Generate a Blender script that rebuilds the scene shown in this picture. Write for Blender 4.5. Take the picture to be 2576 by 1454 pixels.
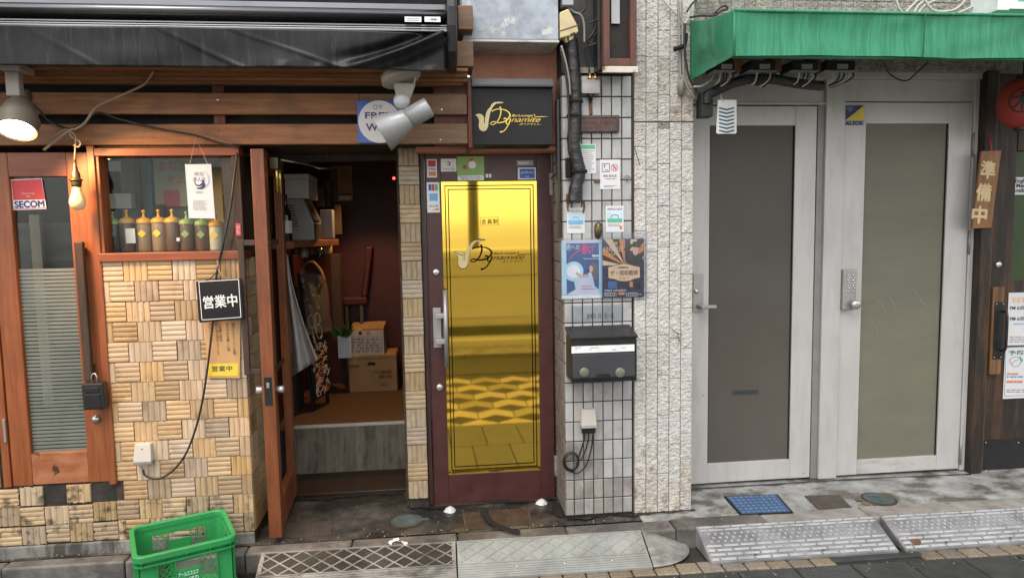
import bpy, bmesh, math, random
from mathutils import Vector, Matrix, noise
R_ = math.radians
random.seed(7)
for o in list(bpy.data.objects): bpy.data.objects.remove(o)
scene = bpy.context.scene
col = scene.collection

# ---------------------------------------------------------------- camera
YAW, PITCH, ROLL = R_(6.17), R_(5.0), R_(-0.98)
CAM = Vector((0, -4.0, 1.63))
_f = Vector((math.sin(YAW)*math.cos(PITCH), math.cos(YAW)*math.cos(PITCH), -math.sin(PITCH)))
_r0 = Vector((math.cos(YAW), -math.sin(YAW), 0)); _u0 = _r0.cross(_f)
_r = _r0*math.cos(ROLL) + _u0*math.sin(ROLL); _u = _r.cross(_f)
FOC = 2100*2576/3144
cam = bpy.data.cameras.new('camera'); cam.sensor_width = 36; cam.lens = 2100/3144*36
cam.clip_start = .05; cam.clip_end = 400
co = bpy.data.objects.new('camera', cam); col.objects.link(co)
m = Matrix((( _r.x, _u.x, -_f.x, CAM.x), (_r.y, _u.y, -_f.y, CAM.y), (_r.z, _u.z, -_f.z, CAM.z), (0,0,0,1)))
co.matrix_world = m
scene.camera = co

# ---------------------------------------------------------------- sky, sun, exposure
SUN_EL, SUN_AZ = R_(58), R_(205)     # azimuth of the sun, clockwise from +Y
w = bpy.data.worlds.new('World'); scene.world = w; w.use_nodes = True
nt = w.node_tree; bg = nt.nodes['Background']
sky = nt.nodes.new('ShaderNodeTexSky'); sky.sky_type = 'NISHITA'; sky.sun_disc = False
sky.sun_elevation = SUN_EL; sky.sun_rotation = SUN_AZ; sky.dust_density = 1.5; sky.air_density = 1.0; sky.ozone_density = .6
hs = nt.nodes.new('ShaderNodeHueSaturation'); hs.inputs['Saturation'].default_value = .06
nt.links.new(sky.outputs[0], hs.inputs['Color']); nt.links.new(hs.outputs[0], bg.inputs['Color'])
bg.inputs['Strength'].default_value = .15
sl = bpy.data.lights.new('sun', 'SUN'); sl.energy = .9; sl.angle = R_(40); sl.color = (1, .93, .84)
so = bpy.data.objects.new('sun', sl); col.objects.link(so)
sd = Vector((math.sin(SUN_AZ)*math.cos(SUN_EL), math.cos(SUN_AZ)*math.cos(SUN_EL), math.sin(SUN_EL)))
so.rotation_euler = sd.to_track_quat('Z', 'Y').to_euler(); so.location = sd*20
vs = scene.view_settings; vs.view_transform = 'Standard'; vs.look = 'None'; vs.exposure = 1.06; vs.gamma = 1
vs.use_curve_mapping = False
scene.cycles.max_bounces = 8
scene.cycles.use_denoising = True

# ---------------------------------------------------------------- a picture point to a place on a plane
def ray(a, b): return _f + _r*((a-1288)/FOC) - _u*((b-727)/FOC)
def W(a, b, Y=0.):
    d = ray(a, b); return CAM + d*((Y-CAM.y)/d.y)
def G(a, b, Z=0.):
    d = ray(a, b); return CAM + d*((Z-CAM.z)/d.z)
def RC(u0, v0, u1, v1, Y):
    vm, um = (v0+v1)/2, (u0+u1)/2
    return W(u0, vm, Y).x, W(u1, vm, Y).x, W(um, v1, Y).z, W(um, v0, Y).z

# ---------------------------------------------------------------- materials
MATS = {}
def M(name, c, c2=None, s=6, st=(1,1,1), r=.5, met=0, bump=0, bs=40, bst=None, var=0, dirt=0, dc=(.02,.018,.015), ds=2.5, dst=(1,1,1), spec=.5,
      em=None, ems=0, coat=0, lo=.35, hi=.65, dlo=.5, dhi=.68, rv=.12, trans=0, alpha=1):
    m = bpy.data.materials.new(name); m.use_nodes = True; MATS[name] = m
    nt = m.node_tree; N = nt.nodes; L = nt.links; P = N['Principled BSDF']
    P.inputs['Roughness'].default_value = r; P.inputs['Metallic'].default_value = met
    P.inputs['Specular IOR Level'].default_value = spec; P.inputs['Coat Weight'].default_value = coat
    P.inputs['Transmission Weight'].default_value = trans; P.inputs['Alpha'].default_value = alpha
    tc = N.new('ShaderNodeTexCoord'); vec = tc.outputs['Object']
    oi = N.new('ShaderNodeObjectInfo')
    if var:
        ad = N.new('ShaderNodeVectorMath'); ad.operation = 'ADD'
        sc = N.new('ShaderNodeVectorMath'); sc.operation = 'SCALE'; sc.inputs[0].default_value = (7.3, 3.1, 5.7)
        L.new(oi.outputs['Random'], sc.inputs['Scale']); L.new(vec, ad.inputs[0]); L.new(sc.outputs[0], ad.inputs[1]); vec = ad.outputs[0]
    def tex(scale, stretch, det=6):
        mp = N.new('ShaderNodeMapping'); mp.inputs['Scale'].default_value = stretch; L.new(vec, mp.inputs['Vector'])
        n = N.new('ShaderNodeTexNoise'); n.inputs['Scale'].default_value = scale; n.inputs['Detail'].default_value = det
        n.inputs['Roughness'].default_value = .62; L.new(mp.outputs[0], n.inputs['Vector']); return n.outputs['Fac']
    def ramp(fac, lo, hi):
        q = N.new('ShaderNodeMapRange'); q.inputs['From Min'].default_value = lo; q.inputs['From Max'].default_value = hi; L.new(fac, q.inputs['Value']); return q.outputs[0]
    def mix(fac, a, b):
        q = N.new('ShaderNodeMix'); q.data_type = 'RGBA'
        if hasattr(fac, 'links'): L.new(fac, q.inputs['Factor'])
        else: q.inputs['Factor'].default_value = fac
        for v, s_ in ((a, q.inputs[6]), (b, q.inputs[7])):
            if hasattr(v, 'links'): L.new(v, s_)
            else: s_.default_value = (*v, 1)
        return q.outputs[2]
    c2 = c2 or tuple(min(1, x*1.25+.004) for x in c)
    if met < .85 and not em: c, c2, dc = (tuple(x*.84 for x in q) for q in (c, c2, dc))
    n1 = tex(s, st)
    colr = mix(ramp(n1, lo, hi), c, c2)
    if var:
        b = N.new('ShaderNodeHueSaturation'); mr = N.new('ShaderNodeMapRange'); mr.inputs['To Min'].default_value = 1-var; mr.inputs['To Max'].default_value = 1+var
        L.new(oi.outputs['Random'], mr.inputs['Value']); L.new(mr.outputs[0], b.inputs['Value']); L.new(colr, b.inputs['Color'])
        mh = N.new('ShaderNodeMapRange'); mh.inputs['To Min'].default_value = .7; mh.inputs['To Max'].default_value = 1.15
        ml = N.new('ShaderNodeMath'); ml.operation = 'FRACT'; mu = N.new('ShaderNodeMath'); mu.operation = 'MULTIPLY'; mu.inputs[1].default_value = 13.7
        L.new(oi.outputs['Random'], mu.inputs[0]); L.new(mu.outputs[0], ml.inputs[0]); L.new(ml.outputs[0], mh.inputs['Value']); L.new(mh.outputs[0], b.inputs['Saturation'])
        colr = b.outputs[0]
    if dirt:
        dn = ramp(tex(ds, dst, 9), dlo, dhi)
        mm = N.new('ShaderNodeMath'); mm.operation = 'MULTIPLY'; mm.inputs[1].default_value = dirt; L.new(dn, mm.inputs[0])
        colr = mix(mm.outputs[0], colr, dc)
    L.new(colr, P.inputs['Base Color'])
    rr = N.new('ShaderNodeMapRange'); rr.inputs['To Min'].default_value = max(.02, r-rv); rr.inputs['To Max'].default_value = min(1, r+rv)
    L.new(tex(s*2.3, st, 3), rr.inputs['Value']); L.new(rr.outputs[0], P.inputs['Roughness'])
    if bump:
        bp = N.new('ShaderNodeBump'); bp.inputs['Strength'].default_value = bump; bp.inputs['Distance'].default_value = .01
        L.new(tex(bs, bst or st, 8), bp.inputs['Height']); L.new(bp.outputs[0], P.inputs['Normal'])
    if em:
        P.inputs['Emission Color'].default_value = (*em, 1); P.inputs['Emission Strength'].default_value = ems
    return m
def glass(name, tint=(1,1,1), gl=.14, rough=.02):
    m = bpy.data.materials.new(name); m.use_nodes = True; MATS[name] = m
    nt = m.node_tree; N = nt.nodes; L = nt.links; N.remove(N['Principled BSDF'])
    t = N.new('ShaderNodeBsdfTransparent'); t.inputs[0].default_value = (*tint, 1); g = N.new('ShaderNodeBsdfGlossy'); g.inputs['Roughness'].default_value = rough
    fr = N.new('ShaderNodeLayerWeight'); fr.inputs['Blend'].default_value = .25
    mr = N.new('ShaderNodeMapRange'); mr.inputs['To Min'].default_value = gl*.5; mr.inputs['To Max'].default_value = min(1, gl*3)
    x = N.new('ShaderNodeMixShader'); L.new(fr.outputs['Fresnel'], mr.inputs['Value']); L.new(mr.outputs[0], x.inputs[0]); L.new(t.outputs[0], x.inputs[1]); L.new(g.outputs[0], x.inputs[2])
    L.new(x.outputs[0], N['Material Output'].inputs['Surface']); return m

XG, ZG = (2.5, 22, 34), (34, 22, 2.5)     # grain along x, along z
M('tile_ceramic', (.47,.30,.15), (.64,.45,.265), s=14, st=(4,.5,.35), r=.42, bump=.2, bs=90, var=.24, dirt=.55, dc=(.12,.06,.025), ds=9, dst=(1,1,1), dlo=.56, dhi=.75)
M('tile_pillar', (.36,.26,.155), (.50,.38,.24), s=14, st=(3,1,1), r=.42, bump=.15, bs=90, var=.14, dirt=.5, dc=(.09,.06,.035), ds=9, dlo=.54, dhi=.75)
M('tile_dirty', (.40,.27,.14), (.58,.43,.25), s=14, st=(4,.5,.35), r=.5, bump=.2, bs=90, var=.2, dirt=.9, dc=(.05,.035,.02), ds=16, dlo=.52, dhi=.66)
M('mortar', (.045,.03,.018), (.09,.06,.035), s=20, r=.9, bump=.5)
M('mortar_dark', (.02,.018,.016), (.055,.05,.045), s=12, r=.85, bump=.6, dirt=.6, dc=(.008,.008,.008))
M('plinth', (.17,.165,.155), (.30,.29,.275), s=7, r=.8, bump=.4, dirt=.85, ds=4, dst=(3,1,.6), dc=(.035,.03,.026), dlo=.45, dhi=.6)
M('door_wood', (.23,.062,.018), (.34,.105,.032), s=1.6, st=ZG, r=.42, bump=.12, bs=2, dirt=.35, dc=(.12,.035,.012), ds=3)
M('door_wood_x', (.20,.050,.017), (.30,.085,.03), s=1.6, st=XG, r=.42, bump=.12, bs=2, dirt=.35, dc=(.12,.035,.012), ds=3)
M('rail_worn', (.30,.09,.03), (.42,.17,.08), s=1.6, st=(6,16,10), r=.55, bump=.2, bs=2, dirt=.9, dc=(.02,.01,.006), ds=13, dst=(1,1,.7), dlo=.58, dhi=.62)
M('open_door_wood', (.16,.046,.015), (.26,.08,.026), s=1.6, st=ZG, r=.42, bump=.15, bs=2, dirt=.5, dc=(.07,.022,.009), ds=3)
M('beam_wood', (.21,.078,.024), (.34,.145,.05), s=1.3, st=XG, r=.55, bump=.25, bs=1.6, dirt=.5, dc=(.07,.03,.014), ds=5)
M('beam_grey', (.16,.085,.045), (.25,.145,.08), s=1.3, st=XG, r=.6, bump=.3, bs=1.6, dirt=.4, dc=(.06,.04,.025), ds=5)
M('soffit_wood', (.14,.058,.02), (.24,.105,.04), s=1.3, st=XG, r=.6, bump=.25, bs=1.6)
M('red_wood', (.09,.022,.012), (.15,.045,.025), s=1.3, st=ZG, r=.6, bump=.2)
M('dark_wood', (.035,.019,.011), (.075,.04,.022), s=1.4, st=ZG, r=.6, bump=.25, bs=2)
M('weathered_wood', (.020,.015,.011), (.085,.042,.02), s=1.1, st=(18,14,2.2), r=.62, bump=.35, bs=2.2, lo=.44, hi=.66, dirt=.6, dc=(.025,.017,.012), ds=5)
M('worn_wood', (.10,.045,.018), (.27,.135,.055), s=1.2, st=(26,16,2.4), r=.6, bump=.3, bs=2)
M('green_panel', (.026,.055,.012), (.036,.072,.018), s=3, r=.5)
M('black_metal', (.012,.012,.014), (.02,.02,.023), s=10, r=.32, dirt=.3, dc=(.05,.045,.04), ds=8)
M('black_plastic', (.014,.014,.015), (.02,.02,.022), r=.45)
M('black_rubber', (.012,.012,.012), (.02,.02,.02), r=.8, spec=.25)
M('cassette', (.17,.175,.185), (.21,.215,.225), s=4, st=(.4,1,1), r=.24, met=.9, rv=.05, dirt=.25, dc=(.08,.08,.08), ds=5, dst=(.5,1,1))
M('valance', (.006,.006,.007), (.014,.014,.016), s=3, st=(10,1,1.2), r=.34, bump=.1, bs=9, bst=(9,1,1.3), lo=.45, hi=.6, rv=.08, spec=.24, dirt=.5, dc=(.04,.039,.038), ds=3.2, dst=(14,1,1.2), dlo=.58, dhi=.63)
M('grey_can', (.33,.34,.35), (.40,.41,.42), r=.38, met=.25)
M('lamp_shade', (.12,.10,.07), (.16,.135,.10), r=.5)
M('lamp_beige', (.33,.30,.26), (.38,.35,.30), r=.5)
M('lens_on', (1,.85,.6), r=.4, em=(1,.80,.45), ems=14)
M('lens_rim', (.5,.42,.3), r=.4, em=(1,.55,.18), ems=1.0)
M('bulb_frost', (.62,.46,.28), r=.35, em=(1,.62,.26), ems=.05)
M('brass_dark', (.10,.085,.04), (.16,.13,.07), r=.35, met=.7)
M('brass', (.6,.40,.14), r=.25, met=.9)
M('steel', (.55,.54,.52), (.62,.61,.60), r=.28, met=.9)
M('steel_satin', (.42,.41,.40), (.5,.49,.48), r=.4, met=.6)
M('chrome', (.7,.7,.7), r=.15, met=1)
M('plaster_orange', (.52,.225,.145), (.64,.31,.205), s=5, r=.8, bump=.35, bs=40, dirt=.35, dc=(.09,.045,.03), ds=4)
M('slab_grey', (.30,.335,.39), (.45,.49,.55), s=16, r=.65, bump=.2, bs=30, dirt=.8, dc=(.70,.68,.62), ds=9, dlo=.58, dhi=.63)
M('slab_edge', (.60,.575,.53), (.70,.675,.63), s=9, r=.75, dirt=.5, dc=(.2,.19,.17), ds=8)
M('maroon', (.060,.018,.016), (.085,.028,.024), s=8, r=.38, dirt=.15, dc=(.12,.06,.05), ds=9)
M('maroon_frame', (.035,.014,.013), (.055,.022,.02), s=8, r=.42)
M('gold_mirror', (.93,.61,.095), (.95,.63,.10), s=2, r=.035, met=1, rv=.015)
M('black_line', (.012,.008,.004), r=.9, spec=0)
M('white_tile', (.40,.395,.39), (.51,.505,.50), s=7, r=.2, var=.07, dirt=.65, dc=(.15,.14,.125), ds=5, dst=(1,1,1), dlo=.52, dhi=.75, rv=.06)
M('white_tile_dirty', (.29,.265,.245), (.41,.385,.365), s=7, r=.3, var=.1, dirt=.65, dc=(.12,.10,.082), ds=9, dst=(1,1,.6), dlo=.48, dhi=.7)
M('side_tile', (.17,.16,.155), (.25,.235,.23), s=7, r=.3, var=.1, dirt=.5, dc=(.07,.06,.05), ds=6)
M('grout', (.016,.014,.013), (.035,.031,.028), s=9, r=.9)
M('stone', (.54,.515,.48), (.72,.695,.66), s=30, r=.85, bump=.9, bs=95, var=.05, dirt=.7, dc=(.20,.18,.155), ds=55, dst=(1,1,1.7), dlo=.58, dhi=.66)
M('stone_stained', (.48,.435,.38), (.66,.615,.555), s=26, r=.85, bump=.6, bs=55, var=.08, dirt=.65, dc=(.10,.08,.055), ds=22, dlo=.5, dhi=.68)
M('stone_shade', (.26,.24,.21), (.40,.37,.33), s=26, r=.85, bump=.6, bs=55, var=.08, dirt=.5, dc=(.13,.11,.09), ds=18)  # darker copy of stone, with shade put into its colour
M('stone_joint', (.13,.12,.105), (.2,.185,.165), s=12, r=.9)
M('stone_base', (.24,.21,.18), (.34,.31,.27), s=12, r=.9)
M('black_wall', (.018,.018,.017), (.04,.039,.037), s=6, r=.6, bump=.3, dirt=.4, dc=(.09,.088,.08), ds=8, dlo=.62, dhi=.72)
M('rust_frame', (.075,.034,.026), (.17,.055,.035), s=5, st=(2,2,1), r=.6, bump=.15)
M('rust', (.10,.045,.022), (.22,.10,.045), s=14, r=.8, bump=.4)
M('rust_plate', (.085,.055,.053), (.135,.09,.087), s=30, r=.7, bump=.8, bs=25)
M('rusty_white', (.62,.57,.48), (.72,.68,.60), s=6, r=.6, dirt=1, dc=(.16,.07,.025), ds=9, dlo=.52, dhi=.6)
M('cream_plastic', (.62,.50,.27), (.70,.58,.34), s=5, r=.5, dirt=.3, dc=(.3,.2,.1), ds=9)
M('grey_plate', (.36,.37,.40), (.44,.45,.48), r=.5)
M('galv', (.28,.27,.27), (.42,.41,.41), s=18, r=.5, met=.4, dirt=.4, dc=(.12,.10,.08), ds=12)
M('tape', (.012,.013,.015), (.028,.03,.034), s=10, r=.25, bump=.9, bs=28, bst=(1,1,2.5))
M('cable_black', (.012,.012,.012), r=.45)
M('cable_grey', (.24,.22,.19), (.32,.30,.26), r=.5)
M('cable_white', (.50,.48,.43), (.6,.58,.53), r=.5)
M('cable_tan', (.30,.22,.15), (.36,.27,.19), r=.5)
M('green_awning', (.022,.20,.10), (.04,.275,.145), s=2, st=(24,6,1.6), r=.4, lo=.38, hi=.62, dirt=.5, dc=(.065,.36,.22), ds=2.4, dst=(38,10,2), dlo=.54, dhi=.64, spec=.35)
M('green_hem', (.006,.10,.045), (.01,.14,.06), s=8, r=.5)
M('alu', (.58,.562,.548), (.65,.63,.612), s=3, st=(1,1,.6), r=.4, met=.15, dirt=.3, dc=(.33,.31,.285), ds=5, dst=(3,1,.6), dlo=.48, dhi=.75)
M('alu_worn', (.53,.515,.495), (.63,.612,.59), s=3, r=.45, met=.15, dirt=.5, dc=(.25,.24,.22), ds=7, dst=(1,1,3), dlo=.5, dhi=.7)
M('alu_dark', (.25,.245,.24), (.31,.305,.30), r=.45, met=.15)
M('frost_brown', (.088,.077,.062), (.13,.122,.106), s=.7, r=.4, rv=.05, spec=.3, lo=.25, hi=.75)
M('frost_green', (.185,.175,.125), (.24,.23,.17), s=.8, st=(1,1,.9), r=.4, rv=.05, spec=.3, lo=.25, hi=.75, dirt=.35, dc=(.09,.098,.10), ds=2.5, dst=(1,1,5), dlo=.3, dhi=.8)
M('scratch', (.24,.235,.2), r=.4)
M('paper', (.72,.72,.73), (.78,.78,.79), s=4, r=.55)
M('paper_blue', (.62,.66,.75), (.7,.74,.8), s=4, r=.35)
M('card', (.33,.195,.09), (.44,.27,.135), s=5, r=.75)
M('card_orange', (.60,.33,.14), (.66,.38,.17), s=5, r=.6)
M('card_white', (.55,.50,.45), (.6,.55,.5), s=5, r=.75)
M('ink', (.02,.02,.022), r=.5)
M('ink_grey', (.18,.18,.19), r=.5)
M('ink_red', (.55,.04,.05), r=.5)
M('ink_pink', (.75,.06,.22), r=.5)
M('ink_blue', (.03,.10,.42), r=.4)
M('ink_navy', (.035,.03,.14), r=.4)
M('ink_sky', (.16,.42,.72), r=.4)
M('ink_pale', (.45,.66,.78), r=.4)
M('ink_green', (.10,.42,.25), r=.4)
M('ink_lime', (.25,.45,.10), (.3,.52,.13), s=3, r=.4)
M('ink_teal', (.03,.12,.17), r=.4)
M('ink_yellow', (.75,.55,.06), r=.4)
M('ink_orange', (.62,.22,.07), r=.4)
M('ink_peach', (.72,.50,.32), r=.4)
M('ink_gold', (.80,.56,.10), r=.35)
M('ink_gold_pale', (.62,.52,.25), r=.35)
M('ink_white', (.8,.8,.8), r=.45)
M('ink_brown', (.10,.045,.02), r=.5)
M('sign_black', (.010,.010,.011), (.015,.0145,.0155), s=4, r=.5, spec=.3)
M('sign_cap', (.045,.047,.055), (.055,.057,.065), r=.4)
M('poster_night', (.03,.06,.22), (.12,.33,.62), s=2.2, r=.3, lo=.3, hi=.7)
M('poster_navy', (.02,.022,.06), (.035,.035,.085), s=8, r=.3)
M('poster_dress', (.55,.62,.78), (.75,.80,.88), s=6, r=.3)
M('skin', (.62,.40,.30), r=.5)
M('hair', (.16,.13,.10), r=.5)
glass('sleeve', (.93,.95,.97), .10, .12)
M('plank_sign', (.22,.095,.03), (.36,.17,.06), s=1.5, st=ZG, r=.5, bump=.2)
M('cream_ink', (.68,.52,.28), r=.5)
M('lantern', (.34,.035,.022), (.44,.055,.034), s=4, r=.55)
M('concrete', (.055,.051,.044), (.145,.135,.12), s=6, r=.27, bump=.3, bs=30, dirt=.95, dc=(.022,.02,.018), ds=1.7, dst=(1,1.3,1), dlo=.42, dhi=.56, rv=.2)
M('concrete_light', (.21,.215,.21), (.44,.445,.435), s=7, r=.5, bump=.35, bs=30, dirt=.85, dc=(.085,.072,.055), ds=3.6, dst=(1,1.6,1), dlo=.50, dhi=.60, rv=.2)
M('kerb_stone', (.12,.11,.10), (.22,.205,.185), s=9, r=.6, bump=.35, bs=45, var=.15, dirt=.7, dc=(.04,.034,.03), ds=4, dlo=.46, dhi=.64)
M('kerb_light', (.22,.20,.18), (.34,.325,.30), s=9, r=.65, bump=.35, bs=45, var=.12, dirt=.6, dc=(.08,.065,.05), ds=4)
M('paver', (.19,.15,.105), (.29,.24,.175), s=70, r=.6, bump=.35, bs=110, var=.2, dirt=.35, dc=(.09,.065,.04), ds=8)
M('slate', (.030,.033,.032), (.052,.056,.054), s=12, r=.35, bump=.25, bs=45, var=.2, dirt=.2, dc=(.09,.09,.085), ds=9)
M('joint', (.022,.02,.018), (.04,.037,.032), s=20, r=.8)
M('ramp_metal', (.30,.30,.275), (.44,.44,.41), s=8, r=.4, met=.35, bump=.1, dirt=.75, dc=(.06,.05,.04), ds=5, dst=(1,2,1), dlo=.48, dhi=.66)
M('ramp_pale', (.29,.305,.295), (.42,.44,.425), s=6, r=.38, met=.25, bump=.1, dirt=.45, dc=(.34,.27,.17), ds=2.5, dst=(1,1,1), dlo=.5, dhi=.65)
M('ramp_rubber', (.012,.010,.008), (.034,.027,.02), s=9, r=.5, bump=.3, dirt=.3, dc=(.13,.12,.105), ds=3.5)
M('ramp_grey', (.17,.175,.185), (.29,.295,.305), s=7, r=.45, bump=.2, bs=90, dirt=.75, dc=(.11,.105,.10), ds=6)
M('ramp_bar', (.38,.385,.40), (.50,.505,.52), s=9, r=.45, dirt=.55, dc=(.22,.215,.21), ds=8)
M('blue_cover', (.085,.165,.32), (.125,.225,.40), s=6, r=.45, bump=1.0, bs=42, dirt=.25, dc=(.05,.08,.16), ds=20)
M('iron_brown', (.055,.043,.036), (.095,.075,.06), s=10, r=.65, bump=.5, bs=70)
M('blue_dark', (.04,.085,.18), (.06,.115,.23), s=20, r=.5)
M('grit', (.20,.19,.17), (.34,.33,.31), s=90, r=.8)
M('wet_grime', (.012,.011,.010), (.03,.027,.023), s=20, r=.35, bump=.4)
M('iron_rust', (.036,.022,.014), (.075,.042,.024), s=14, r=.7, bump=1, bs=60)
M('verdigris', (.075,.105,.11), (.13,.17,.175), s=14, r=.5, met=.3, bump=.6, bs=60)
M('salt', (.66,.66,.68), (.74,.74,.76), s=40, r=.8, bump=.8, bs=90)
M('crate_green', (.026,.29,.078), (.04,.36,.105), s=4, r=.42, spec=.45, dirt=.55, dc=(.085,.22,.10), ds=16, dst=(1,1,2), dlo=.52, dhi=.7)
M('crate_text', (.62,.78,.70), r=.5)
M('gap_black', (.003,.0025,.002), (.005,.004,.003), r=.9)
M('catch_olive', (.17,.17,.13), (.23,.23,.18), r=.4, met=.3)
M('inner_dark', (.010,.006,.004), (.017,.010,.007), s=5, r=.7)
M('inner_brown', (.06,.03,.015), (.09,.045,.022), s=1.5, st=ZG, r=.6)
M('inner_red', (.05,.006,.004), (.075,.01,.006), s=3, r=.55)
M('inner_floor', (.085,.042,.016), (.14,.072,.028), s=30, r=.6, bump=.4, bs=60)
M('riser', (.15,.13,.098), (.25,.222,.17), s=1.6, st=(22,10,2), r=.7, bump=.3, dirt=.85, dc=(.05,.042,.034), ds=5, dst=(3,1,1))
M('threshold', (.018,.010,.006), (.042,.020,.011), s=4, st=(1,3,1), r=.4, dirt=.4, dc=(.014,.010,.008), ds=3)
M('foam', (.58,.56,.52), (.66,.64,.60), r=.7)
M('towel', (.60,.57,.54), (.7,.67,.64), s=20, r=.9)
M('oven', (.26,.25,.24), (.32,.31,.30), r=.4, met=.2)
M('oven_glass', (.16,.115,.05), (.22,.165,.075), r=.15)
M('bottle_dark', (.015,.014,.012), r=.1)
M('leaf', (.03,.085,.015), (.055,.14,.03), s=10, r=.5)
M('soy', (.10,.055,.042), (.155,.09,.07), s=4, r=.25)
M('sauce_tan', (.28,.19,.12), (.36,.25,.16), s=4, r=.3)
M('mayo', (.55,.52,.44), r=.3)
M('cap_orange', (.66,.34,.05), (.72,.39,.07), r=.35)
M('cap_green', (.25,.37,.14), (.30,.42,.17), r=.35)
M('window_green', (.33,.35,.22), (.40,.42,.28), s=3, r=.5)
M('window_back', (.17,.145,.095), (.30,.26,.18), s=2.2, r=.6)
M('grey_cloth', (.10,.10,.105), (.17,.17,.18), s=3, st=(1,1,4), r=.8)
M('frost_stripe', (.15,.17,.155), (.22,.24,.22), s=3, r=.35, dirt=.4, dc=(.08,.12,.07), ds=4)
M('pale_post', (.34,.29,.22), (.42,.36,.28), s=3, r=.6)
M('led_red', (.8,.02,.02), r=.4, em=(1,.04,.03), ems=5)
M('opp_wall', (.78,.75,.70), (.86,.83,.78), s=2, r=.6)
M('opp_dark', (.10,.11,.07), (.14,.15,.10), s=2, r=.6)
M('opp_shutter', (.84,.82,.78), (.90,.88,.84), s=3, st=(.3,1,1), r=.45)
M('chalk', (.6,.55,.46), r=.8)
M('chalk_tan', (.55,.36,.16), r=.8)
M('chalk_red', (.5,.17,.09), r=.8)
M('bent_wood', (.45,.25,.09), (.55,.33,.13), s=2, st=XG, r=.45)
M('plastic_film', (.30,.26,.20), (.38,.33,.26), s=4, r=.15, alpha=.35)
glass('pane', (.94,.97,.95), .03); glass('pane_door', (.85,.88,.84), .05)

# ---------------------------------------------------------------- things and parts
AUTO = []
def tag(o, label, cat, group=None):
    o['label'] = label; o['category'] = cat
    if group: o['group'] = group
    return o
def T(name, label, cat, group=None):
    o = bpy.data.objects.new(name, None); o.empty_display_size = .05; col.objects.link(o); AUTO.append(o)
    return tag(o, label, cat, group)
def S(name):
    o = bpy.data.objects.new(name, None); o.empty_display_size = .05; col.objects.link(o); AUTO.append(o); o['kind'] = 'structure'; return o
def link(name, me, mat, parent=None, smooth=False, bev=0, loc=(0,0,0)):
    o = bpy.data.objects.new(name, me); col.objects.link(o)
    if parent: o.parent = parent
    o.location = loc
    if mat and not me.materials: me.materials.append(MATS[mat])
    if smooth and not me.get('sm'):
        for p in me.polygons: p.use_smooth = True
    if bev:
        b = o.modifiers.new('bevel', 'BEVEL'); b.width = bev; b.segments = 2; b.limit_method = 'ANGLE'; b.angle_limit = R_(50)
    return o
class MB:
    def __init__(s): s.v = []; s.f = []
    def add(s, vs, fs):
        n = len(s.v); s.v += [tuple(v) for v in vs]; s.f += [tuple(i+n for i in f) for f in fs]; return s
    def box(s, x0, x1, y0, y1, z0, z1, mt=None):
        vs = [Vector(p) for p in ((x0,y0,z0),(x1,y0,z0),(x1,y1,z0),(x0,y1,z0),(x0,y0,z1),(x1,y0,z1),(x1,y1,z1),(x0,y1,z1))]
        if mt: vs = [mt @ p for p in vs]
        return s.add(vs, [(0,3,2,1),(4,5,6,7),(0,1,5,4),(1,2,6,5),(2,3,7,6),(3,0,4,7)])
    def hexa(s, p): # eight points: front quad then back quad
        return s.add(p, [(0,1,2,3),(7,6,5,4),(0,4,5,1),(1,5,6,2),(2,6,7,3),(3,7,4,0)])
    def quad(s, *p): return s.add(p, [tuple(range(len(p)))])
    def prism(s, pts, off):
        n = len(pts); off = Vector(off); a = [Vector(p) for p in pts]; b = [p+off for p in a]
        return s.add(a+b, [tuple(range(n)), tuple(range(2*n-1, n-1, -1))]+[(i, i+n, (i+1) % n+n, (i+1) % n) for i in range(n)])
    def rings(s, rs, closed=True, caps=True):
        n = len(rs[0]); k = len(s.v)
        vs = [p for r in rs for p in r]; fs = []
        for i in range(len(rs)-1):
            for j in range(n if closed else n-1):
                a, b = i*n+j, i*n+(j+1) % n; fs.append((a, b, b+n, a+n))
        if caps: fs += [tuple(range(n-1, -1, -1)), tuple(range((len(rs)-1)*n, len(rs)*n))]
        return s.add(vs, fs)
    def tube(s, pts, r, n=8, caps=True):
        pts = [Vector(p) for p in pts]; rs = []; up = None
        rad = r if isinstance(r, (list, tuple)) else [r]*len(pts)
        for i, p in enumerate(pts):
            t = (pts[min(i+1, len(pts)-1)]-pts[max(i-1, 0)]).normalized()
            if up is None: up = t.orthogonal().normalized()
            up = (up - t*up.dot(t)); up = up.normalized() if up.length > 1e-5 else t.orthogonal().normalized(); b = t.cross(up)
            rs.append([p + (up*math.cos(a)+b*math.sin(a))*rad[i] for a in (2*math.pi*j/n for j in range(n))])
        return s.rings(rs, True, caps)
    def lathe(s, prof, org, axis=(0,0,1), n=24, caps=True): # prof: (radius, height)
        ax = Vector(axis).normalized(); u = ax.orthogonal().normalized(); v = ax.cross(u); org = Vector(org)
        return s.rings([[org+ax*h+(u*math.cos(a)+v*math.sin(a))*max(r, 1e-4) for a in (2*math.pi*j/n for j in range(n))] for r, h in prof], True, caps)
    def grid(s, fn, nx, ny):
        return s.add([fn(i/nx, j/ny) for j in range(ny+1) for i in range(nx+1)], [(j*(nx+1)+i, j*(nx+1)+i+1, (j+1)*(nx+1)+i+1, (j+1)*(nx+1)+i) for j in range(ny) for i in range(nx)])
    def mesh(s, name='mesh', smooth=False):
        me = bpy.data.meshes.new(name); me.from_pydata([tuple(v) for v in s.v], [], s.f)
        bm = bmesh.new(); bm.from_mesh(me); bmesh.ops.recalc_face_normals(bm, faces=bm.faces); bm.to_mesh(me); bm.free()
        if smooth:
            for p in me.polygons: p.use_smooth = True
        return me
    def build(s, name, mat, parent=None, smooth=False, bev=0):
        return link(name, s.mesh(name, smooth), mat, parent, smooth, bev)
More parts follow.
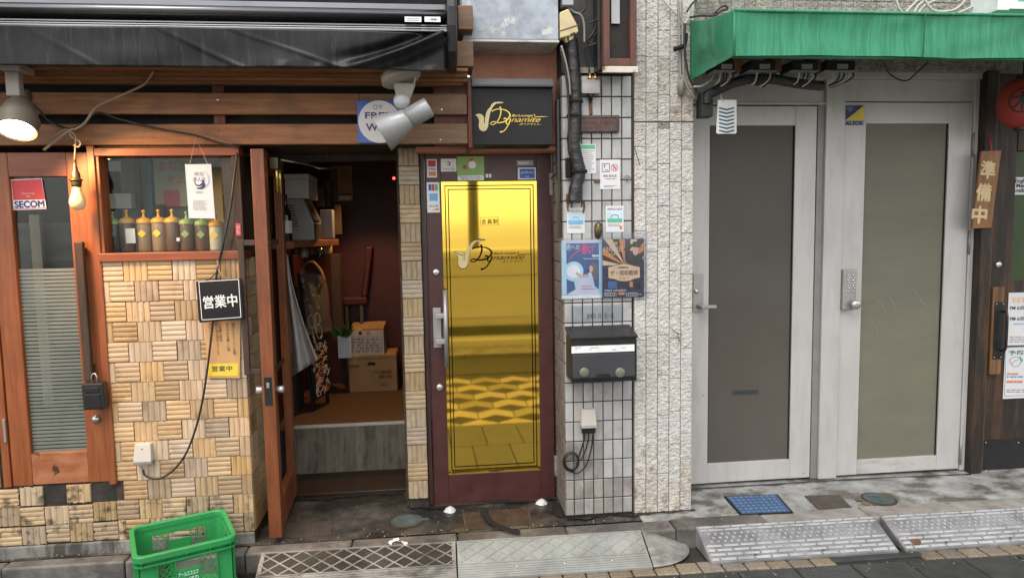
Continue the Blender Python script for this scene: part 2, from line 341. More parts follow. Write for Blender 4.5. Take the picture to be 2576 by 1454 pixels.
def box(name, x0, x1, y0, y1, z0, z1, mat, parent=None, bev=.002): return MB().box(x0,x1,y0,y1,z0,z1).build(name, mat, parent, bev=bev)
def pbox(name, u0, v0, u1, v1, Y, d, mat, parent=None, bev=.002):   # a board: picture rectangle on plane Y, thickness d behind it
    x0, x1, z0, z1 = RC(u0, v0, u1, v1, Y); return box(name, x0, x1, Y, Y+d, z0, z1, mat, parent, bev)
def dec(name, u0, v0, u1, v1, Y, mat, parent=None, d=.0012):
    return pbox(name, u0, v0, u1, v1, Y, d, mat, parent, 0)
def poly(name, pts, Y, mat, parent=None, d=.0012):                  # flat outline cut from sheet, with thickness
    return MB().prism([W(a, b, Y) for a, b in pts], (0, d, 0)).build(name, mat, parent)
def cat_rom(pts, k=6):
    P = [Vector(p) for p in pts]; out = []
    for i in range(len(P)-1):
        a, b, c, d = P[max(i-1, 0)], P[i], P[i+1], P[min(i+2, len(P)-1)]
        for j in range(k):
            t = j/k; out.append(.5*((2*b)+(c-a)*t+(2*a-5*b+4*c-d)*t*t+(3*b-a-3*c+d)*t**3))
    return out+[P[-1]]
def stroke_mb(mb, pts, wd, Y, d=.0012, k=6):                        # a brush stroke on plane Y; width in picture units
    c = cat_rom([Vector((a, b, 0)) for a, b in pts], k); n = len(c); A = []; B = []
    for i, p in enumerate(c):
        t = (c[min(i+1, n-1)]-c[max(i-1, 0)]); nn = Vector((-t.y, t.x, 0)).normalized()
        q = i/(n-1); ww = wd if not isinstance(wd, (tuple, list)) else wd[min(int(q*(len(wd)-1)), len(wd)-2)]*(1-(q*(len(wd)-1)) % 1)+wd[min(int(q*(len(wd)-1))+1, len(wd)-1)]*((q*(len(wd)-1)) % 1) if q < 1 else wd[-1]
        A.append(W(p.x+nn.x*ww/2, p.y+nn.y*ww/2, Y)); B.append(W(p.x-nn.x*ww/2, p.y-nn.y*ww/2, Y))
    mb.add(A+B, [(i, i+1, n+i+1, n+i) for i in range(n-1)]); return mb
def wire(name, pts, r, mat, label=None, parent=None, k=6, group=None, n=6):
    o = MB().tube(cat_rom([Vector(p) for p in pts], k), r, n).build(name, mat, parent, smooth=True)
    if label: tag(o, label, 'cable', group)
    return o
TXT = {}
def text_mesh(body, off=0, shear=0, space=1, line=1):
    key = (body, off, shear, space, line)
    if key not in TXT:
        c = bpy.data.curves.new('t', 'FONT'); c.body = body; c.offset = off; c.shear = shear; c.space_character = space; c.space_line = line; c.align_x = 'CENTER'
        c.resolution_u = 3
        o = bpy.data.objects.new('t', c); col.objects.link(o); bpy.context.view_layer.update()
        dg = bpy.context.evaluated_depsgraph_get(); me = o.evaluated_get(dg).to_mesh()
        vs = [v.co.copy() for v in me.vertices]; fs = [tuple(p.vertices) for p in me.polygons]
        bpy.data.objects.remove(o); bpy.data.curves.remove(c)
        xs = [v.x for v in vs]; ys = [v.y for v in vs]
        TXT[key] = (vs, fs, min(xs), max(xs), min(ys), max(ys))
    return TXT[key]
def text(name, body, u0, v0, u1, v1, Y, mat, parent=None, off=0, shear=0, space=1, line=1, rot=0, bold=0):   # lettering fitted to a picture rectangle on plane Y
    x0, x1, z0, z1 = RC(u0, v0, u1, v1, Y)
    vs, fs, a, b, c, d = text_mesh(body, off, shear, space, line)
    cx, cz = (x0+x1)/2, (z0+z1)/2; P = []
    for v in vs:
        px = (v.x-a)/(b-a)*(x1-x0)-(x1-x0)/2; pz = (v.y-c)/max(d-c, 1e-5)*(z1-z0)-(z1-z0)/2
        P.append((cx+px*math.cos(rot)-pz*math.sin(rot), Y, cz+px*math.sin(rot)+pz*math.cos(rot)))
    mb = MB().add(P, fs)
    if bold:
        for k, (a_, b_) in enumerate(((1, 0), (-1, 0), (0, 1), (0, -1))): mb.add([(p[0]+a_*bold, p[1]+.0002*(k+1), p[2]+b_*bold) for p in P], fs)
    return mb.build(name, mat, parent)
def scribble(name, u0, v0, u1, v1, Y, mat, parent, rows=6, h=.45, gap=.25, seed=1, cols=1, vert=False):   # lines of print too small to read
    rnd = random.Random(seed); mb = MB()
    for r in range(rows):
        a, b = ((v0+(v1-v0)*(r+.5-h/2)/rows, v0+(v1-v0)*(r+.5+h/2)/rows) if not vert else (u0+(u1-u0)*(r+.5-h/2)/rows, u0+(u1-u0)*(r+.5+h/2)/rows))
        lo, hi = (u0, u1) if not vert else (v0, v1)
        p = lo; end = hi-(hi-lo)*rnd.random()*.3
        while p < end:
            q = min(end, p+(hi-lo)*rnd.uniform(.04, .16))
            x0, x1, z0, z1 = RC(p, a, q, b, Y) if not vert else RC(a, p, b, q, Y)
            mb.quad((x0,Y,z0),(x1,Y,z0),(x1,Y,z1),(x0,Y,z1)); p = q+(hi-lo)*gap*.12*rnd.uniform(.5, 1.5)
    return mb.build(name, mat, parent)
# ================================================================ LEFT SHOP: tiled front wall, timber door, window
YB, YO = -.35, .24                # front of the tiled wall; plane of the recessed doorway
XL = W(287, 1136, YB).x; XR = (W(650, 1330, YB).x+W(604, 700, YB).x)/2
zt, zb = W(300, 657, YB).z, W(357, 1351, YB).z
NR = 14; RH = (zt-zb)/NR; PW = RH*1.14
_tm = {}
def tile_mesh(w, h, n, jag=0, mat='tile_ceramic', t=.0095):
    key = (round(w, 3), round(h, 3), n, jag, mat)
    if key in _tm: return _tm[key]
    rnd = random.Random(hash((n, jag, round(w*1000))) & 999)
    prof = []; sw = w/n
    for i in range(n):
        for f_, dd in ((.01, .45), (.10, .82), (.30, .97), (.5, 1.), (.70, .97), (.90, .82), (.99, .45)):
            prof.append((-w/2+sw*(i+f_), -.004-t*dd))
    top, bot = [], []
    for i, (x, y) in enumerate(prof):
        j = 0
        if jag: j = noise.noise(Vector((x*60+jag*7.7, jag*3.1, 0)))*h*.22 if jag else 0
        top.append(Vector((x, y, h/2-(max(0, j) if jag == 2 else 0)))); bot.append(Vector((x, y, -h/2+(abs(j) if jag in (1, 3) else 0))))
    n_ = len(prof); mb = MB()
    bt = [Vector((p.x, 0, p.z)) for p in top]; bb = [Vector((p.x, 0, p.z)) for p in bot]
    mb.add(top+bot, [(i, i+1, n_+i+1, n_+i) for i in range(n_-1)])
    mb.add(top+bt, [(i, i+1, n_+i+1, n_+i) for i in range(n_-1)]); mb.add(bot+bb, [(i, i+1, n_+i+1, n_+i) for i in range(n_-1)])
    mb.quad(top[0], bot[0], bb[0], bt[0]); mb.quad(top[-1], bot[-1], bb[-1], bt[-1])
    me = mb.mesh('tile'); me.materials.append(MATS[mat])
    _tm[key] = me; return me
def tile(parent, x0, x1, z0, z1, Y, horiz, n=4, jag=0, mat='tile_ceramic', rz=0, px=None):
    g = .0025; w_, h_ = x1-x0-g, z1-z0-g
    me = tile_mesh(h_, w_, n, jag, mat) if horiz else tile_mesh(w_, h_, n, jag, mat)
    o = link('tile', me, None, parent, loc=((x0+x1)/2 if px is None else px, Y+random.uniform(-.0025, .0025), (z0+z1)/2))
    o.rotation_euler = (0, (math.pi/2 if random.random() < .5 else -math.pi/2) if horiz else (0 if jag or random.random() < .5 else math.pi), rz)
    o.rotation_euler.x += random.uniform(-.012, .012)
    return o
wall = T('tiled_wall', 'street wall under the window faced with bamboo-look basket weave tiles', 'wall')
box('mortar_bed', XL, XR-.012, YB, YB+.1, -.02, zt, 'mortar', wall, 0)
box('return_wall', XR-.11, XR-.012, YB+.1, YO, -.02, 2.05, 'mortar', wall, 0)
zd = W(150, 1217, YB).z            # foot of the timber door
box('mortar_bed', -2.75, XL, YB+.002, YB+.1, -.02, zd-.004, 'mortar_dark', wall, 0)
PZ = W(330, 1360, YB).z
MB().box(-2.75, XR-.002, YB-.022, YB-.001, -.03, zb-.002).build('plinth', 'plinth', wall, bev=.006)
for r in range(NR):
    z1 = zt-r*RH; z0 = z1-RH; even = r % 2 == 0
    x = XL-.08*PW if even else XL+.33*PW; j = 0; cells = []
    if not even: cells.append((XL, x, False))
    while x < XR-.01:
        cells.append((max(x, XL), min(x+PW, XR), j % 2 == 0)); x += PW; j += 1
    if r >= 11:
        x = XL if even else XL; j = 1
        xx = cells[0][0]; hh = cells[0][2]
        while xx > -2.72:
            hh = not hh; nw = PW*random.uniform(.93, 1.05); cells.append((xx-nw, xx, hh)); xx -= nw
    for a, b, h in cells:
        if b-a < .018: continue
        mid = (a+b)/2; u_left = mid < XL
        if r == 11 and (W(100, 1230, YB).x < mid < W(152, 1230, YB).x or W(255, 1230, YB).x < mid < W(305, 1230, YB).x): continue
        jag = 0
        if u_left and r >= 11: jag = random.choice((0, 0, 1, 2, 1))
        if r == NR-1 and mid > W(560, 1330, YB).x: jag = 3
        n = 4 if (h or b-a > PW*.75) else max(1, round(4*(b-a)/PW))
        dz = random.uniform(-.006, .004) if (u_left and r >= 11) else 0
        o = tile(wall, a, b, z0+dz, z1+dz-(.006 if u_left else 0), YB, h, n, jag, 'tile_dirty' if (u_left or r >= 12) else 'tile_ceramic')
        if u_left: o.rotation_euler.y += random.uniform(-.02, .02)
for r in range(NR):                  # the return beside the doorway
    z1 = zt-r*RH; z0 = z1-RH
    for k in range(5):
        ya = YB+.01+k*PW
        o = tile(wall, ya, ya+PW, z0, z1, 0, (k+r) % 2 == 0, 4, rz=math.pi/2)
        o.location = (XR-.012, ya+PW/2, (z0+z1)/2)
# strip of tile at the far left of the door
for r in range(7, 11):
    z1 = zt-r*RH; tile(wall, W(-62, 1150, YB).x, W(-1, 1150, YB).x, z1-RH, z1, YB, r % 2 == 0, 4)
box('mortar_bed', -2.75, W(2, 1136, YB).x, YB+.003, YB+.1, zd-.004, zt-6.9*RH, 'mortar', wall, 0)

# ---------------------------------------------------------------- closed timber door
d = T('timber_door', 'closed orange-brown timber door with tall glass pane and wooden pull', 'door')
dx = [W(u, 1136, YB).x for u in (6, 27, 78, 220, 273, 287)]
ztop = W(100, 384, YB).z; zgt = W(100, 445, YB).z; zgb = W(150, 1137, YB).z
box('jamb', dx[0], dx[1]-.004, YB-.012, YB+.07, zd, ztop+.03, 'door_wood', d, .003)
box('jamb', dx[4]+.004, dx[5]+.012, YB-.022, YB+.07, zd-.01, ztop+.03, 'door_wood', d, .003)
box('stile', dx[1], dx[2], YB-.004, YB+.04, zd, ztop, 'door_wood', d, .004)
box('stile', dx[3], dx[4], YB-.004, YB+.04, zd, ztop, 'door_wood', d, .004)
box('top_rail', dx[2], dx[3], YB-.003, YB+.04, zgt, ztop, 'door_wood_x', d, .003)
box('bottom_rail', dx[2], dx[3], YB-.003, YB+.04, zd+.003, zgb, 'rail_worn', d, .003)
box('pane', dx[2]-.004, dx[3]+.004, YB+.02, YB+.024, zgb-.004, zgt+.004, 'pane_door', d, 0)
mb = MB(); zs = W(150, 673, YB+.018).z; n = 49
for i in range(n):
    a = zgb+(zs-zgb)*i/n; b = a+(zs-zgb)/n*.76
    mb.quad((dx[2]+.001, YB+.0185, a), (dx[3]-.001, YB+.0185, a), (dx[3]-.001, YB+.0185, b), (dx[2]+.001, YB+.0185, b))
o = mb.build('frosted_stripes', 'frost_stripe', d); o['kind'] = 'stuff'
for (u, v0, v1, w_) in ((183, 600, 962, .03),):
    a, b = W(197, 608, YB-.05), W(226, 958, YB-.05)
    p = MB().box(a.x-.018, a.x+.022, YB-.06, YB-.03, b.z, a.z).build('pull_handle', 'dark_wood', d, bev=.006)
    for z in (a.z-.05, b.z+.06): box('handle_bracket', a.x-.012, a.x+.016, YB-.03, YB-.004, z-.02, z+.02, 'dark_wood', d, .003)
k = W(243, 1053, YB-.004); MB().lathe([(.021, 0), (.021, .01), (.015, .014), (.014, .022), (.004, .023)], k, (0,-1,0), 20).build('lock_cylinder', 'steel', d, True)
k = W(13, 1083, YB-.012); box('hinge', k.x-.006, k.x+.006, YB-.02, YB-.012, k.z-.06, k.z+.06, 'steel_satin', d, .002)
st = poly('security_sticker', [(27, 452), (105, 449), (117, 526), (34, 529)], YB+.0145, 'ink_white', d, .0015); st['label'] = 'red and white security company sticker on the glass'
poly('red_field', [(29, 454), (104, 451), (113, 502), (34, 504)], YB+.0135, 'ink_red', st, .0008)
text('lettering', 'SECOM', 37, 506, 111, 522, YB+.0133, 'ink_navy', st, off=.0, rot=.02, bold=.0022)
text('lettering', 'Security\nby', 55, 484, 88, 498, YB+.013, 'ink_peach', st)
poly('red_line', [(36, 525), (116, 522.5), (116.5, 524.5), (36, 527)], YB+.0133, 'ink_red', st, .0008)
kb = T('key_box', 'black key lock box hanging from the timber door pull', 'key box')
x0, x1, z0, z1 = RC(206, 964, 260, 1031, YB-.09)
box('body', x0, x1, YB-.09, YB-.035, z0, z1, 'black_plastic', kb, .007); box('cover', x0+.018, x1-.018, YB-.0945, YB-.089, z1-.045, z1-.022, 'black_metal', kb, .002)
box('cover', x0+.012, x1-.012, YB-.093, YB-.089, z0+.01, z1-.055, 'black_metal', kb, .002)
xc = (x0+x1)/2; MB().tube([(xc-.012, YB-.062, z1-.005), (xc-.012, YB-.062, z1+.03), (xc-.006, YB-.062, z1+.043), (xc+.006, YB-.062, z1+.043), (xc+.012, YB-.062, z1+.03), (xc+.012, YB-.062, z1-.005)], .0035).build('shackle', 'steel', kb, True)

# seen through the timber door's glass
t = tag(box('grey_cloth', W(30, 700, .02).x, W(235, 700, .02).x, .02, .05, W(120, 780, .02).z, W(120, 560, .02).z, 'grey_cloth'), 'folded grey cloth hanging behind the timber door glass', 'cloth')
t = tag(box('wooden_batten', W(92, 800, -.03).x, W(118, 800, -.03).x, -.03, .0, W(130, 1020, -.03).z, W(100, 540, -.03).z, 'pale_post'), 'pale upright batten behind the timber door glass', 'batten')

# ---------------------------------------------------------------- shop window
wn = T('shop_window', 'shop window in red-brown timber frame above the basket weave tiles', 'window')
wx = [W(u, v, YB).x for u, v in ((236, 500), (258, 500), (588, 500), (609, 500))]
zs0, zs1, zw1, zw2 = W(420, 656, YB).z, W(420, 634, YB).z, W(420, 393, YB).z, W(420, 373, YB).z
box('sill', XL+.002, wx[3]+.004, YB-.03, YB+.1, zs0, zs1, 'door_wood_x', wn, .004)
box('top_rail', XL+.002, wx[3], YB-.018, YB+.08, zw1, zw2, 'door_wood_x', wn, .003)
box('stile', XL+.002, wx[1], YB-.012, YB+.08, zs1, zw1, 'door_wood', wn, .003)
box('stile', wx[2], wx[3], YB-.008, YB+.08, zs1, zw1, 'dark_wood', wn, .003)
box('pane', wx[1]-.004, wx[2]+.004, YB+.04, YB+.044, zs1-.004, zw1+.004, 'pane', wn, 0)
box('window_shelf', wx[1]-.05, wx[2]+.02, YB+.1, .12, zs1-.03, zs1-.001, 'inner_brown', wn, .002)
# back of the window niche and what stands in it
bk = T('window_backing', 'dim panelling and blue post behind the sauce bottles', 'panel')
box('board', wx[1]-.12, wx[2]+.02, .14, .16, zs1-.03, zw2+.05, 'window_back', bk, 0)
x0, x1, z0, z1 = RC(372, 395, 386, 640, .12); box('post', x0, x1, .11, .139, z0, z1, 'ink_teal', bk, .003)
x0, x1, z0, z1 = RC(345, 395, 358, 640, .12); box('post', x0, x1, .11, .139, z0, z1, 'dark_wood', bk, .003)
po = T('banner', 'pale green banner with red lettering inside the shop window', 'banner')
x0, x1, z0, z1 = RC(388, 392, 480, 520, .1); box('sheet', x0, x1, .1, .102, z0, z1, 'window_green', po, 0)
text('lettering', 'まねき', 398, 406, 470, 430, .099, 'ink_red', po, off=.01); text('lettering', '史上', 420, 440, 465, 462, .099, 'ink_red', po, off=.01)
x0, x1, z0, z1 = RC(412, 478, 452, 520, .098); box('red_field', x0, x1, .0985, .0995, z0, z1, 'ink_red', po, 0)
for u0, v0, u1, v1, nm, ma, lb, ct in ((275, 487, 330, 525, 'food_carton', 'foam', 'small white carton on the ledge behind the window', 'carton'), (385, 515, 412, 590, 'red_box', 'inner_red', 'dark red box behind the orange-capped bottles', 'box'), (272, 405, 305, 432, 'paper_sheet', 'paper', 'pale paper sheet pinned high behind the window', 'paper')):
    tag(pbox(nm, u0, v0, u1, v1, .06, .06 if ct != 'paper' else .004, ma), lb, ct)
o = tag(pbox('fire_sticker', 593, 562, 606, 594, YB-.0135, .0015, 'ink_red'), 'small red fire safety sticker on the window post', 'sticker'); 
text('lettering', '火の\n用心', 595, 566, 604, 590, YB-.0145, 'ink_white', o)

def bottle(u, v0, v1, body, cap, label, tagc=None, Y=YB+.13):
    a = W(u, v1, Y); b = W(u, v0, Y); h = b.z-a.z; r = .036; z = zs1
    t = T('sauce_bottle', label, 'bottle', 'sauce bottles in the window'); p = (a.x, Y, z)
    hb = h*.70
    MB().lathe([(r*.9, 0), (r, .008), (r, hb*.93), (r*.95, hb*.965), (r*.9, hb)], p, n=20).build('body', body, t, True)
    c = MB().lathe([(r*1.06, hb*.965), (r*1.08, hb*.98), (r*1.05, hb+.012), (r*.78, hb+.021), (.010, hb+.027), (.0065, hb+.035), (.0055, h*.94), (.0095, h*.955), (.0095, h*.985), (.002, h+.001)], p, n=20).build('nozzle_cap', cap, t, True)
    if tagc:
        q = [Vector((a.x+math.cos(x_)*.021, Y-r-.002, z+hb*.62+math.sin(x_)*.021)) for x_ in (0, math.pi/2, math.pi, 3*math.pi/2)]
        MB().prism(q, (0, .0015, 0)).build('diamond_label', tagc, t)
    return t
bottle(288, 530, 634, 'bottle_dark', 'cap_green', 'green-capped bottle with dark sauce nearest the window stile', 'cap_green')
b2 = bottle(324, 527, 634, 'soy', 'cap_orange', 'orange-capped bottle with crumpled white label')
bottle(367, 529, 634, 'sauce_tan', 'cap_orange', 'orange-capped bottle of tan sauce with yellow diamond in plastic film', 'ink_yellow')
bottle(404, 528, 634, 'sauce_tan', 'cap_orange', 'orange-capped tan bottle fourth from the window stile, yellow diamond', 'ink_yellow')
b5 = bottle(438, 528, 634, 'soy', 'cap_orange', 'orange-capped bottle of reddish sauce with small price tag')
bottle(474, 535, 634, 'soy', 'cap_green', 'green-capped bottle with bright green diamond in plastic wrap', 'cap_green')
bottle(513, 540, 634, 'soy', 'cap_green', 'green-capped brown bottle partly behind the hanging card', 'cap_green')
bottle(547, 545, 634, 'mayo', 'cap_orange', 'bottle of white mayonnaise at the end of the row', 'ink_yellow')
dec('label', 316, 575, 340, 612, YB+.09, 'paper', b2); dec('price_tag', 444, 598, 452, 607, YB+.09, 'paper', b5)

# ---------------------------------------------------------------- hanging card in front of the window
hc = T('hanging_card', 'laminated white card with round blue emblem hanging before the window', 'sign')
poly('card', [(466, 414), (531, 413), (541, 550), (476, 549)], YB-.045, 'paper_blue', hc, .003)
poly('border', [(465, 413), (467, 412.8), (477, 550), (475, 550)], YB-.0455, 'ink_pale', hc, .0012)
c_ = W(501, 452, YB-.046); MB().lathe([(.048, 0), (.048, .0006)], c_, (0,-1,0), 28).build('emblem', 'ink_pale', hc)
MB().lathe([(.045, 0), (.045, .0006)], W(501, 452, YB-.0468), (0,-1,0), 28).build('emblem', 'paper_blue', hc)
text('lettering', '達人店', 485, 446, 517, 457, YB-.048, 'ink_navy', hc); text('lettering', '神泡', 488, 433, 512, 444, YB-.048, 'ink_grey', hc)
mbf = stroke_mb(MB(), [(489, 457), (494, 466), (503, 467), (510, 462)], [2, 4, 6], YB-.048); stroke_mb(mbf, [(510, 457), (513, 466), (507, 473), (494, 474)], [4, 8, 6, 2], YB-.0481)
MB.lathe(mbf, [(.006, 0), (.006, .0004)], W(510, 456, YB-.0482), (0,-1,0), 12); mbf.build('printed_figure', 'ink_navy', hc)
scribble('printed_lines', 485, 503, 525, 530, YB-.0475, 'ink_grey', hc, 9, .3, .3, 3); text('lettering', '認定店', 492, 481, 510, 487, YB-.0475, 'ink_grey', hc)
MB().tube([W(478, 413, YB-.046), W(492, 345, YB-.05), W(522, 413, YB-.046)], .0012, 5).build('string', 'cable_white', hc)

# ---------------------------------------------------------------- black "open" plate and the beer card under it
bc = T('beer_card', 'orange-brown printed card with yellow strip behind the black plate', 'sign')
poly('card', [(511, 798), (605, 796), (603, 951), (525, 951)], YB-.024, 'card_orange', bc, .003)
poly('yellow_strip', [(520, 915), (600, 914), (599, 945), (524, 946)], YB-.0255, 'ink_yellow', bc, .001)
text('lettering', '営業中', 533, 920, 584, 934, YB-.0262, 'ink', bc, off=.012, space=1.05)
for u, v0, v1, s in ((588, 812, 892, '細かい\nクリーミーな泡'), (573, 812, 883, 'まろやかな\n美しい泡'), (555, 812, 858, 'さを\n楽しめる'), (547, 812, 892, 'ビールと泡の\nバランス'), (529, 812, 858, 'クリーンな')):
    q = s.replace('\n', ''); text('lettering', '\n'.join(q), u-4, v0, u+4, v1, YB-.0255, 'ink_brown', bc, off=.008, line=.95)
op = T('open_plate', 'square black plate lettered in white, hung on a cord against the tiles', 'sign')
def tilt(pts, Y): return [W(a, b, Y) for a, b in pts]
MB().prism(tilt([(492, 708), (606, 700), (614, 803), (501, 812)], YB-.085), (0, .012, 0)).build('plate', 'sign_black', op, bev=.003)
fr = MB(); q = [(500, 709), (600, 703), (606, 798), (508, 805)]
for i in range(4): stroke_mb(fr, [q[i], ((q[i][0]+q[(i+1) % 4][0])/2, (q[i][1]+q[(i+1) % 4][1])/2), q[(i+1) % 4]], 1.6, YB-.086, k=1)
fr.build('border_line', 'ink_white', op)
text('lettering', '営業中', 511, 742, 597, 774, YB-.0865, 'ink_white', op, off=.016, rot=.06)
MB().tube(cat_rom([W(521, 706, YB-.084), W(540, 690, YB-.08), W(549, 672, YB-.06), W(552, 655, YB-.04)]), .003, 6).build('cord', 'cable_black', op, True)
MB().tube(cat_rom([W(572, 703, YB-.084), W(556, 690, YB-.08), W(549, 672, YB-.058), W(547, 655, YB-.04)]), .003, 6).build('cord', 'cable_tan', op, True)
wire('power_cable', [W(360, 1180, YB-.04), W(365, 1195, YB-.045), W(385, 1203, YB-.05), W(410, 1200, YB-.05), W(440, 1178, YB-.05), W(468, 1140, YB-.05), W(490, 1085, YB-.05), W(508, 1015, YB-.05), W(520, 940, YB-.05), W(530, 860, YB-.05), W(536, 800, YB-.03), W(545, 690, YB-.03), W(562, 610, YB-.035), W(580, 520, YB-.035), W(590, 440, YB-.03), W(597, 385, YB-.03)], .0055, 'cable_black', 'long black power cable running up the tiles past the black plate', n=8)
ob = T('outlet_box', 'cream outdoor outlet box on the basket weave tiles', 'outlet box')
x0, x1, z0, z1 = RC(334, 1119, 380, 1168, YB-.055)
p = [(x0+.004, YB-.04, z1), (x1-.006, YB-.04, z1), (x1, YB-.06, z0+.012), (x0, YB-.06, z0+.012)]
MB().hexa([Vector(q) for q in p]+[Vector((q[0], YB-.008, q[2])) for q in p]).build('cover', 'card_white', ob, bev=.004)
box('collar', x0-.001, x1+.001, YB-.06, YB-.008, z0, z0+.0115, 'alu_dark', ob, .002)
box('socket', x0+.016, x1-.02, YB-.045, YB-.015, z0-.012, z0, 'card_white', ob, .002)
MB().lathe([(.003, 0), (.003, .002)], W(357, 1129, YB-.046), (0,-1,0), 10).build('screw', 'ink', ob)

# ================================================================ TIMBER LATTICE ABOVE, AWNING, LAMPS
YF = YB-.03
la = T('timber_lattice', 'horizontal timber boards with dark gaps under the black awning', 'lattice')
xe = W(1176, 300, YF).x
def beam(v0, v1, x0, x1, Y, d, ma, nm='board'): return box(nm, x0, x1, Y, Y+d, W(600, v1, Y).z, W(600, v0, Y).z, ma, la, .004)
xm = W(905, 300, YF).x
for v0, v1 in ((234, 288), (312, 364)):
    beam(v0, v1, -2.8, xm, YF, .04, 'beam_wood'); beam(v0, v1, xm+.001, xe, YF, .04, 'beam_grey' if 1 else 0)
beam(204, 212, -2.8, xe-.02, YF-.04, .05, 'soffit_wood')
beam(193, 202, -2.8, xe-.0, YF-.08, .05, 'beam_wood'); beam(178, 190, -2.8, xe, YF-.12, .06, 'soffit_wood'); beam(167, 176, -2.8, xe, YF-.16, .05, 'beam_wood')
for u in (551, ): 
    x0, x1, z0, z1 = RC(u-14, 205, u+14, 364, YF+.04); box('upright', x0, x1, YF+.04, YF+.07, z0, z1, 'red_wood', la, .002)
x0, x1, z0, z1 = RC(1092, 205, 1178, 366, YF+.04); box('backing_panel', x0, x1, YF+.041, YF+.07, z0, z1, 'red_wood', la, .002)
x0, x1, z0, z1 = RC(1177, 196, 1187, 372, YF); box('end_post', x0, x1, YF-.01, -.1, z0, z1, 'red_wood', la, .002)
box('dark_backing', -2.8, W(1092, 300, YF+.08).x, YF+.075, YF+.09, W(600, 366, YF).z, 3.4, 'gap_black', la, 0)  # near-black sheet; the darkness between the boards is put into its colour
zso = W(600, 366, YF).z
box('soffit', -2.8, xe, YF+.04, .6, zso+.02, zso+.04, 'dark_wood', la, 0)
box('head_beam', XR-.05, -.22, YO-.01, YO+.08, W(850, 405, YO).z, zso+.02, 'dark_wood', la, .003)
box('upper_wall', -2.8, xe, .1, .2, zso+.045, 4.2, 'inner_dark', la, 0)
box('lintel', -2.8, W(231, 400, YB).x, YB+.005, YB+.07, ztop+.032, zso+.02, 'dark_wood', la, .003)
box('lintel', W(231, 400, YB).x+.002, wx[3], YB+.012, YB+.07, zw2+.001, zso+.02, 'dark_wood', la, .003)
for u in (548, 548, 1110, 1110):
    for v in (252, 276, 330, 352)[(0 if u < 600 else 1)::2]: MB().lathe([(.003, 0), (.003, .001)], W(u+random.uniform(-2, 2), v, YF), (0,-1,0), 8).build('screw', 'steel', la)

aw = T('black_awning', 'retracted black awning with cassette and wet black valance', 'awning')
YA = -.74; xr = W(1122, 60, YA).x
def prof_extr(name, pts, x0, x1, ma, bev=.0, smooth=False): return MB().prism([(x0, y, z) for y, z in pts], (x1-x0, 0, 0)).build(name, ma, aw, smooth, bev)
zv0 = W(560, 74, YA).z
c0 = W(560, 30, YA).z; rad = W(560, 8, YA).z-c0
ring = [(YA+.09+math.cos(a)*.12, c0+math.sin(a)*rad*1.0) for a in (2*math.pi*i/28 for i in range(28))]
prof_extr('cassette', ring, -2.8, xr, 'cassette', smooth=False)
for p in aw.children[0].data.polygons: p.use_smooth = len(p.vertices) == 4
z1 = W(560, 4, YA).z; prof_extr('top_rail', [(YA+.16, z1), (YA+.15, z1+.012), (YA+.15, z1+.05), (YA+.34, z1+.07), (YA+.34, z1)], -2.8, xr, 'cassette')
for v0, v1, dy in ((55, 60, .0), (63, 67, -.006), (69, 75, -.012)):
    prof_extr('front_rail', [(YA+dy, W(560, v1, YA).z), (YA+dy, W(560, v0, YA).z), (YA+.07, W(560, v0, YA).z), (YA+.07, W(560, v1, YA).z)], -2.8, xr+.004, 'cassette', .002)
ze = W(1140, 158, YA).z
xa, xb = W(1124, 80, YA).x, W(1150, 80, YA).x
capp = [(YA-.03, ze+.16), (YA-.04, ze+.24), (YA-.02, ze+.33), (YA+.05, ze+.37), (YA+.32, ze+.38), (YA+.32, ze+.02), (YA+.2, ze-.005), (YA+.08, ze+.0), (YA+.0, ze+.05)]
MB().prism([(xa, y, z) for y, z in capp], (xb-xa, 0, 0)).build('end_cap', 'black_metal', aw, bev=.012)
box('arm_joint', W(1096, 140, YA).x, W(1113, 140, YA).x, YA+.03, YA+.1, W(1105, 158, YA).z, W(1105, 105, YA).z, 'black_metal', aw, .006)
XV = W(1117, 120, YA-.02).x
def valf(i, j):
    x = -2.8+(XV+2.8)*i; z = zv0+(W(560, 172, YA).z-zv0)*j
    y = YA-.02+.004*math.sin(x*7+j*3)+.01*noise.noise(Vector((x*3, j*1.5, 2)))
    cu = (x-(XV-.52))/.52            # the diagonal fold near the end
    if cu > 0:
        line = 1-.98*cu**1.6; y -= .06*math.exp(-((j-line)/.13)**2)*min(1, cu*2); y += .03*math.exp(-((j-line+.25)/.13)**2)*min(1, cu*2); y -= .02*math.exp(-((j-line-.22)/.07)**2)*min(1, cu*2)
    y -= .014*max(0, math.sin(x*38+j*2))*max(0, j-.80)*5*max(0, min(1, (x-(XV-.9))*3))
    for xc_, sl_, am in ((-2.15, .22, .007), (-1.75, .3, .005), (-1.2, .35, .007), (-.9, .5, .008)):
        y -= am*math.exp(-(((x-xc_)-sl_*j)/.02)**2)*(.3+.7*j)
    return (x, y, z-(.012*max(0, cu)))
v = MB().grid(valf, 220, 22).build('valance', 'valance', aw, True)
so_ = v.modifiers.new('thick', 'SOLIDIFY'); so_.thickness = .002
for u0, u1, nm in ((1018, 1060, 1), (1068, 1108, 2)):
    q = dec('maker_label', u0, 43, u1, 56, YA-.034, 'ink_white', aw); 
scribble('printed_lines', 1083, 47, 1104, 53, YA-.0345, 'ink', aw, 1, .8, .4, 5); scribble('printed_lines', 1024, 46, 1056, 54, YA-.0345, 'ink_grey', aw, 2, .4, .2, 4)
for q in [c for c in aw.children if c.name.startswith(('maker_label', 'lettering', 'printed'))]: q.location.y += .0
tb = T('bracket_board', 'weathered timber blocks behind the end of the black awning', 'timber')
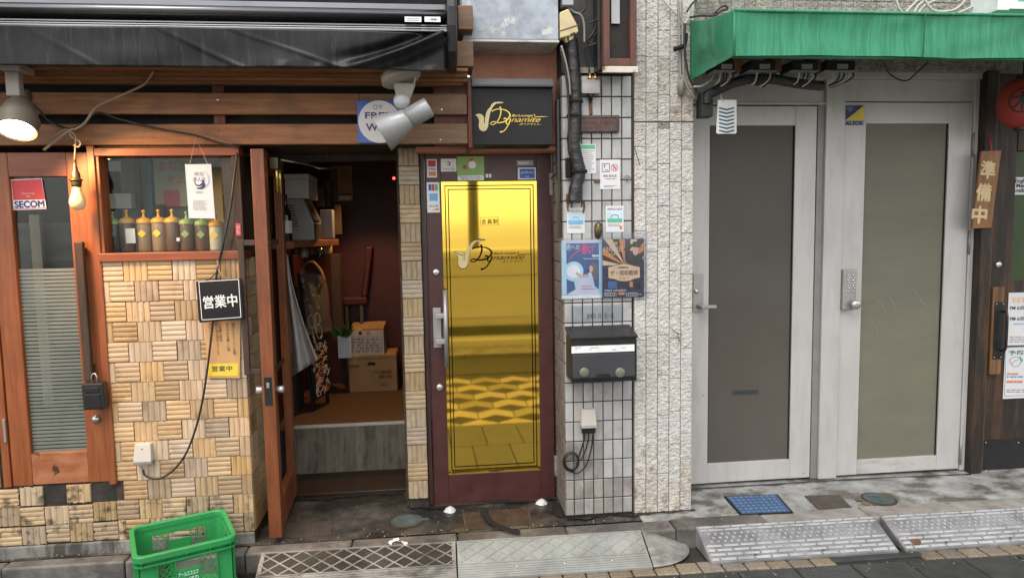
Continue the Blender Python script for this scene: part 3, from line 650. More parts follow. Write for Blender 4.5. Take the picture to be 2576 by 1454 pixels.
pbox('block', 1152, 14, 1190, 75, -.5, .25, 'beam_grey', tb, .004); pbox('block', 1118, 104, 1191, 168, -.48, .2, 'beam_grey', tb, .004)
# ---- lit spot lamp at the left
YS = -.66
sp = T('spot_lamp', 'lit warm spot lamp with bell shade under the awning', 'lamp')
c0 = W(42, 326, YS); ax = Vector((.10, -.50, -.86)).normalized(); rr = (W(92, 326, YS)-W(42, 326, YS)).length*.99
MB().lathe([(.03, -.21), (.035, -.17), (.06, -.13), (.085, -.05), (rr*.94, -.005), (rr, .006), (rr*.93, .008), (rr*.9, -.006)], c0, ax, 32, caps=False).build('shade', 'lamp_shade', sp, True)
MB().lathe([(rr*.91, -.003), (rr*.84, -.002), (rr*.84, .0), (.001, .001)], c0, ax, 32).build('lens_ring', 'lens_rim', sp, True)
ln_ = MB().lathe([(rr*.83, .0015), (rr*.7, .006), (rr*.35, .011), (.002, .012)], c0, ax, 32).build('lens', 'lens_on', sp, True)
nk = c0-ax*.2
x0, x1, z0, z1 = RC(19, 182, 54, 244, YS+.05); box('arm', x0, x1, YS+.03, YS+.07, z0, z1, 'lamp_beige', sp, .006)
x0, x1, z0, z1 = RC(12, 172, 66, 183, YS+.05); box('mounting_plate', x0, x1, YS+.0, YS+.12, z0, z1+.01, 'lamp_beige', sp, .004)
MB().lathe([(.03, -.03), (.034, .0), (.03, .03)], (c0-ax*.19), (1,0,0), 16).build('joint', 'lamp_shade', sp, True)
ld = bpy.data.lights.new('spot_lamp_light', 'SPOT'); ld.energy = 40; ld.color = (1, .55, .2); ld.spot_size = R_(130); ld.spot_blend = .6; ld.shadow_soft_size = .07
lo_ = bpy.data.objects.new('spot_lamp_light', ld); col.objects.link(lo_); lo_.location = c0+ax*.03; lo_.rotation_euler = (-Vector((.62, .22, -.75)).normalized()).to_track_quat('Z', 'Y').to_euler()
# ---- hanging bulb
hb = T('hanging_bulb', 'bare frosted bulb in a dark brass holder hanging before the door', 'bulb')
b0 = W(197, 530, YB-.12)
MB().lathe([(.002, 0), (.018, .004), (.032, .018), (.0365, .036), (.034, .055), (.026, .078), (.020, .098), (.018, .115), (.012, .118)], b0, n=28).build('bulb', 'bulb_frost', hb, True)  # unlit bulb: the lamp's warm light is put into its colour and faint glow
zb0 = b0.z+.112
MB().lathe([(.020, 0), (.022, .012), (.024, .024), (.024, .03), (.03, .031), (.03, .036), (.021, .04), (.019, .062), (.012, .08), (.008, .1), (.006, .13)], (b0.x, b0.y, zb0), n=20).build('holder', 'brass_dark', hb, True)
MB().tube([(b0.x, b0.y, zb0+.125), W(189, 380, YB-.12), W(191, 345, YB-.12), W(180, 332, YB-.12), W(172, 326, YB-.12)], .004, 6).build('flex', 'cable_tan', hb, True)
tan = wire('flex_cable', [W(386, 180, YB-.16), W(372, 202, YB-.13), W(358, 216, YB-.11), W(300, 243, YB-.1), W(243, 270, YB-.09), W(215, 308, YB-.1), W(190, 325, YB-.11), W(172, 330, YB-.12), W(110, 378, YB-.13)], .006, 'cable_tan', 'tan flex looped over the timber boards from the awning to the bulb')
wire('cable_tail', [W(126, 348, YB-.12), W(145, 338, YB-.12), W(160, 328, YB-.12), W(172, 328, YB-.12), W(180, 345, YB-.12), W(202, 358, YB-.12), W(198, 370, YB-.12), W(185, 366, YB-.12)], .0045, 'cable_tan', 'short curled tan cable tails where the bulb flex is tied')
wire('cable_dark', [W(60, 245, YB-.06), W(95, 275, YB-.06), W(125, 305, YB-.05), W(170, 325, YB-.06), W(205, 315, YB-.055), W(245, 285, YB-.055), W(300, 300, YB-.06), W(400, 325, YB-.06), W(490, 341, YB-.06), W(545, 358, YB-.055), W(600, 372, YB-.05)], .006, 'cable_black', 'black cable sagging across the timber boards towards the open door')
# ---- grey spot lamp by the sign
YP = -.62
gs = T('grey_spot_lamp', 'unlit silver-grey spot lamp angled in front of the round sign', 'lamp')
bs_ = W(1010, 200, YP); nrm = Vector((.28, -.18, -.94)).normalized()
MB().lathe([(.085, -.035), (.095, -.03), (.097, -.0), (.088, .008), (.002, .009)], bs_, nrm, 28).build('base', 'lamp_beige', gs, True)
MB().prism([W(988, 207, YP-.0), W(1046, 210, YP), W(1028, 262, YP), W(1000, 258, YP)], (0, .03, 0)).build('arm', 'lamp_beige', gs, bev=.006)
j = W(1011, 256, YP-.02); MB().lathe([(.036, -.03), (.039, -.02), (.039, .02), (.036, .026), (.008, .027)], j, (0,-1,0), 24).build('joint', 'grey_can', gs, True)
e0, e1, e2 = W(1080, 269, YP-.03), W(1024, 307, YP-.03), W(960, 337, YP-.03)
axx = (e2-e0).normalized(); L1, L2 = (e1-e0).length, (e2-e0).length; r1 = (W(1088, 288, YP)-W(1064, 253, YP)).length*.62; r2 = (W(992, 384, YP)-W(938, 302, YP)).length*.5
MB().lathe([(.01, 0), (r1*.96, .002), (r1, .008), (r1, L1)], e0, axx, 32, caps=True).build('barrel', 'grey_can', gs, True)
MB().lathe([(r1*.97, L1-.012), (r1*1.05, L1-.01), (r1*1.08, L1), (r2, L2), (r2*.96, L2+.001), (r1*.9, L1+.02), (.005, L1+.02)], e0, axx, 32, caps=False).build('hood', 'grey_can', gs, True)
MB().tube([W(978, 175, YP+.05), W(985, 195, YP), W(975, 213, YP)], .003, 5).build('tie_wire', 'cable_white', gs)
MB().tube([W(1040, 172, YP+.05), W(1046, 195, YP), W(1041, 214, YP)], .003, 5).build('tie_wire', 'cable_white', gs)
# ---- round free wifi sign
wf = T('wifi_sign', 'square blue sign with white disc reading FREE behind the grey lamp', 'sign')
pbox('board', 899, 253, 1004, 360, YF-.012, .01, 'ink_blue', wf, .002)
cc = W(955, 307, YF-.013); rr = (W(1008, 307, YF)-W(955, 307, YF)).length; MB().lathe([(rr, 0), (rr, .001)], cc, (0,-1,0), 40).build('disc', 'ink_peach' if 0 else 'paper', wf)
text('lettering', 'FREE', 918, 283, 984, 299, YF-.0155, 'ink_navy', wf, off=.025); text('lettering', 'Wi-Fi', 920, 311, 985, 330, YF-.0155, 'ink_navy', wf, off=.025)
MB().lathe([(.011, 0), (.011, .0005)], W(944, 270, YF-.0145), (0,-1,0), 18).build('emblem', 'ink_teal', wf); MB().lathe([(.008, 0), (.008, .0005)], W(944, 270, YF-.0152), (0,-1,0), 18).build('emblem', 'paper', wf)
text('lettering', 'NTT\nBP', 952, 265, 963, 274, YF-.0155, 'ink_teal', wf, off=.02)

# ================================================================ OPEN GLAZED DOOR AND THE ROOM BEHIND
od = T('open_door', 'open orange timber door with glass pane, swung out beside the doorway', 'door')
YH, YE = .23, -.415; X0, X1 = W(653, 860, YE).x, W(686, 860, YE).x; z0, z1 = .035, 2.052; X0 = max(X0, -.95)
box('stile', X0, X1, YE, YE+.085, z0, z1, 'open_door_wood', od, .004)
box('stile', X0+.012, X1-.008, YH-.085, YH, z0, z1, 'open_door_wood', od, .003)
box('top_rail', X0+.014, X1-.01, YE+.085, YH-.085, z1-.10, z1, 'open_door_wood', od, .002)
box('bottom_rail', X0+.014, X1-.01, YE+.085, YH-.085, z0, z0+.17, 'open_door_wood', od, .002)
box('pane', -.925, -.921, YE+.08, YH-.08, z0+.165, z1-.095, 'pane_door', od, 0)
hz0, hz1 = W(640, 940, YE+.03).z, W(630, 603, YE+.03).z
h = MB(); xo = X0-.085
h.box(xo, xo+.03, YE+.003, YE+.028, hz0, hz1); h.box(xo+.03, X0-.001, YE+.004, YE+.027, hz1-.03, hz1-.001); h.box(xo+.03, X0-.001, YE+.004, YE+.027, hz0+.001, hz0+.03)
h.build('pull_handle', 'dark_wood', od, bev=.003)
zl = W(660, 985, YE).z; box('lock_plate', X0+.012, X1-.014, YE-.002, YE+.01, zl-.075, zl+.075, 'black_metal', od, .001)
box('latch_bolt', X0+.024, X1-.026, YE-.006, YE, zl+.018, zl+.045, 'steel', od, .001)
MB().lathe([(.016, 0), (.016, .012), (.019, .018), (.019, .036), (.014, .04)], (X1, YE+.04, zl), (1,0,0), 20).build('knob', 'steel_satin', od, True)
MB().lathe([(.02, 0), (.02, .012), (.022, .03), (.018, .036)], (X0, YE+.04, zl), (-1,0,0), 20).build('knob', 'steel_satin', od, True)
box('handle_plate', X1-.001, X1+.006, YE+.03, YE+.30, hz1-.03, hz1-.004, 'dark_wood', od, .001); box('handle_plate', X1-.001, X1+.006, YE+.03, YE+.30, hz0+.004, hz0+.03, 'dark_wood', od, .001)
cz = W(685, 440, YH).z
MB().box(X1, X1+.045, YE+.14, YE+.32, cz-.012, cz+.05).build('door_closer', 'brass_dark', od, bev=.004)
for yy in (YE+.17, YE+.27): MB().tube([(X1+.03, yy, cz-.13), (X1+.03, yy, cz+.045)], .011, 10).build('brass_tube', 'brass', od, True)
MB().tube([(X1+.03, YE+.25, cz+.05), (X1+.14, YH-.05, cz+.055), (X1+.2, YH+.0, cz+.035), (X1+.27, YH+.02, cz+.035)], .006, 6).build('closer_arm', 'steel', od, True)

for c_ in od.children:             # the leaf stands a few degrees off square
    for v_ in c_.data.vertices: v_.co.x -= .04*(v_.co.y-YE)/(YH-YE)
ZI = W(880, 1066, .62).z
rm = S('room_shell')
xa, xb = -2.7, .1
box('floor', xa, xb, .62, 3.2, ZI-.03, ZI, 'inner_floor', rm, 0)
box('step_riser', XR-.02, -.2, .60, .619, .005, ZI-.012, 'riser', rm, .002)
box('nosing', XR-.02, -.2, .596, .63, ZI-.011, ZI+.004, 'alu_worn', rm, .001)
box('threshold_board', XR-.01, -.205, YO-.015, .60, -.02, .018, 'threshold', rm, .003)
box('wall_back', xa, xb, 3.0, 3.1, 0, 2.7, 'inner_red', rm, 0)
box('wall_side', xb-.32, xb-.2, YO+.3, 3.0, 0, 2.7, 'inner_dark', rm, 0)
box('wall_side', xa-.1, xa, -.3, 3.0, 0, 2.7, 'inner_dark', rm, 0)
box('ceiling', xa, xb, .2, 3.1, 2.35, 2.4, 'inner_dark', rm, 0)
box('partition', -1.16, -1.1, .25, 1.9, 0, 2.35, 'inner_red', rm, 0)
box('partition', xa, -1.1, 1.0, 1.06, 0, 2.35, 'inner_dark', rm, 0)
def px(u, v, Y): return W(u, v, Y)
# shelf with the oven, foam box, bottle
sh = T('wall_shelf', 'rough timber shelf inside the doorway carrying the oven', 'shelf')
ya, yb = .55, 1.15; zsft = W(735, 606, .62).z
box('shelf_board', -1.098, W(735, 610, .6).x+.02, ya, ya+.02, zsft-.05, zsft, 'beam_wood', sh, .003)
MB().prism([(-1.098, ya+.02, zsft), (W(735, 610, .6).x+.02, ya+.02, zsft), (W(852, 598, yb).x, yb, zsft), (-1.098, yb, zsft)], (0, 0, -.045)).build('shelf_board', 'beam_wood', sh, bev=.003)
ov = T('toaster_oven', 'grey countertop oven with sloping amber glass front on the shelf', 'oven')
yo = .72
a0, a1 = W(738, 600, yo), W(783, 512, yo); xo0, xo1 = W(716, 560, yo).x, W(790, 590, yo).x; zo0, zo1 = zsft, W(740, 500, yo).z
xs_ = W(762, 505, yo).x
pr = [(xo0, zo0), (xo1, zo0), (xo1, zo0+.12), (xs_, zo1), (xo0, zo1)]
MB().prism([(x, yo, z) for x, z in pr], (.0, .3, 0)).build('body', 'oven', ov, bev=.006)
sl_ = Vector((xs_-xo1, 0, zo1-zo0-.12)); nn = Vector((sl_.z, 0, -sl_.x)).normalized()
if nn.x < 0: nn = -nn
A, B = Vector((xo1, yo+.02, zo0+.13)), Vector((xs_, yo+.02, zo1-.01)); 
MB().prism([A+nn*.004, B+nn*.004, B+nn*.004+Vector((0,.26,0)), A+nn*.004+Vector((0,.26,0))], nn*.004).build('glass_front', 'oven_glass', ov)
for i in range(9): box('vent_slot', xo0+.02, xo0+.06+.004*i, yo-.001, yo+.002, zo1-.05-.017*i, zo1-.043-.017*i, 'ink', ov, 0)
box('drip_tray', xo1+.001, xo1+.006, yo+.02, yo+.28, zo0+.01, zo0+.11, 'inner_dark', ov, .001)
fb = T('foam_box', 'white foam box with lid on top of the oven', 'box')
yf = .76; x0, x1 = W(716, 470, yf).x, W(757, 470, yf).x; zf0, zf1 = zo1+.002, W(740, 438, yf).z
box('body', x0, x1+.05, yf, yf+.34, zf0, zf1-.035, 'foam', fb, .005); box('lid', x0-.003, x1+.053, yf-.003, yf+.343, zf1-.034, zf1, 'foam', fb, .005)
ib = tag(pbox('appliance_box', 806, 528, 836, 600, 1.2, .12, 'oven'), 'plain grey carton standing beside the oven', 'carton')
bo = T('wine_bottle', 'dark bottle with pale label at the front of the shelf', 'bottle')
pb_ = W(722, 604, .585); MB().lathe([(.034, 0), (.036, .006), (.036, .16), (.03, .19), (.014, .22), (.013, .285), (.015, .287), (.013, .30)], (pb_.x, .585, zsft), n=20).build('body', 'bottle_dark', bo, True)
MB().lathe([(.0365, .05), (.0365, .13)], (pb_.x, .585, zsft), n=20, caps=False).build('label', 'paper', bo, True)
ip = T('wall_poster', 'tan advertising poster on the red wall inside', 'poster')
pbox('sheet', 834, 418, 886, 506, 1.9, .004, 'card', ip, 0); 
dec('print', 837, 424, 850, 503, 1.897, 'ink_brown', ip); dec('print', 852, 487, 885, 490, 1.897, 'ink', ip); dec('print', 853, 494, 884, 503, 1.897, 'ink_peach', ip)
text('lettering', 'スタンプ\nラリー', 856, 432, 880, 452, 1.896, 'ink_brown', ip, off=.01)
ap = tag(pbox('wall_panel', 700, 300, 1010, 1000, 1.905, .03, 'inner_red'), 'dark red panelling inside the doorway', 'panel')
tag(MB().lathe([(.001, 0), (.008, .002), (.01, .008), (.008, .014), (.001, .016)], W(991, 449, 1.2), (0,-1,0), 12).build('pilot_light', 'led_red', None, True), 'tiny red pilot light glowing in the dark doorway', 'pilot light')
def dangling(u): pass
# towels
def towel(i, j):
    u = 716+(8+60*(j**1.6))*i+4*j*(1-i)+16*j; v = 640+305*j-40*i*j
    p = W(u, v, .72+.05*math.sin(i*9+j*2)*(.3+j)); return p
o = MB().grid(towel, 16, 24).build('towel', 'towel', None, True); o.modifiers.new('t', 'SOLIDIFY').thickness = .004
tag(o, 'white towel hanging at the left inside the doorway', 'towel')
# chalk board in plastic film
cb = T('chalk_board', 'folded chalk menu board wrapped in plastic with bentwood hoop', 'menu board')
Q = [W(752, 688, 1.02), W(806, 700, 1.28), W(836, 978, 1.22), W(793, 1010, .98)]
nb = (Q[1]-Q[0]).cross(Q[3]-Q[0]).normalized()
if nb.y > 0: nb = -nb
MB().hexa([q for q in Q]+[q-nb*.02 for q in Q]).build('board', 'sign_black', cb, bev=.002)
def bq(s, t, e=.002): return Q[0].lerp(Q[1], s).lerp(Q[3].lerp(Q[2], s), t)+nb*e
for cname, ma, t0, t1, n_ in (('chalk_writing', 'chalk_tan', .05, .3, 16), ('chalk_writing', 'chalk_tan', .58, .76, 26), ('chalk_writing', 'chalk', .5, .95, 34), ('chalk_writing', 'chalk_red', .76, .97, 30)):
    mb = MB()
    for i in range(n_):
        s, t = random.uniform(.1, .9), random.uniform(t0, t1); pts = [bq(min(.97, max(.03, s+random.uniform(-.12, .12))), t+random.uniform(-.03, .03)) for _ in range(4)]
        mb.tube(cat_rom(pts, 3), .0022, 4)
    mb.build(cname, ma, cb)['kind'] = 'stuff'
mb = MB()
for s0, t0, rs, rt in ((.3, .38, .14, .055), (.62, .36, .13, .05), (.62, .47, .15, .06), (.55, .50, .0, .0)):
    if rs: mb.tube([bq(s0+rs*math.cos(a), t0+rt*math.sin(a)) for a in (2*math.pi*i/16 for i in range(17))], .0028, 4)
mb.tube([bq(.43, .36), bq(.46, .47)], .0028, 4); mb.tube([bq(.3, .46), bq(.33, .55)], .0028, 4); mb.build('chalk_writing', 'chalk', cb)['kind'] = 'stuff'
for a, b, e in ((.05, .1, 0), (.9, .95, 0)):
    p0, p1 = bq(a, .75, -.03), bq(a, 1.0, -.03); MB().tube([bq(a, .2, -.03), p1, Vector((p1.x, p1.y, ZI+.01))], .016, 6).build('leg', 'black_plastic', cb)
    MB().tube([bq(a, .1, -.05), Vector((p1.x-.12, p1.y+.25, ZI+.01))], .014, 6).build('leg', 'black_plastic', cb)
hp = [W(752, 700, 1.05), W(765, 668, 1.08), W(785, 660, 1.12), W(805, 680, 1.18), W(813, 705, 1.22), W(808, 730, 1.25)]
hc_ = cat_rom(hp, 5); mb = MB(); mb.rings([[p+Vector((0,-.02,.0)), p+Vector((0,.035,0)), p+Vector((.006,.035,.008)), p+Vector((.006,-.02,.008))] for p in hc_]); mb.build('bentwood_hoop', 'bent_wood', cb)
MB().grid(lambda i, j: bq(-.05+1.25*i, -.02+.5*j, .02+.02*noise.noise(Vector((i*4, j*5, 0)))), 10, 12).build('plastic_film', 'plastic_film', cb, True)
# cartons and plant
fl = G(940, 985, ZI); yc = fl.y
c2 = T('carton', 'brown cardboard carton on the floor inside, under the white carton', 'carton')
x0, x1 = W(878, 940, yc).x, W(999, 940, yc).x; zc1 = W(935, 898, yc).z
bx = box('body', x0, x1, yc, yc+.32, ZI+.001, zc1, 'card', c2, .004)
pbox('flap', 876, 893, 996, 900, yc-.003, .3, 'card', c2, .001)
scribble('printed_lines', 881, 917, 910, 925, yc-.002, 'ink_brown', c2, 1, .9, .4, 6); text('lettering', 'JA', 938, 931, 949, 940, yc-.002, 'ink_brown', c2, off=.01); scribble('printed_lines', 951, 931, 988, 940, yc-.002, 'ink_brown', c2, 1, .9, .4, 7); scribble('printed_lines', 954, 943, 988, 951, yc-.002, 'ink_brown', c2, 1, .9, .4, 8)
pbox('hand_hole', 925, 911, 944, 919, yc-.0015, .001, 'inner_dark', c2, 0)
scribble('printed_lines', 958, 961, 978, 971, yc-.002, 'ink_brown', c2, 2, .6, .4, 10)
c1 = T('carton', 'white-faced cardboard carton printed with a grid, stacked on the brown one', 'carton')
x0, x1, z0c, z1c = RC(880, 832, 966, 895, yc+.02); box('body', x0, x1, yc+.02, yc+.3, zc1+.012, z1c, 'card_white', c1, .004)
MB().prism([(x0, yc+.021, z1c), (x1, yc+.021, z1c), (x1, yc+.3, z1c+.035), (x0, yc+.3, z1c+.035)], (0,0,.004)).build('flap', 'card', c1)
MB().prism([(x0+.1, yc+.03, z1c+.01), (x1, yc+.03, z1c+.008), (x1, yc+.16, z1c+.05), (x0+.1, yc+.16, z1c+.045)], (0,0,.004)).build('flap', 'card', c1)
scribble('red_stamp', 922, 833, 934, 842, yc+.018, 'ink_red', c1, 3, .7, .4, 11)
MB().lathe([(.014, 0), (.014, .001)], W(906, 838, yc+.019), (0,-1,0), 14).build('hand_hole', 'inner_dark', c1)
g_ = MB()
for k_ in range(6):
    v = 847+k_*8.5; stroke_mb(g_, [(868, v), (915, v), (961, v)], .9, yc+.0185, k=1)
for u in (868, 884, 905, 922, 940, 961): stroke_mb(g_, [(u, 847), (u, 868), (u, 889)], .9, yc+.0182, k=1)
g_.build('printed_grid', 'ink_grey', c1); scribble('printed_lines', 886, 849, 960, 888, yc+.018, 'ink_grey', c1, 5, .4, .6, 9)
pp = tag(pbox('paper_label', 850, 845, 884, 901, yc-.05, .05, 'paper_blue'), 'pale blue-white carton end beside the printed carton', 'carton')
pl = T('potted_plant', 'small leafy green plant behind the stacked cartons', 'plant')
pc = W(866, 850, yc+.0); mb = MB()
for i in range(46):
    a = random.uniform(0, 6.28); l = random.uniform(.07, .16); d_ = Vector((math.cos(a)*.6, math.sin(a)*.5-.2, random.uniform(.5, 1))).normalized(); b_ = pc+Vector((random.uniform(-.045, .05), random.uniform(-.05, .0), .0))
    s_ = d_.orthogonal().normalized()*.015; mb.quad(b_, b_+d_*l*.5+s_, b_+d_*l, b_+d_*l*.5-s_)
f_ = mb.build('leaves', 'leaf', pl); f_['kind'] = 'stuff'
MB().lathe([(.03, -.06), (.04, .0)], pc, n=14).build('pot', 'black_plastic', pl, True)
# chair
ch = T('red_chair', 'dark red upholstered chair deep inside the doorway', 'chair')
yk = 1.75; x0, x1, z0k, z1k = RC(858, 622, 905, 735, yk); zse = W(880, 748, yk).z
MB().prism([(x1, yk, zse), (x1+.06, yk+.02, z1k), (x1+.11, yk+.04, z1k), (x1+.05, yk, zse)], (0, .4, 0)).build('backrest', 'inner_red', ch, bev=.015)
box('seat', x0, x1+.05, yk-.0, yk+.42, zse-.07, zse, 'inner_red', ch, .015)
for a, b in ((x0+.03, yk+.03), (x1, yk+.03), (x0+.03, yk+.38), (x1, yk+.38)): box('leg', a-.015, a+.015, b-.015, b+.015, ZI, zse-.07, 'brass_dark', ch, .002)
il = T('pendant_lamp', 'warm lamp on the ceiling inside the left shop', 'lamp')
MB().lathe([(.001, -.05), (.035, -.035), (.045, 0), (.03, .03), (.012, .05)], (-.52, 1.25, 2.25), n=16).build('bulb', 'bulb_frost', il, True); MB().lathe([(.02, .05), (.02, .1)], (-.52, 1.25, 2.25), n=12).build('holder', 'brass_dark', il)
pt = bpy.data.lights.new('pendant_lamp_light', 'SPOT'); pt.energy = 22; pt.spot_size = R_(105); pt.spot_blend = .5; pt.color = (1, .58, .25); pt.shadow_soft_size = .05
po_ = bpy.data.objects.new('pendant_lamp_light', pt); col.objects.link(po_); po_.location = (-.52, 1.25, 2.16)
# more clutter inside the doorway
for i, (u0, v0, u1, v1, Y, d, ma, nm, lb, ct) in enumerate((
    (795, 470, 815, 520, 1.45, .1, 'inner_brown', 'snack_box', 'dark brown snack box on the upper shelf beside the foam box', 'box'),
    (815, 455, 832, 520, 1.6, .1, 'dark_wood', 'dark_box', 'dark upright box below the tan poster', 'box'),
    (842, 515, 858, 590, 1.55, .05, 'inner_brown', 'paper_bag', 'brown paper bag hanging below the tan poster', 'bag'),
    (700, 945, 745, 1045, .9, .25, 'inner_dark', 'dark_crate', 'dark crate under the white towel', 'crate'),
    (835, 640, 858, 860, 1.5, .12, 'inner_brown', 'wrapped_roll', 'tall brown roll leaning behind the chalk board', 'roll'),
    (948, 640, 1000, 900, 2.1, .05, 'inner_dark', 'dark_door', 'dark inner door beyond the red chair', 'door'))):
    tag(pbox(nm, u0, v0, u1, v1, Y, d, ma), lb, ct)
ct_ = T('hanging_cups', 'row of dark mugs and packets hanging under the shelf', 'cups')
for i in range(5):
    p = W(745+20*i, 640+8*(i % 2), .9+.1*i); MB().lathe([(.03, 0), (.034, .01), (.034, .07), (.03, .07)], p, n=14).build('cup', ('inner_red', 'oven', 'inner_brown', 'bottle_dark', 'card')[i], ct_, True)
# ================================================================ MIDDLE: narrow tiled pillar, bar door, signs
YD = 0.0
bp_ = T('narrow_tiled_pillar', 'slim pillar of basket weave tiles between doorway and maroon door', 'pillar')
x0, x1 = W(1016, 800, -.03).x, W(1066, 800, -.03).x
zp0 = W(1050, 1252, -.03).z; zp1 = W(1020, 370, -.03).z
box('core', x0, x1, -.03, YO+.36, -.02, zp1, 'mortar_dark', bp_, 0)
nrow = 19; hh = (zp1-zp0)/nrow
for r in range(nrow):
    z1 = zp1-r*hh; tile(bp_, x0-.004, x1-.002, z1-hh, z1, -.031, r % 2 == 1, 4, jag=3 if r == nrow-1 else 0, mat='tile_pillar')
box('jamb', x0-.016, x0-.004, -.02, YO+.36, .0, zp1, 'mortar', bp_, 0)

md = T('bar_door', 'maroon door with mirror-gold glass panel and steel bar handle', 'door')
fx = [W(u, 800, YD).x for u in (1060, 1079, 1120, 1355, 1391, 1400)]
zk = W(1240, 1259, YD).z; zh = W(1230, 388, YD).z
box('frame_post', x1+.001, fx[1]-.004, YD-.02, YD+.08, 0.001, zh+.05, 'maroon_frame', md, .003)
box('frame_post', fx[4]+.004, fx[5]+.006, YD-.02, YD+.08, 0.001, zh+.05, 'maroon_frame', md, .003)
box('frame_head', fx[1]-.004, fx[4]+.004, YD-.018, YD+.08, zh+.004, zh+.052, 'maroon_frame', md, .003)
box('door_sill', fx[1]-.003, fx[4]+.003, YD-.03, YD+.08, 0.001, zk-.004, 'maroon', md, .003)
gx0, gx1, gz0, gz1 = RC(1119, 456.5, 1355, 1187.5, YD)
box('stile', fx[1], gx0, YD-.004, YD+.035, zk, zh, 'maroon', md, .004); box('stile', gx1, fx[4], YD-.004, YD+.035, zk, zh, 'maroon', md, .004)
box('rail', gx0, gx1, YD-.003, YD+.035, gz1, zh-.001, 'maroon', md, .002); box('rail', gx0, gx1, YD-.003, YD+.035, zk+.001, gz0, 'maroon', md, .002)
gp = box('gold_panel', gx0-.003, gx1+.003, YD+.004, YD+.012, gz0-.003, gz1+.003, 'gold_mirror', md, 0)
gp['label'] = 'mirror-gold film panel reflecting the street'
for ins in (.018, .036):
    a, b, c, d_ = gx0+ins, gx1-ins, gz0+ins*1.15, gz1-ins*1.15; t_ = .0058; mb = MB()
    for q in ((a, a+t_, c, d_), (b-t_, b, c, d_), (a+t_, b-t_, c, c+t_), (a+t_, b-t_, d_-t_, d_)): mb.box(q[0], q[1], YD+.0022, YD+.0035, q[2], q[3])
    mb.build('border_line', 'black_line', md)
text('lettering', '会員制', 1211, 551, 1252, 564, YD+.002, 'black_line', md, off=.012, space=1.25)
mb = MB()
for q in ([(1208, 547.5), (1231, 547), (1254, 546.5)], [(1209, 567.5), (1232, 567), (1255, 566.5)], [(1208, 547), (1208.5, 557), (1209, 567)], [(1254, 546), (1254.5, 557), (1255, 567)]): stroke_mb(mb, q, .8, YD+.002, k=1)
mb.build('frame_line', 'black_line', md)
# logo strokes in its own units, placed by fn
def logo(parent, fn, Y, ink, pale, scale):
    sax = [(130,545),(165,575),(182,620),(175,700),(190,745),(232,768),(275,755),(302,705),(312,610),(330,520),(365,440),(410,392),(505,385),(505,372),(440,368),(390,372),(350,400),(330,440),(300,470),(275,520),(262,590),(256,655),(244,655),(250,590),(235,555),(200,530),(160,530)]
    if ink == 'black_line': poly('saxophone_outline', [fn(245+(x_-245)*1.07+(0 if x_ < 340 else -4), 600+(y_-600)*1.06) for x_, y_ in sax], Y+.0006, ink, parent, .0004)
    poly('saxophone', [fn(*p) for p in sax], Y, pale, parent, .0005)
    mb = MB()
    stroke_mb(mb, [fn(*p) for p in [(465,432),(476,500),(457,580),(412,650),(362,678),(333,660),(375,636),(450,650),(532,630),(592,572),(592,525),(540,482),(450,465),(385,478),(355,498)]], [20*scale, 15*scale, 9*scale, 16*scale, 20*scale, 12*scale, 16*scale], Y-.0005)
    stroke_mb(mb, [fn(*p) for p in [(512,605),(535,588),(553,612),(548,655),(575,672)]], 15*scale, Y-.0006)
    stroke_mb(mb, [fn(*p) for p in [(606,595),(585,660),(540,735),(500,770),(462,775)]], [18*scale, 14*scale, 12*scale, 24*scale], Y-.0007)
    stroke_mb(mb, [fn(*p) for p in [(935,574),(1020,569),(1106,567)]], [10*scale, 8*scale, 3*scale], Y-.0006)
    stroke_mb(mb, [fn(*p) for p in [(150,548),(190,566),(240,590)]], 6*scale, Y-.0009)
    mb.build('logo_stroke', ink, parent)
    a, b = fn(612, 578), fn(1012, 640); text('lettering', 'namite', a[0], a[1], b[0], b[1], Y-.0005, ink, parent, off=-.004, shear=.45, space=.95)
    a, b = fn(620, 535), fn(905, 580); text('lettering', 'BarLounge', a[0], a[1], b[0], b[1], Y-.0005, ink, parent, off=.002, shear=.4)
    a, b = fn(716, 652), fn(1014, 686); text('lettering', '-ダイナマイト-', a[0], a[1], b[0], b[1], Y-.0005, ink, parent, off=.004, shear=.25)
    a, b = fn(918, 532), fn(938, 566); text('lettering', '+', a[0], a[1], b[0], b[1], Y-.0005, ink, parent, off=.02)
SC = lambda x, y: ((1430+x/4.406)*.81934, (230+y/4.406)*.81934)
DC = lambda x, y: ((1360+(.81*x+9.7)/3.306)*.81934, (440+(.727*y+713.6)/3.306)*.81934)
logo(md, DC, YD+.0025, 'black_line', 'ink_gold_pale', .81934*1.0/3.306)
# handle and locks
a, b = W(1119, 730, YD-.075), W(1124, 921, YD-.075)
MB().tube([(a.x, YD-.075, a.z), (a.x, YD-.075, b.z)], .0135, 16).build('bar_handle', 'steel_satin', md, True)
x0h, x1h, z0h, z1h = RC(1090, 774, 1110, 874, YD-.004); box('handle_plate', x0h, x1h, YD-.012, YD-.0042, z0h, z1h, 'steel_satin', md, .002)
for v in (793, 857):
    zz = W(1105, v, YD-.04).z; box('handle_bracket', x0h+.012, a.x+.006, YD-.085, YD-.012, zz-.014, zz+.014, 'steel_satin', md, .003)
for u, v in ((1097, 685), (1106, 974)): MB().lathe([(.023, 0), (.023, .006), (.017, .012), (.013, .014), (.002, .0145)], W(u, v, YD-.004), (0,-1,0), 20).build('lock_cylinder', 'steel', md, True)
for v0, v1, u in ((436, 491, 1387), (1147, 1197, 1400)):
    x_, _, q0, q1 = RC(u-4.5, v0, u+5, v1, YD-.025); box('hinge', x_, x_+.02, YD-.03, YD-.004, q0, q1, 'cream_plastic' if 0 else 'galv', md, .003)
YK = YD-.006
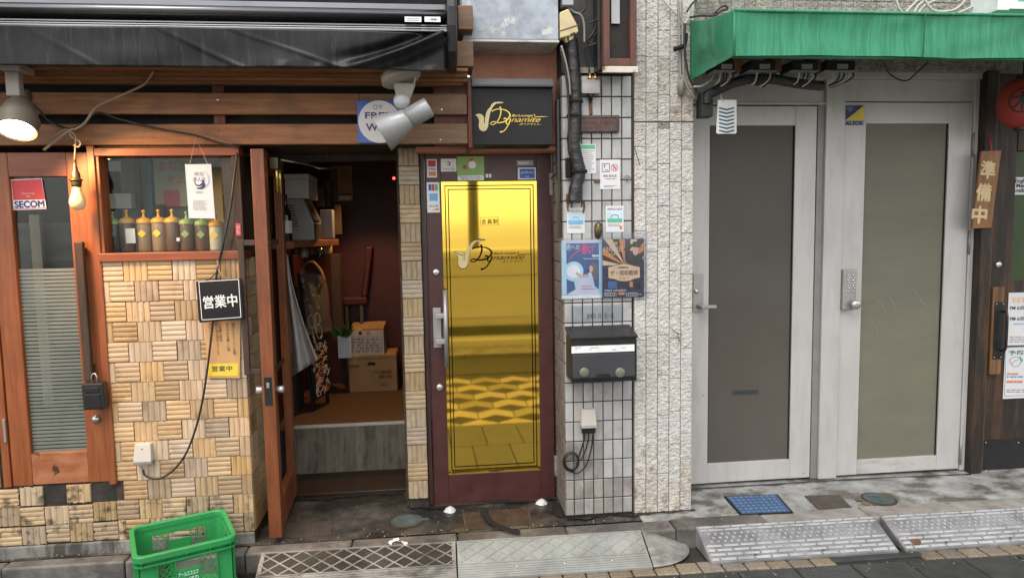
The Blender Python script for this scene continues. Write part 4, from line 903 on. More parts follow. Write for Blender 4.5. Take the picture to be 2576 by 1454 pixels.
k = dec('card_sticker', 1074, 401, 1099, 447, YK, 'ink_white', md); dec('print', 1077, 404, 1096, 420, YK-.001, 'ink_red', k); text('lettering', 'VISA', 1078, 423, 1097, 429, YK-.001, 'ink_navy', k, off=.02); dec('print', 1078, 432, 1097, 443, YK-.001, 'ink_orange', k)
k = dec('card_sticker', 1109, 400, 1148, 432, YK, 'ink_white', md)
MB().lathe([(.012, 0), (.012, .0006)], W(1128, 412, YK-.0008), (0,-1,0), 20).build('emblem', 'ink_navy', k); MB().lathe([(.008, 0), (.008, .0006)], W(1126.5, 412, YK-.0016), (0,-1,0), 20).build('emblem', 'ink_white', k); text('lettering', 'Diners Club', 1113, 422, 1145, 428, YK-.001, 'ink_grey', k)
k = dec('green_sticker', 1150, 394, 1218, 455, YK, 'ink_lime', md); poly('print', [(1154, 443), (1214, 441), (1217, 446), (1216, 453), (1154, 455), (1151, 449)], YK-.001, 'ink_white', k)
text('lettering', '感染拡大防止対策に\n取り組んでいます', 1158, 444, 1213, 453, YK-.0018, 'ink_navy', k); 
for u, v, r, ma in ((1188, 415, .022, 'ink_white'), (1186, 404, .012, 'ink_red'), (1169, 421, .013, 'ink_red')): MB().lathe([(r, 0), (r, .0005)], W(u, v, YK-.001-(.0006 if ma == 'ink_white' else 0)), (0,-1,0), 20).build('print', ma, k)
for u in (1222, 1230): dec('magnet', u, 438, u+6, 447, YK-.004, 'ink_white', md, .004)
dec('name_sticker', 1300, 404, 1342, 417, YK, 'grey_plate', md); scribble('printed_lines', 1305, 407, 1338, 414, YK-.001, 'ink_white', md, 1, .7, .4, 64)
k = dec('blue_sticker', 1303, 422, 1348, 452, YK, 'ink_white', md); dec('print', 1307, 425, 1345, 449, YK-.001, 'ink_blue', k); text('lettering', 'JASRAC', 1309, 431, 1343, 439, YK-.0018, 'ink_pale', k, off=.01); text('lettering', '許諾', 1321, 443, 1331, 446, YK-.0018, 'ink_white', k)
k = dec('card_sticker', 1074, 459, 1106, 535, YK, 'ink_white', md)
for i, ma in enumerate(('ink_blue', 'ink_red', 'ink_green')): dec('print', 1078+8*i, 464, 1085+8*i, 480, YK-.001, ma, k)
dec('print', 1080, 487, 1101, 506, YK-.001, 'ink_sky', k); text('lettering', 'DISCOVER', 1080, 516, 1103, 521, YK-.001, 'ink', k); poly('print', [(1086, 529), (1104, 523), (1104, 529)], YK-.001, 'ink_orange', k)

# ---------------------------------------------------------------- plaster above the bar door, its sign, the canopy slab
YW = -.14
ow = T('plaster_wall', 'terracotta plaster wall above the maroon door', 'wall')
x0, x1 = W(1188, 250, YW).x, W(1412, 250, YW).x; zl = W(1290, 368, YW).z
box('plaster', x0, x1, YW, YD+.1, zl, 4.2, 'plaster_orange', ow, .006)
box('lintel_edge', W(1046, 368, YW).x, x1+.005, YW-.012, YD+.02, zl-.028, zl-.001, 'plaster_orange', ow, .004)
sg = T('bar_sign', 'black box sign with gold saxophone logo above the maroon door', 'sign')
YSg = -.33
x0, x1, z0, z1 = RC(1187, 222, 1390, 365, YSg); box('box', x0, x1, YSg, YW-.001, z0, z1, 'sign_black', sg, .003)
xa, xb, za, zb_ = RC(1188, 197, 1391, 222, YSg-.02); MB().prism([(xa-.004, YSg-.03, z1+.001), (xa-.004, YSg-.03, z1+.012), (xa-.004, YSg-.012, zb_), (xa-.004, YW-.001, zb_), (xa-.004, YW-.001, z1+.001)], (x1-xa+.008, 0, 0)).build('cap', 'sign_cap', sg, bev=.002)
logo(sg, SC, YSg-.002, 'ink_gold', 'ink_gold_pale', .81934/4.406)
wire('sign_cable', [W(1388, 362, -.2), W(1400, 372, -.2), W(1404, 400, -.19), W(1403, 430, -.18), W(1385, 450, -.05)], .004, 'cable_black', 'thin black cable dropping from the black box sign')
cs = T('canopy_slab', 'pale grey flaking concrete canopy block above the terracotta wall', 'canopy')
YC_ = -.40
x0, x1 = W(1163, 60, YC_).x, W(1405, 60, YC_).x; zc = W(1290, 107, YC_).z
box('slab', x0, x1, YC_, YW-.001, zc+.012, 3.4, 'slab_grey', cs, .006); box('lower_edge', x0-.002, x1+.003, YC_-.003, YW-.001, zc, zc+.0115, 'slab_edge', cs, .003)

# ================================================================ WHITE TILE PILLAR
YT = -.30
tp = T('white_tile_pillar', 'pillar of narrow white tiles with dark joints beside the maroon door', 'pillar')
tx0, tx1 = W(1424, 1290, YT).x, W(1590.5, 1000, YT).x
ztop_t = W(1520, 186, YT).z; pwx, phz = (tx1-tx0)/6.86, .1117
box('core', tx0+.003, tx1, YT+.004, YD+.1, -.01, 3.4, 'grout', tp, 0)
def flat_tile(w_, h_, mat):
    key = ('f', round(w_, 3), round(h_, 3), mat)
    if key not in _tm:
        b_ = .003; mb = MB(); q = lambda y, e: [(-w_/2+e, y, -h_/2+e), (w_/2-e, y, -h_/2+e), (w_/2-e, y, h_/2-e), (-w_/2+e, y, h_/2-e)]
        mb.rings([q(0, 0), q(-.004, 0), q(-.0065, b_)]); me = mb.mesh('tile'); me.materials.append(MATS[mat]); _tm[key] = me
    return _tm[key]
zz = 0.006; r = 0; heights = [.094]+[phz]*24
rowz = []
for r, h_ in enumerate(heights):
    if zz > ztop_t-.02: break
    z1 = min(zz+h_, ztop_t); x = tx0; c = 0
    while x < tx1-.005:
        w_ = pwx*.86 if c == 0 else pwx; xe_ = min(x+w_, tx1); g = .0055
        ma = 'white_tile_dirty' if r < 2 or (r < 4 and c < 4) else 'white_tile'
        o = link('tile', flat_tile(xe_-x-g, z1-zz-g, ma), None, tp, loc=((x+xe_)/2, YT+.0035+random.uniform(-.0006, .0006), (zz+z1)/2))
        o.rotation_euler = (random.uniform(-.004, .004), 0, random.uniform(-.006, .006)); x = xe_; c += 1
    for k_ in range(3):
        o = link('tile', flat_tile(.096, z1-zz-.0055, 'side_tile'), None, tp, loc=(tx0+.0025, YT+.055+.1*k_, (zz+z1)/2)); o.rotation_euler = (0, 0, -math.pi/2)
    zz = z1
uw = T('black_upper_wall', 'sooty black wall with tangled cables above the white tiles', 'wall')
box('plaster', tx0-.02, tx1+.03, YT+.02, YD, ztop_t+.002, 3.45, 'black_wall', uw, 0) if 0 else box('plaster', tx0+.0, tx1+.002, YT-.004, YT+.003, ztop_t+.003, 3.45, 'black_wall', uw, 0)
box('ledge', tx0+.05, tx1-.12, YT-.012, YT-.0045, ztop_t+.0, ztop_t+.03, 'stone_base', uw, .001)
rc = T('rusty_cabinet', 'tall rust-red steel cabinet frame with dark inside and grey plate', 'cabinet')
YR = -.46
x0, x1, z0, z1 = RC(1518, -60, 1602, 166, YR)
box('back', x0+.01, x1-.01, YR+.04, YT-.006, z0+.01, z1, 'inner_dark', rc, 0)
fw = .034
box('frame_side', x0, x0+fw, YR, YT-.006, z0, z1, 'rust_frame', rc, .003); box('frame_side', x1-fw, x1, YR, YT-.006, z0, z1, 'rust_frame', rc, .003); box('frame_bottom', x0+fw, x1-fw, YR+.001, YT-.006, z0, z0+fw*1.1, 'rust_frame', rc, .003)
dec('plate', 1538, -40, 1559, 60, YR+.02, 'grey_plate', rc, .004)
box('side_flange', x0-.018, x0-.002, YR+.05, YT-.006, z0-.01, z1, 'black_metal', rc, .002)
tag(pbox('rusty_strip', 1517, 167, 1605, 183, YR, .02, 'rusty_white'), 'rust-stained white metal strip under the rusty cabinet', 'metal strip')
jb = T('metal_junction_box', 'dull metal junction box with cable glands over the white tiles', 'junction box')
pbox('box', 1463, 201, 1510, 236, YT-.05, .045, 'galv', jb, .003)
for u in (1484, 1498): MB().lathe([(.011, 0), (.011, .012), (.007, .014), (.007, .03)], W(u, 200, YT-.028), n=12).build('gland', 'brass', jb, True)
MB().lathe([(.018, 0), (.018, -.02), (.011, -.022), (.009, -.04)], W(1486, 236, YT-.028), n=12).build('gland', 'black_plastic', jb, True)
MB().tube(cat_rom([W(1486, 243, YT-.02), W(1486, 265, YT-.014), W(1487, 290, YT-.014)]), .008, 6).build('cable', 'rust', jb, True)
for k_, (u, pts) in enumerate(((1498, [(1499, 195), (1498, 160), (1485, 120), (1478, 105)]), (1484, [(1484, 195), (1480, 160), (1470, 120)]))): wire('feed_cable', [W(a, b, YT-.03) for a, b in pts], .004, 'cable_black', ('thin black cable entering the top of the metal junction box at its outer gland', 'thin black cable entering the metal junction box beside the taped pipe')[k_])
npl = T('rusty_nameplate', 'corroded brown cast nameplate on the white tiles', 'nameplate')
pbox('plate', 1459, 290, 1559, 334, YT-.03, .024, 'rust_plate', npl, .006)
mb = MB(); x0, x1, z0, z1 = RC(1463, 294, 1555, 330, YT-.031)
for q in ((x0, x1, z0, z0+.006), (x0, x1, z1-.006, z1), (x0, x0+.006, z0+.006, z1-.006), (x1-.006, x1, z0+.006, z1-.006)): mb.box(q[0], q[1], YT-.034, YT-.0305, q[2], q[3])
mb.build('raised_border', 'rust_plate', npl)
scribble('raised_lettering', 1468, 299, 1550, 325, YT-.0335, 'rust_frame', npl, 2, .6, .5, 8)
tpb = T('taped_pipe', 'thick cable bundle wrapped in shiny black tape down the white pillar', 'pipe')
pts = [(1436, 100), (1440, 145), (1444, 200), (1447, 254), (1446, 300), (1443, 360), (1449, 395), (1457, 430), (1456, 442), (1450, 465), (1446, 490), (1442, 508)]
cr = cat_rom([W(a, b, YT-.045) for a, b in pts], 8); rad_ = [.036+.004*noise.noise(p*30) for p in cr]
MB().tube(cr, rad_, 14).build('wrapping', 'tape', tpb, True)
for u, v, r in ((1447, 256, .043), (1444, 292, .04), (1457, 432, .045)): MB().lathe([(r*.95, -.008), (r, 0), (r*.95, .008)], W(u, v, YT-.045), (.02,0,1), 16).build('tie', 'black_rubber', tpb, True)
MB().box(*[f(i) for i in (0,) for f in ()]) if 0 else None
wb = T('wall_bracket', 'black bracket and frayed tape at the foot of the taped pipe', 'bracket')
pbox('clip', 1424, 397, 1437, 447, YT-.03, .026, 'black_rubber', wb, .004); pbox('clip', 1425, 488, 1436, 512, YT-.02, .015, 'rust', wb, .003)
MB().tube([W(1430, 508, YT-.01), W(1428, 520, YT-.008), W(1429, 532, YT-.008)], .004, 5).build('strap', 'rust', wb); MB().tube([W(1468, 505, YT-.01), W(1470, 520, YT-.008), W(1467, 536, YT-.008)], .006, 5).build('strap', 'rust', wb)
cl = T('broken_lamp_holder', 'broken cream plastic lamp housing dangling above the taped pipe', 'lamp housing')
MB().prism([W(1408, 32, YT-.1), W(1430, 22, YT-.1), (W(1452, 62, YT-.1)), W(1456, 80, YT-.1), W(1448, 86, YT-.1), W(1409, 98, YT-.1)], (0, .06, 0)).build('shell', 'cream_plastic', cl, bev=.006)
stroke_mb(MB(), [(1408, 79), (1430, 72), (1455, 64)], 3, YT-.102).build('slit', 'ink_brown', cl)
MB().prism([W(1416, 96, YT-.09), W(1444, 84, YT-.09), W(1443, 98, YT-.09), W(1425, 108, YT-.09)], (0, .03, 0)).build('broken_core', 'cream_plastic', cl, bev=.003)
for u, v, u2, v2 in ((1418, 94, 1420, 106), (1428, 92, 1430, 104), (1437, 88, 1446, 84)): MB().tube([W(u, v, YT-.105), W(u2, v2, YT-.1)], .006, 6).build('terminal', 'brass_dark', cl)
pbox('socket', 1415, -6, 1443, 14, YT-.1, .07, 'grey_plate', cl, .004)
for i, (pts, r, ma, lb) in enumerate((
    ([(1424, 0), (1420, 20), (1432, 34), (1455, 36), (1470, 25), (1475, 0)], .006, 'cable_black', 'black cable looping over the broken cream lamp housing'),
    ([(1430, 20), (1445, 32), (1460, 38), (1468, 55), (1470, 80), (1470, 108)], .006, 'cable_grey', 'grey cable dropping beside the broken cream lamp housing'),
    ([(1475, 105), (1500, 85), (1525, 60), (1533, 75), (1522, 98), (1500, 110), (1478, 118)], .005, 'cable_black', 'black cable looping in front of the rusty cabinet'),
    ([(1507, 0), (1502, 40), (1496, 75), (1480, 100)], .005, 'cable_black', 'black cable hanging down the sooty wall from above'),
    ([(1480, 60), (1500, 52), (1520, 50)], .004, 'cable_black', 'short black cable running into the rusty cabinet side'),
    ([(1412, 116), (1424, 160), (1432, 205), (1434, 240)], .006, 'cable_grey', 'thin grey pipe slanting along the terracotta wall edge'),
    ([(1410, 125), (1420, 175), (1428, 225), (1431, 300), (1433, 390)], .005, 'cable_black', 'thin black cable following the terracotta wall edge'))):
    wire('loose_cable', [W(a, b, YT-.06-.008*i) for a, b in pts], r, ma, lb)
tag(pbox('corner_trim', 1402, 250, 1409, 600, YT+.002, .05, 'black_metal'), 'black metal corner strip between maroon door and white tiles', 'trim')
tag(pbox('gap_strip', 1590.5, 186, 1595, 600, YT-.004, .02, 'dark_wood'), 'dark vertical strip between white tiles and rough stone', 'trim')  # stands for the open gap; its shade is put into the dark colour
# papers and posters
YQ = YT-.006
def sheet(name, u0, v0, u1, v1, label, ma='paper', Y=YQ, cat='notice'): return tag(dec(name, u0, v0, u1, v1, Y, ma, None, .002), label, cat)
p = sheet('notice', 1456, 363, 1499, 437, 'green-headed notice half behind the taped pipe'); dec('header', 1459, 365, 1497, 375, YQ-.0012, 'ink_green', p); scribble('printed_lines', 1462, 378, 1496, 434, YQ-.0008, 'ink_grey', p, 11, .35, .2, 21)
p = sheet('notice', 1509, 402, 1560, 476, 'white no smoking style notice with two pictograms')
x_, _, _, _ = RC(1515, 412, 1533, 432, YQ); 
fr = MB(); q = [(1514.5, 412.5), (1533, 412), (1533.5, 432), (1515, 432.5)]
for i in range(4): stroke_mb(fr, [q[i], ((q[i][0]+q[(i+1) % 4][0])/2, (q[i][1]+q[(i+1) % 4][1])/2), q[(i+1) % 4]], 1.4, YQ-.001, k=1)
stroke_mb(fr, [(1518, 417), (1522, 417), (1524, 417)], 1.5, YQ-.001, k=1); stroke_mb(fr, [(1520, 418), (1520, 421), (1520, 424)], 1.5, YQ-.001, k=1); stroke_mb(fr, [(1522, 428), (1526, 428), (1530, 428)], 1.5, YQ-.001, k=1); fr.build('pictogram', 'ink_navy', p)
fr = MB(); cxx, cyy = 1546, 422; stroke_mb(fr, [(cxx+8.5*math.cos(a), cyy+8.5*math.sin(a)) for a in (2*math.pi*i/14 for i in range(15))], 1.5, YQ-.001, k=2); stroke_mb(fr, [(1540, 416), (1546, 422), (1552, 428)], 1.4, YQ-.001, k=1); stroke_mb(fr, [(1543, 427), (1545, 420), (1544, 416)], 2, YQ-.001); stroke_mb(fr, [(1548, 427), (1549, 422), (1550, 418)], 2, YQ-.001); fr.build('pictogram', 'ink_red', p)
text('lettering', '喫煙目的店', 1518, 440, 1551, 446, YQ-.001, 'ink', p, off=.008, space=1.3); scribble('printed_lines', 1523, 449, 1548, 452, YQ-.001, 'ink_grey', p, 1, .6, .2, 31); scribble('printed_lines', 1519, 466, 1552, 472, YQ-.001, 'ink_grey', p, 2, .4, .2, 32)
for u0, v0, u1, v1, hdr, band, lb in ((1426, 523, 1471, 587, '感染防止徹底宣言', 'ink_sky', 'weathered rainbow notice with blue band under the taped pipe'), (1524, 518, 1569, 584, '感染防止宣言', 'ink_green', 'rainbow notice with green band near the rough stone')):
    p = sheet('notice', u0, v0, u1, v1, lb); w_ = u1-u0
    dec('print', u0+3, v0+16, u1-3, v0+36, YQ-.0008, 'ink_pale', p); text('lettering', hdr, u0+4, v0+5, u1-4, v0+11, YQ-.001, 'ink_blue' if band == 'ink_green' else 'ink_green', p)
    fr = MB(); cxx = (u0+u1)/2
    for r_, ma_ in ((12, 'ink_white'),): stroke_mb(fr, [(cxx-12, v0+31), (cxx-9, v0+23), (cxx, v0+19.5), (cxx+9, v0+23), (cxx+12, v0+31)], 3, YQ-.0016)
    fr.build('rainbow', 'ink_white', p); fr = MB(); stroke_mb(fr, [(cxx-10.5, v0+31), (cxx-8, v0+24.5), (cxx, v0+21.5), (cxx+8, v0+24.5), (cxx+10.5, v0+31)], 1.6, YQ-.002); fr.build('rainbow', 'ink_sky' if band == 'ink_sky' else 'ink_navy', p)
    dec('print', u0+4, v0+32, u1-4, v0+41, YQ-.0024, band, p); scribble('printed_lines', u0+6, v0+45, u1-6, v0+52, YQ-.0012, 'ink_grey', p, 2, .35, .2, 41)
    if band == 'ink_green': dec('seal', u1-10, v0+50, u1-4, v0+59, YQ-.0012, 'ink_orange', p)
tag(MB().lathe([(.002, -.055), (.018, -.04), (.022, -.01), (.022, .015), (.015, .032), (.003, .04)], W(1505, 577, YT-.008), (.06, 0, 1), 14).build('metal_boss', 'brass_dark', None, True), 'rusty oval metal boss between the two rainbow notices', 'wall fitting')
rg = tag(MB().tube([W(1578+9*math.cos(a)*.8, 449+7*math.sin(a), YT-.012) for a in (2*math.pi*i/12 for i in range(13))], .003, 6).build('eye_ring', 'galv', None, True), 'small metal eye ring beside the pictogram notice', 'wall fitting')
tag(pbox('pipe_stub', 1495, 452, 1510, 460, YT-.012, .01, 'rust'), 'short rusty pipe stub beside the pictogram notice', 'wall fitting')
# blue concert poster
pA = T('concert_poster', 'blue starry concert poster with reaching figure in white dress', 'poster'); Y1 = YT-.009
dec('sheet', 1413, 604, 1515, 751, Y1, 'poster_night', pA, .002); dec('margin', 1413, 604, 1515, 612, Y1-.0008, 'paper_blue', pA); dec('margin', 1413, 742, 1515, 751, Y1-.0008, 'ink_white', pA)
dec('margin', 1413, 612, 1425, 742, Y1-.0006, 'ink_pale', pA); dec('margin', 1507, 612, 1515, 742, Y1-.0006, 'ink_pale', pA)
poly('print', [(1424, 742), (1440, 733), (1448, 728), (1443, 700), (1446, 688), (1462, 692), (1478, 690), (1486, 682), (1492, 700), (1496, 720), (1506, 728), (1507, 742)], Y1-.001, 'poster_dress', pA)
MB().lathe([(.055, 0), (.055, .0004)], W(1443, 683, Y1-.0014), (0,-1,0), 24).build('print', 'ink_pale', pA); MB().lathe([(.038, 0), (.038, .0004)], W(1443, 683, Y1-.0021), (0,-1,0), 24).build('print', 'ink_white', pA)
poly('print', [(1484, 668), (1490, 660), (1499, 664), (1504, 690), (1500, 706), (1493, 700), (1490, 686)], Y1-.0024, 'hair', pA); poly('print', [(1482, 672), (1487, 667), (1492, 674), (1490, 684), (1484, 684)], Y1-.0028, 'skin', pA)
poly('print', [(1450, 684), (1462, 692), (1480, 690), (1482, 696), (1462, 699), (1448, 690)], Y1-.0026, 'skin', pA)
text('lettering', '君への', 1425, 616, 1458, 629, Y1-.0012, 'ink_white', pA); text('lettering', '想い', 1463, 613, 1492, 640, Y1-.0012, 'ink_pink', pA, off=.02)
stroke_mb(MB(), [(1430, 655), (1450, 635), (1475, 625), (1500, 618)], [1, 2.5, 3, 1.5], Y1-.0016).build('print', 'ink_pink', pA); scribble('printed_lines', 1490, 640, 1513, 647, Y1-.0012, 'ink_white', pA, 1, .8, .3, 53); scribble('printed_lines', 1468, 650, 1512, 652, Y1-.0012, 'ink_white', pA, 1, .7, .2, 51)
scribble('printed_lines', 1462, 717, 1500, 730, Y1-.0018, 'ink_pink', pA, 2, .4, .3, 52)
dec('plastic_sleeve', 1408, 598, 1518, 752, Y1-.0034, 'sleeve', pA, .0006)
# orange show poster
pB = T('show_poster', 'orange and black show poster with rayed background and performer in a hat', 'poster'); Y2 = YT-.016
dec('sheet', 1516, 601, 1620, 748, Y2, 'poster_navy', pB, .002)
cx_, cy_ = 1572, 668
for i in range(14):
    a0, a1 = math.pi*(1+i/14), math.pi*(1+(i+1)/14); q = []
    for a in (a0, a1):
        dx_, dy_ = math.cos(a), math.sin(a); t_ = min((56 if dx_ < 0 else 47)/max(abs(dx_), 1e-4), 66/max(-dy_, 1e-4)); q.append((cx_+dx_*t_, cy_+dy_*t_))
    poly('ray', [(cx_, cy_), q[0], q[1]], Y2-.0008-.00002*i, ('ink_peach', 'inner_red', 'ink_orange', 'poster_navy')[i % 4], pB, .0005)
poly('figure', [(1572, 655), (1578, 636), (1568, 628), (1586, 612), (1592, 618), (1584, 630), (1598, 634), (1612, 640), (1619, 655), (1619, 668), (1580, 664)], Y2-.0016, 'ink', pB); poly('figure', [(1591, 622), (1606, 622), (1604, 640), (1597, 643), (1592, 636)], Y2-.0021, 'skin', pB); poly('figure', [(1588, 621), (1593, 608), (1609, 609), (1610, 620), (1616, 623)], Y2-.0026, 'ink', pB)
text('lettering', '10月20日', 1520, 619, 1566, 634, Y2-.0026, 'ink_peach', pB, off=.012); text('lettering', '開催', 1534, 608, 1554, 617, Y2-.0026, 'ink_peach', pB); text('lettering', '(日曜日)', 1532, 637, 1558, 644, Y2-.0026, 'ink_yellow', pB)
cart = [(1530, 673), (1545, 669), (1556, 666), (1570, 664), (1584, 666), (1594, 669), (1609, 672), (1610, 698), (1595, 701), (1585, 706), (1570, 707.5), (1556, 706), (1546, 702), (1531, 700)]
poly('cartouche', [(a+(a-1570)*.03, b+(b-686)*.05) for a, b in cart], Y2-.003, 'inner_red', pB); poly('cartouche', cart, Y2-.0036, 'ink_peach', pB)
text('lettering', 'ザ・昭和歌謡', 1535, 680, 1605, 693, Y2-.0046, 'ink_brown', pB, off=.01); scribble('printed_lines', 1554, 670, 1584, 676, Y2-.0046, 'ink_brown', pB, 1, .8, .5, 63); text('lettering', 'ショー', 1557, 696, 1582, 703, Y2-.0046, 'ink_brown', pB)
for u0, v0, u1, v1, ma in ((1530, 708, 1552, 726, 'poster_night'), (1584, 708, 1592, 722, 'ink_orange'), (1598, 712, 1612, 728, 'sign_black'), (1556, 735, 1572, 742, 'ink_orange')): dec('photo_panel', u0, v0, u1, v1, Y2-.0016, ma, pB)
text('lettering', '令和6年 10月20日(日)', 1520, 728, 1575, 734, Y2-.0016, 'ink_white', pB, off=.012); scribble('printed_lines', 1520, 735, 1555, 746, Y2-.0016, 'ink_white', pB, 3, .4, .3, 61); scribble('printed_lines', 1575, 735, 1616, 746, Y2-.0016, 'ink_white', pB, 3, .3, .3, 62)
dec('plastic_sleeve', 1510, 585, 1629, 751, Y2-.006, 'sleeve', pB, .0006)
fa = T('faded_sign', 'faded see-through holiday sign above the black mailbox', 'sign'); dec('sheet', 1436, 768, 1568, 812, YQ+.0, 'sleeve', fa, .001); text('lettering', '定休日  日・月・祝', 1476, 788, 1544, 801, YQ-.002, 'ink', fa, off=-.005)
# mailbox
mbx = T('mailbox', 'black metal mailbox with white label strip on the white pillar', 'mailbox'); YM = YT-.17
x0, x1, z0, z1 = RC(1438, 850, 1603, 958, YM)
box('body', x0, x1, YM+.006, YT-.005, z0, z1, 'black_metal', mbx, .004)
MB().prism([(x0-.004, YM-.004, z1-.004), (x0-.004, YM-.004, z1+.008), (x0-.004, YT-.005, z1+.045), (x0-.004, YT-.005, z1+.03)], (x1-x0+.008, 0, 0)).build('lid', 'black_metal', mbx, bev=.002)
xa, xb, za, zb_ = RC(1440, 889, 1597, 949, YM); box('front_panel', xa, xb, YM-.004, YM+.0055, za, zb_, 'poster_navy' if 0 else 'sign_cap', mbx, .003)
q = dec('label_strip', 1438, 869, 1596, 886, YM-.003, 'ink_white', mbx, .004); scribble('printed_lines', 1446, 872, 1588, 882, YM-.0036, 'ink_grey', mbx, 2, .3, 2.5, 71)
for u in (1470, 1560): MB().lathe([(.027, 0), (.027, .004), (.021, .007), (.002, .008)], W(u, 937, YM-.004), (0,-1,0), 24).build('round_catch', 'catch_olive', mbx, True)
pbox('latch', 1502, 940, 1535, 952, YM-.012, .008, 'black_metal', mbx, .002)
box('rim', x0-.002, x1+.002, YM+.004, YM+.02, z0-.006, z0-.0005, 'black_metal', mbx, .001)
ky = T('padlock_chain', 'short metal key chain hanging below the mailbox', 'chain'); p = W(1517, 962, YT-.06)
for i in range(6): MB().lathe([(.0025, -.006), (.006, -.003), (.006, .003), (.0025, .006)], p+Vector((0, 0, -.014*i)), n=8).build('link', 'galv', ky, True)
# lower outlet with cable coil
o2 = T('outlet_box', 'grey-cream outlet box with cables on the white tile pillar', 'outlet box')
x0, x1, z0, z1 = RC(1463, 1032, 1502, 1077, YT-.055); p = [(x0+.006, YT-.045, z1), (x1-.006, YT-.045, z1), (x1, YT-.058, z0+.012), (x0, YT-.058, z0+.012)]
MB().hexa([Vector(q) for q in p]+[Vector((q[0], YT-.004, q[2])) for q in p]).build('cover', 'card_white', o2, bev=.004); box('collar', x0, x1, YT-.056, YT-.004, z0, z0+.0115, 'grey_plate', o2, .002)
for u in (1470, 1481, 1492): x_ = W(u, 1082, YT-.04).x; box('plug', x_-.012, x_+.012, YT-.05, YT-.02, z0-.032, z0-.001, 'black_rubber', o2, .003)
coil = []
for k_ in range(32): a = 2*math.pi*k_/12+1.2; coil.append(W(1437+(24-.25*k_)*math.cos(a)*.9, 1160+(25-.2*k_)*math.sin(a), YT-.02-.0008*k_))
wire('coiled_cable', [W(1470, 1090, YT-.035), W(1470, 1105, YT-.03), W(1462, 1130, YT-.02)]+coil, .0042, 'cable_black', 'coil of black cable hanging under the outlet on the white tiles', k=3)
wire('coiled_cable', [W(1481, 1090, YT-.035), W(1478, 1115, YT-.03), W(1465, 1150, YT-.025), W(1448, 1165, YT-.028)], .0042, 'cable_black', 'straight black lead running from the outlet to the coil')
wire('coiled_cable', [W(1492, 1090, YT-.035), W(1487, 1130, YT-.03), W(1474, 1170, YT-.024), W(1452, 1190, YT-.024), W(1432, 1180, YT-.024)], .004, 'cable_black', 'outer black lead curving round below the coil')

# ================================================================ ROUGH STONE PILLAR
sp_ = T('rough_stone_pillar', 'pale pillar of rough split-face stone strips', 'pillar')
sx0, sx1 = W(1595, 800, YT).x, W(1741, 800, YT).x; cw = (sx1-sx0)/5
box('core', sx0-.004, sx1, YT+.004, YD+.1, -.01, 4.2, 'stone_joint', sp_, 0)
_sm = []
def stone_mesh(w_, h_, seed, mat, amp=.009):
    nx, nz = 9, max(4, round(h_/w_*9)); off = Vector((seed*3.7, seed*1.3, 0)); P = {}
    def fn(i, j):
        x, z = -w_/2+w_*i, -h_/2+h_*j; e = min(i, 1-i, j*h_/w_, (1-j)*h_/w_); k_ = min(1, .45+e*14)
        n_ = .6*noise.fractal(Vector((x*48, 0, z*62))+off, .8, 2.1, 5)+.55*abs(noise.noise(Vector((x*70+z*40, 3, z*120))+off))
        return (x+.0012*noise.noise(Vector((x*60, z*60, seed))), -.007-k_*(.002+amp*.8*n_), z+.0012*noise.noise(Vector((z*60, x*60, seed+9))))
    mb = MB().grid(fn, nx*2, nz*2); 
    n_ = nx*2+1; m_ = nz*2+1; edge = [i for i in range(n_)]+[j*n_+n_-1 for j in range(1, m_)]+[(m_-1)*n_+i for i in range(n_-2, -1, -1)]+[j*n_ for j in range(m_-2, 0, -1)]
    b0_ = len(mb.v); mb.v += [(mb.v[i][0], .003, mb.v[i][2]) for i in edge]; k_ = len(edge); mb.f += [(edge[i], b0_+i, b0_+(i+1) % k_, edge[(i+1) % k_]) for i in range(k_)]
    me = mb.mesh('stone'); me.materials.append(MATS[mat]); return me
SM = {ma: [stone_mesh(cw-.004, h_, s_, ma, .007) for s_, h_ in enumerate((.15, .19, .23, .15, .19, .23))] for ma in ('stone', 'stone_stained')}
zj = W(1670, 309, YT).z
for c in range(5):
    for lo_z, hi_z in ((-.003, zj), (zj+.006, 3.05)):
        z = lo_z-random.uniform(0, .07) if lo_z > 1 or c % 2 else lo_z
        z = lo_z; first = True
        while z < hi_z-.012:
            i = random.randrange(6); me = SM['stone_stained' if (random.random() < max(0, 1-z/.5)*.9 or (zj-.1 < z < zj+.25 and random.random() < .45)) else 'stone'][i]; h_ = (.15, .19, .23)[i % 3]
            if first: h2 = h_*random.uniform(.4, 1); first = False
            else: h2 = h_
            h2 = min(h2, hi_z-z)
            if hi_z-(z+h2) < .03: h2 = hi_z-z
            o = link('stone', me, None, sp_, loc=(sx0+cw*(c+.5), YT+.004, z+h2/2)); o.scale = (1, 1, h2/h_*.984); z += h2
tag(MB().tube([W(1690, 828, YT-.02), W(1700, 836, YT-.03), W(1717, 844, YT-.03), W(1704, 838, YT-.03), W(1709, 858, YT-.02)], .0025, 4).build('wire_stub', 'ink'), 'black wire stub sticking out of the rough stone', 'wire')
tag(MB().tube([W(1596, 372, YT-.02), W(1605, 400, YT-.02), W(1610, 418, YT-.02)], .0022, 4).build('wire_stub', 'ink'), 'thin black wire end on the rough stone near the notices', 'wire')
# ================================================================ RIGHT: aluminium doors under the green awning
YG = .05
af = T('aluminium_door_frame', 'grey aluminium frame holding two glazed doors under the green awning', 'door frame')
zG0 = 0.002; zT = W(2100, 201, YG).z
def X(u, v, Y=YG): return W(u, v, Y).x
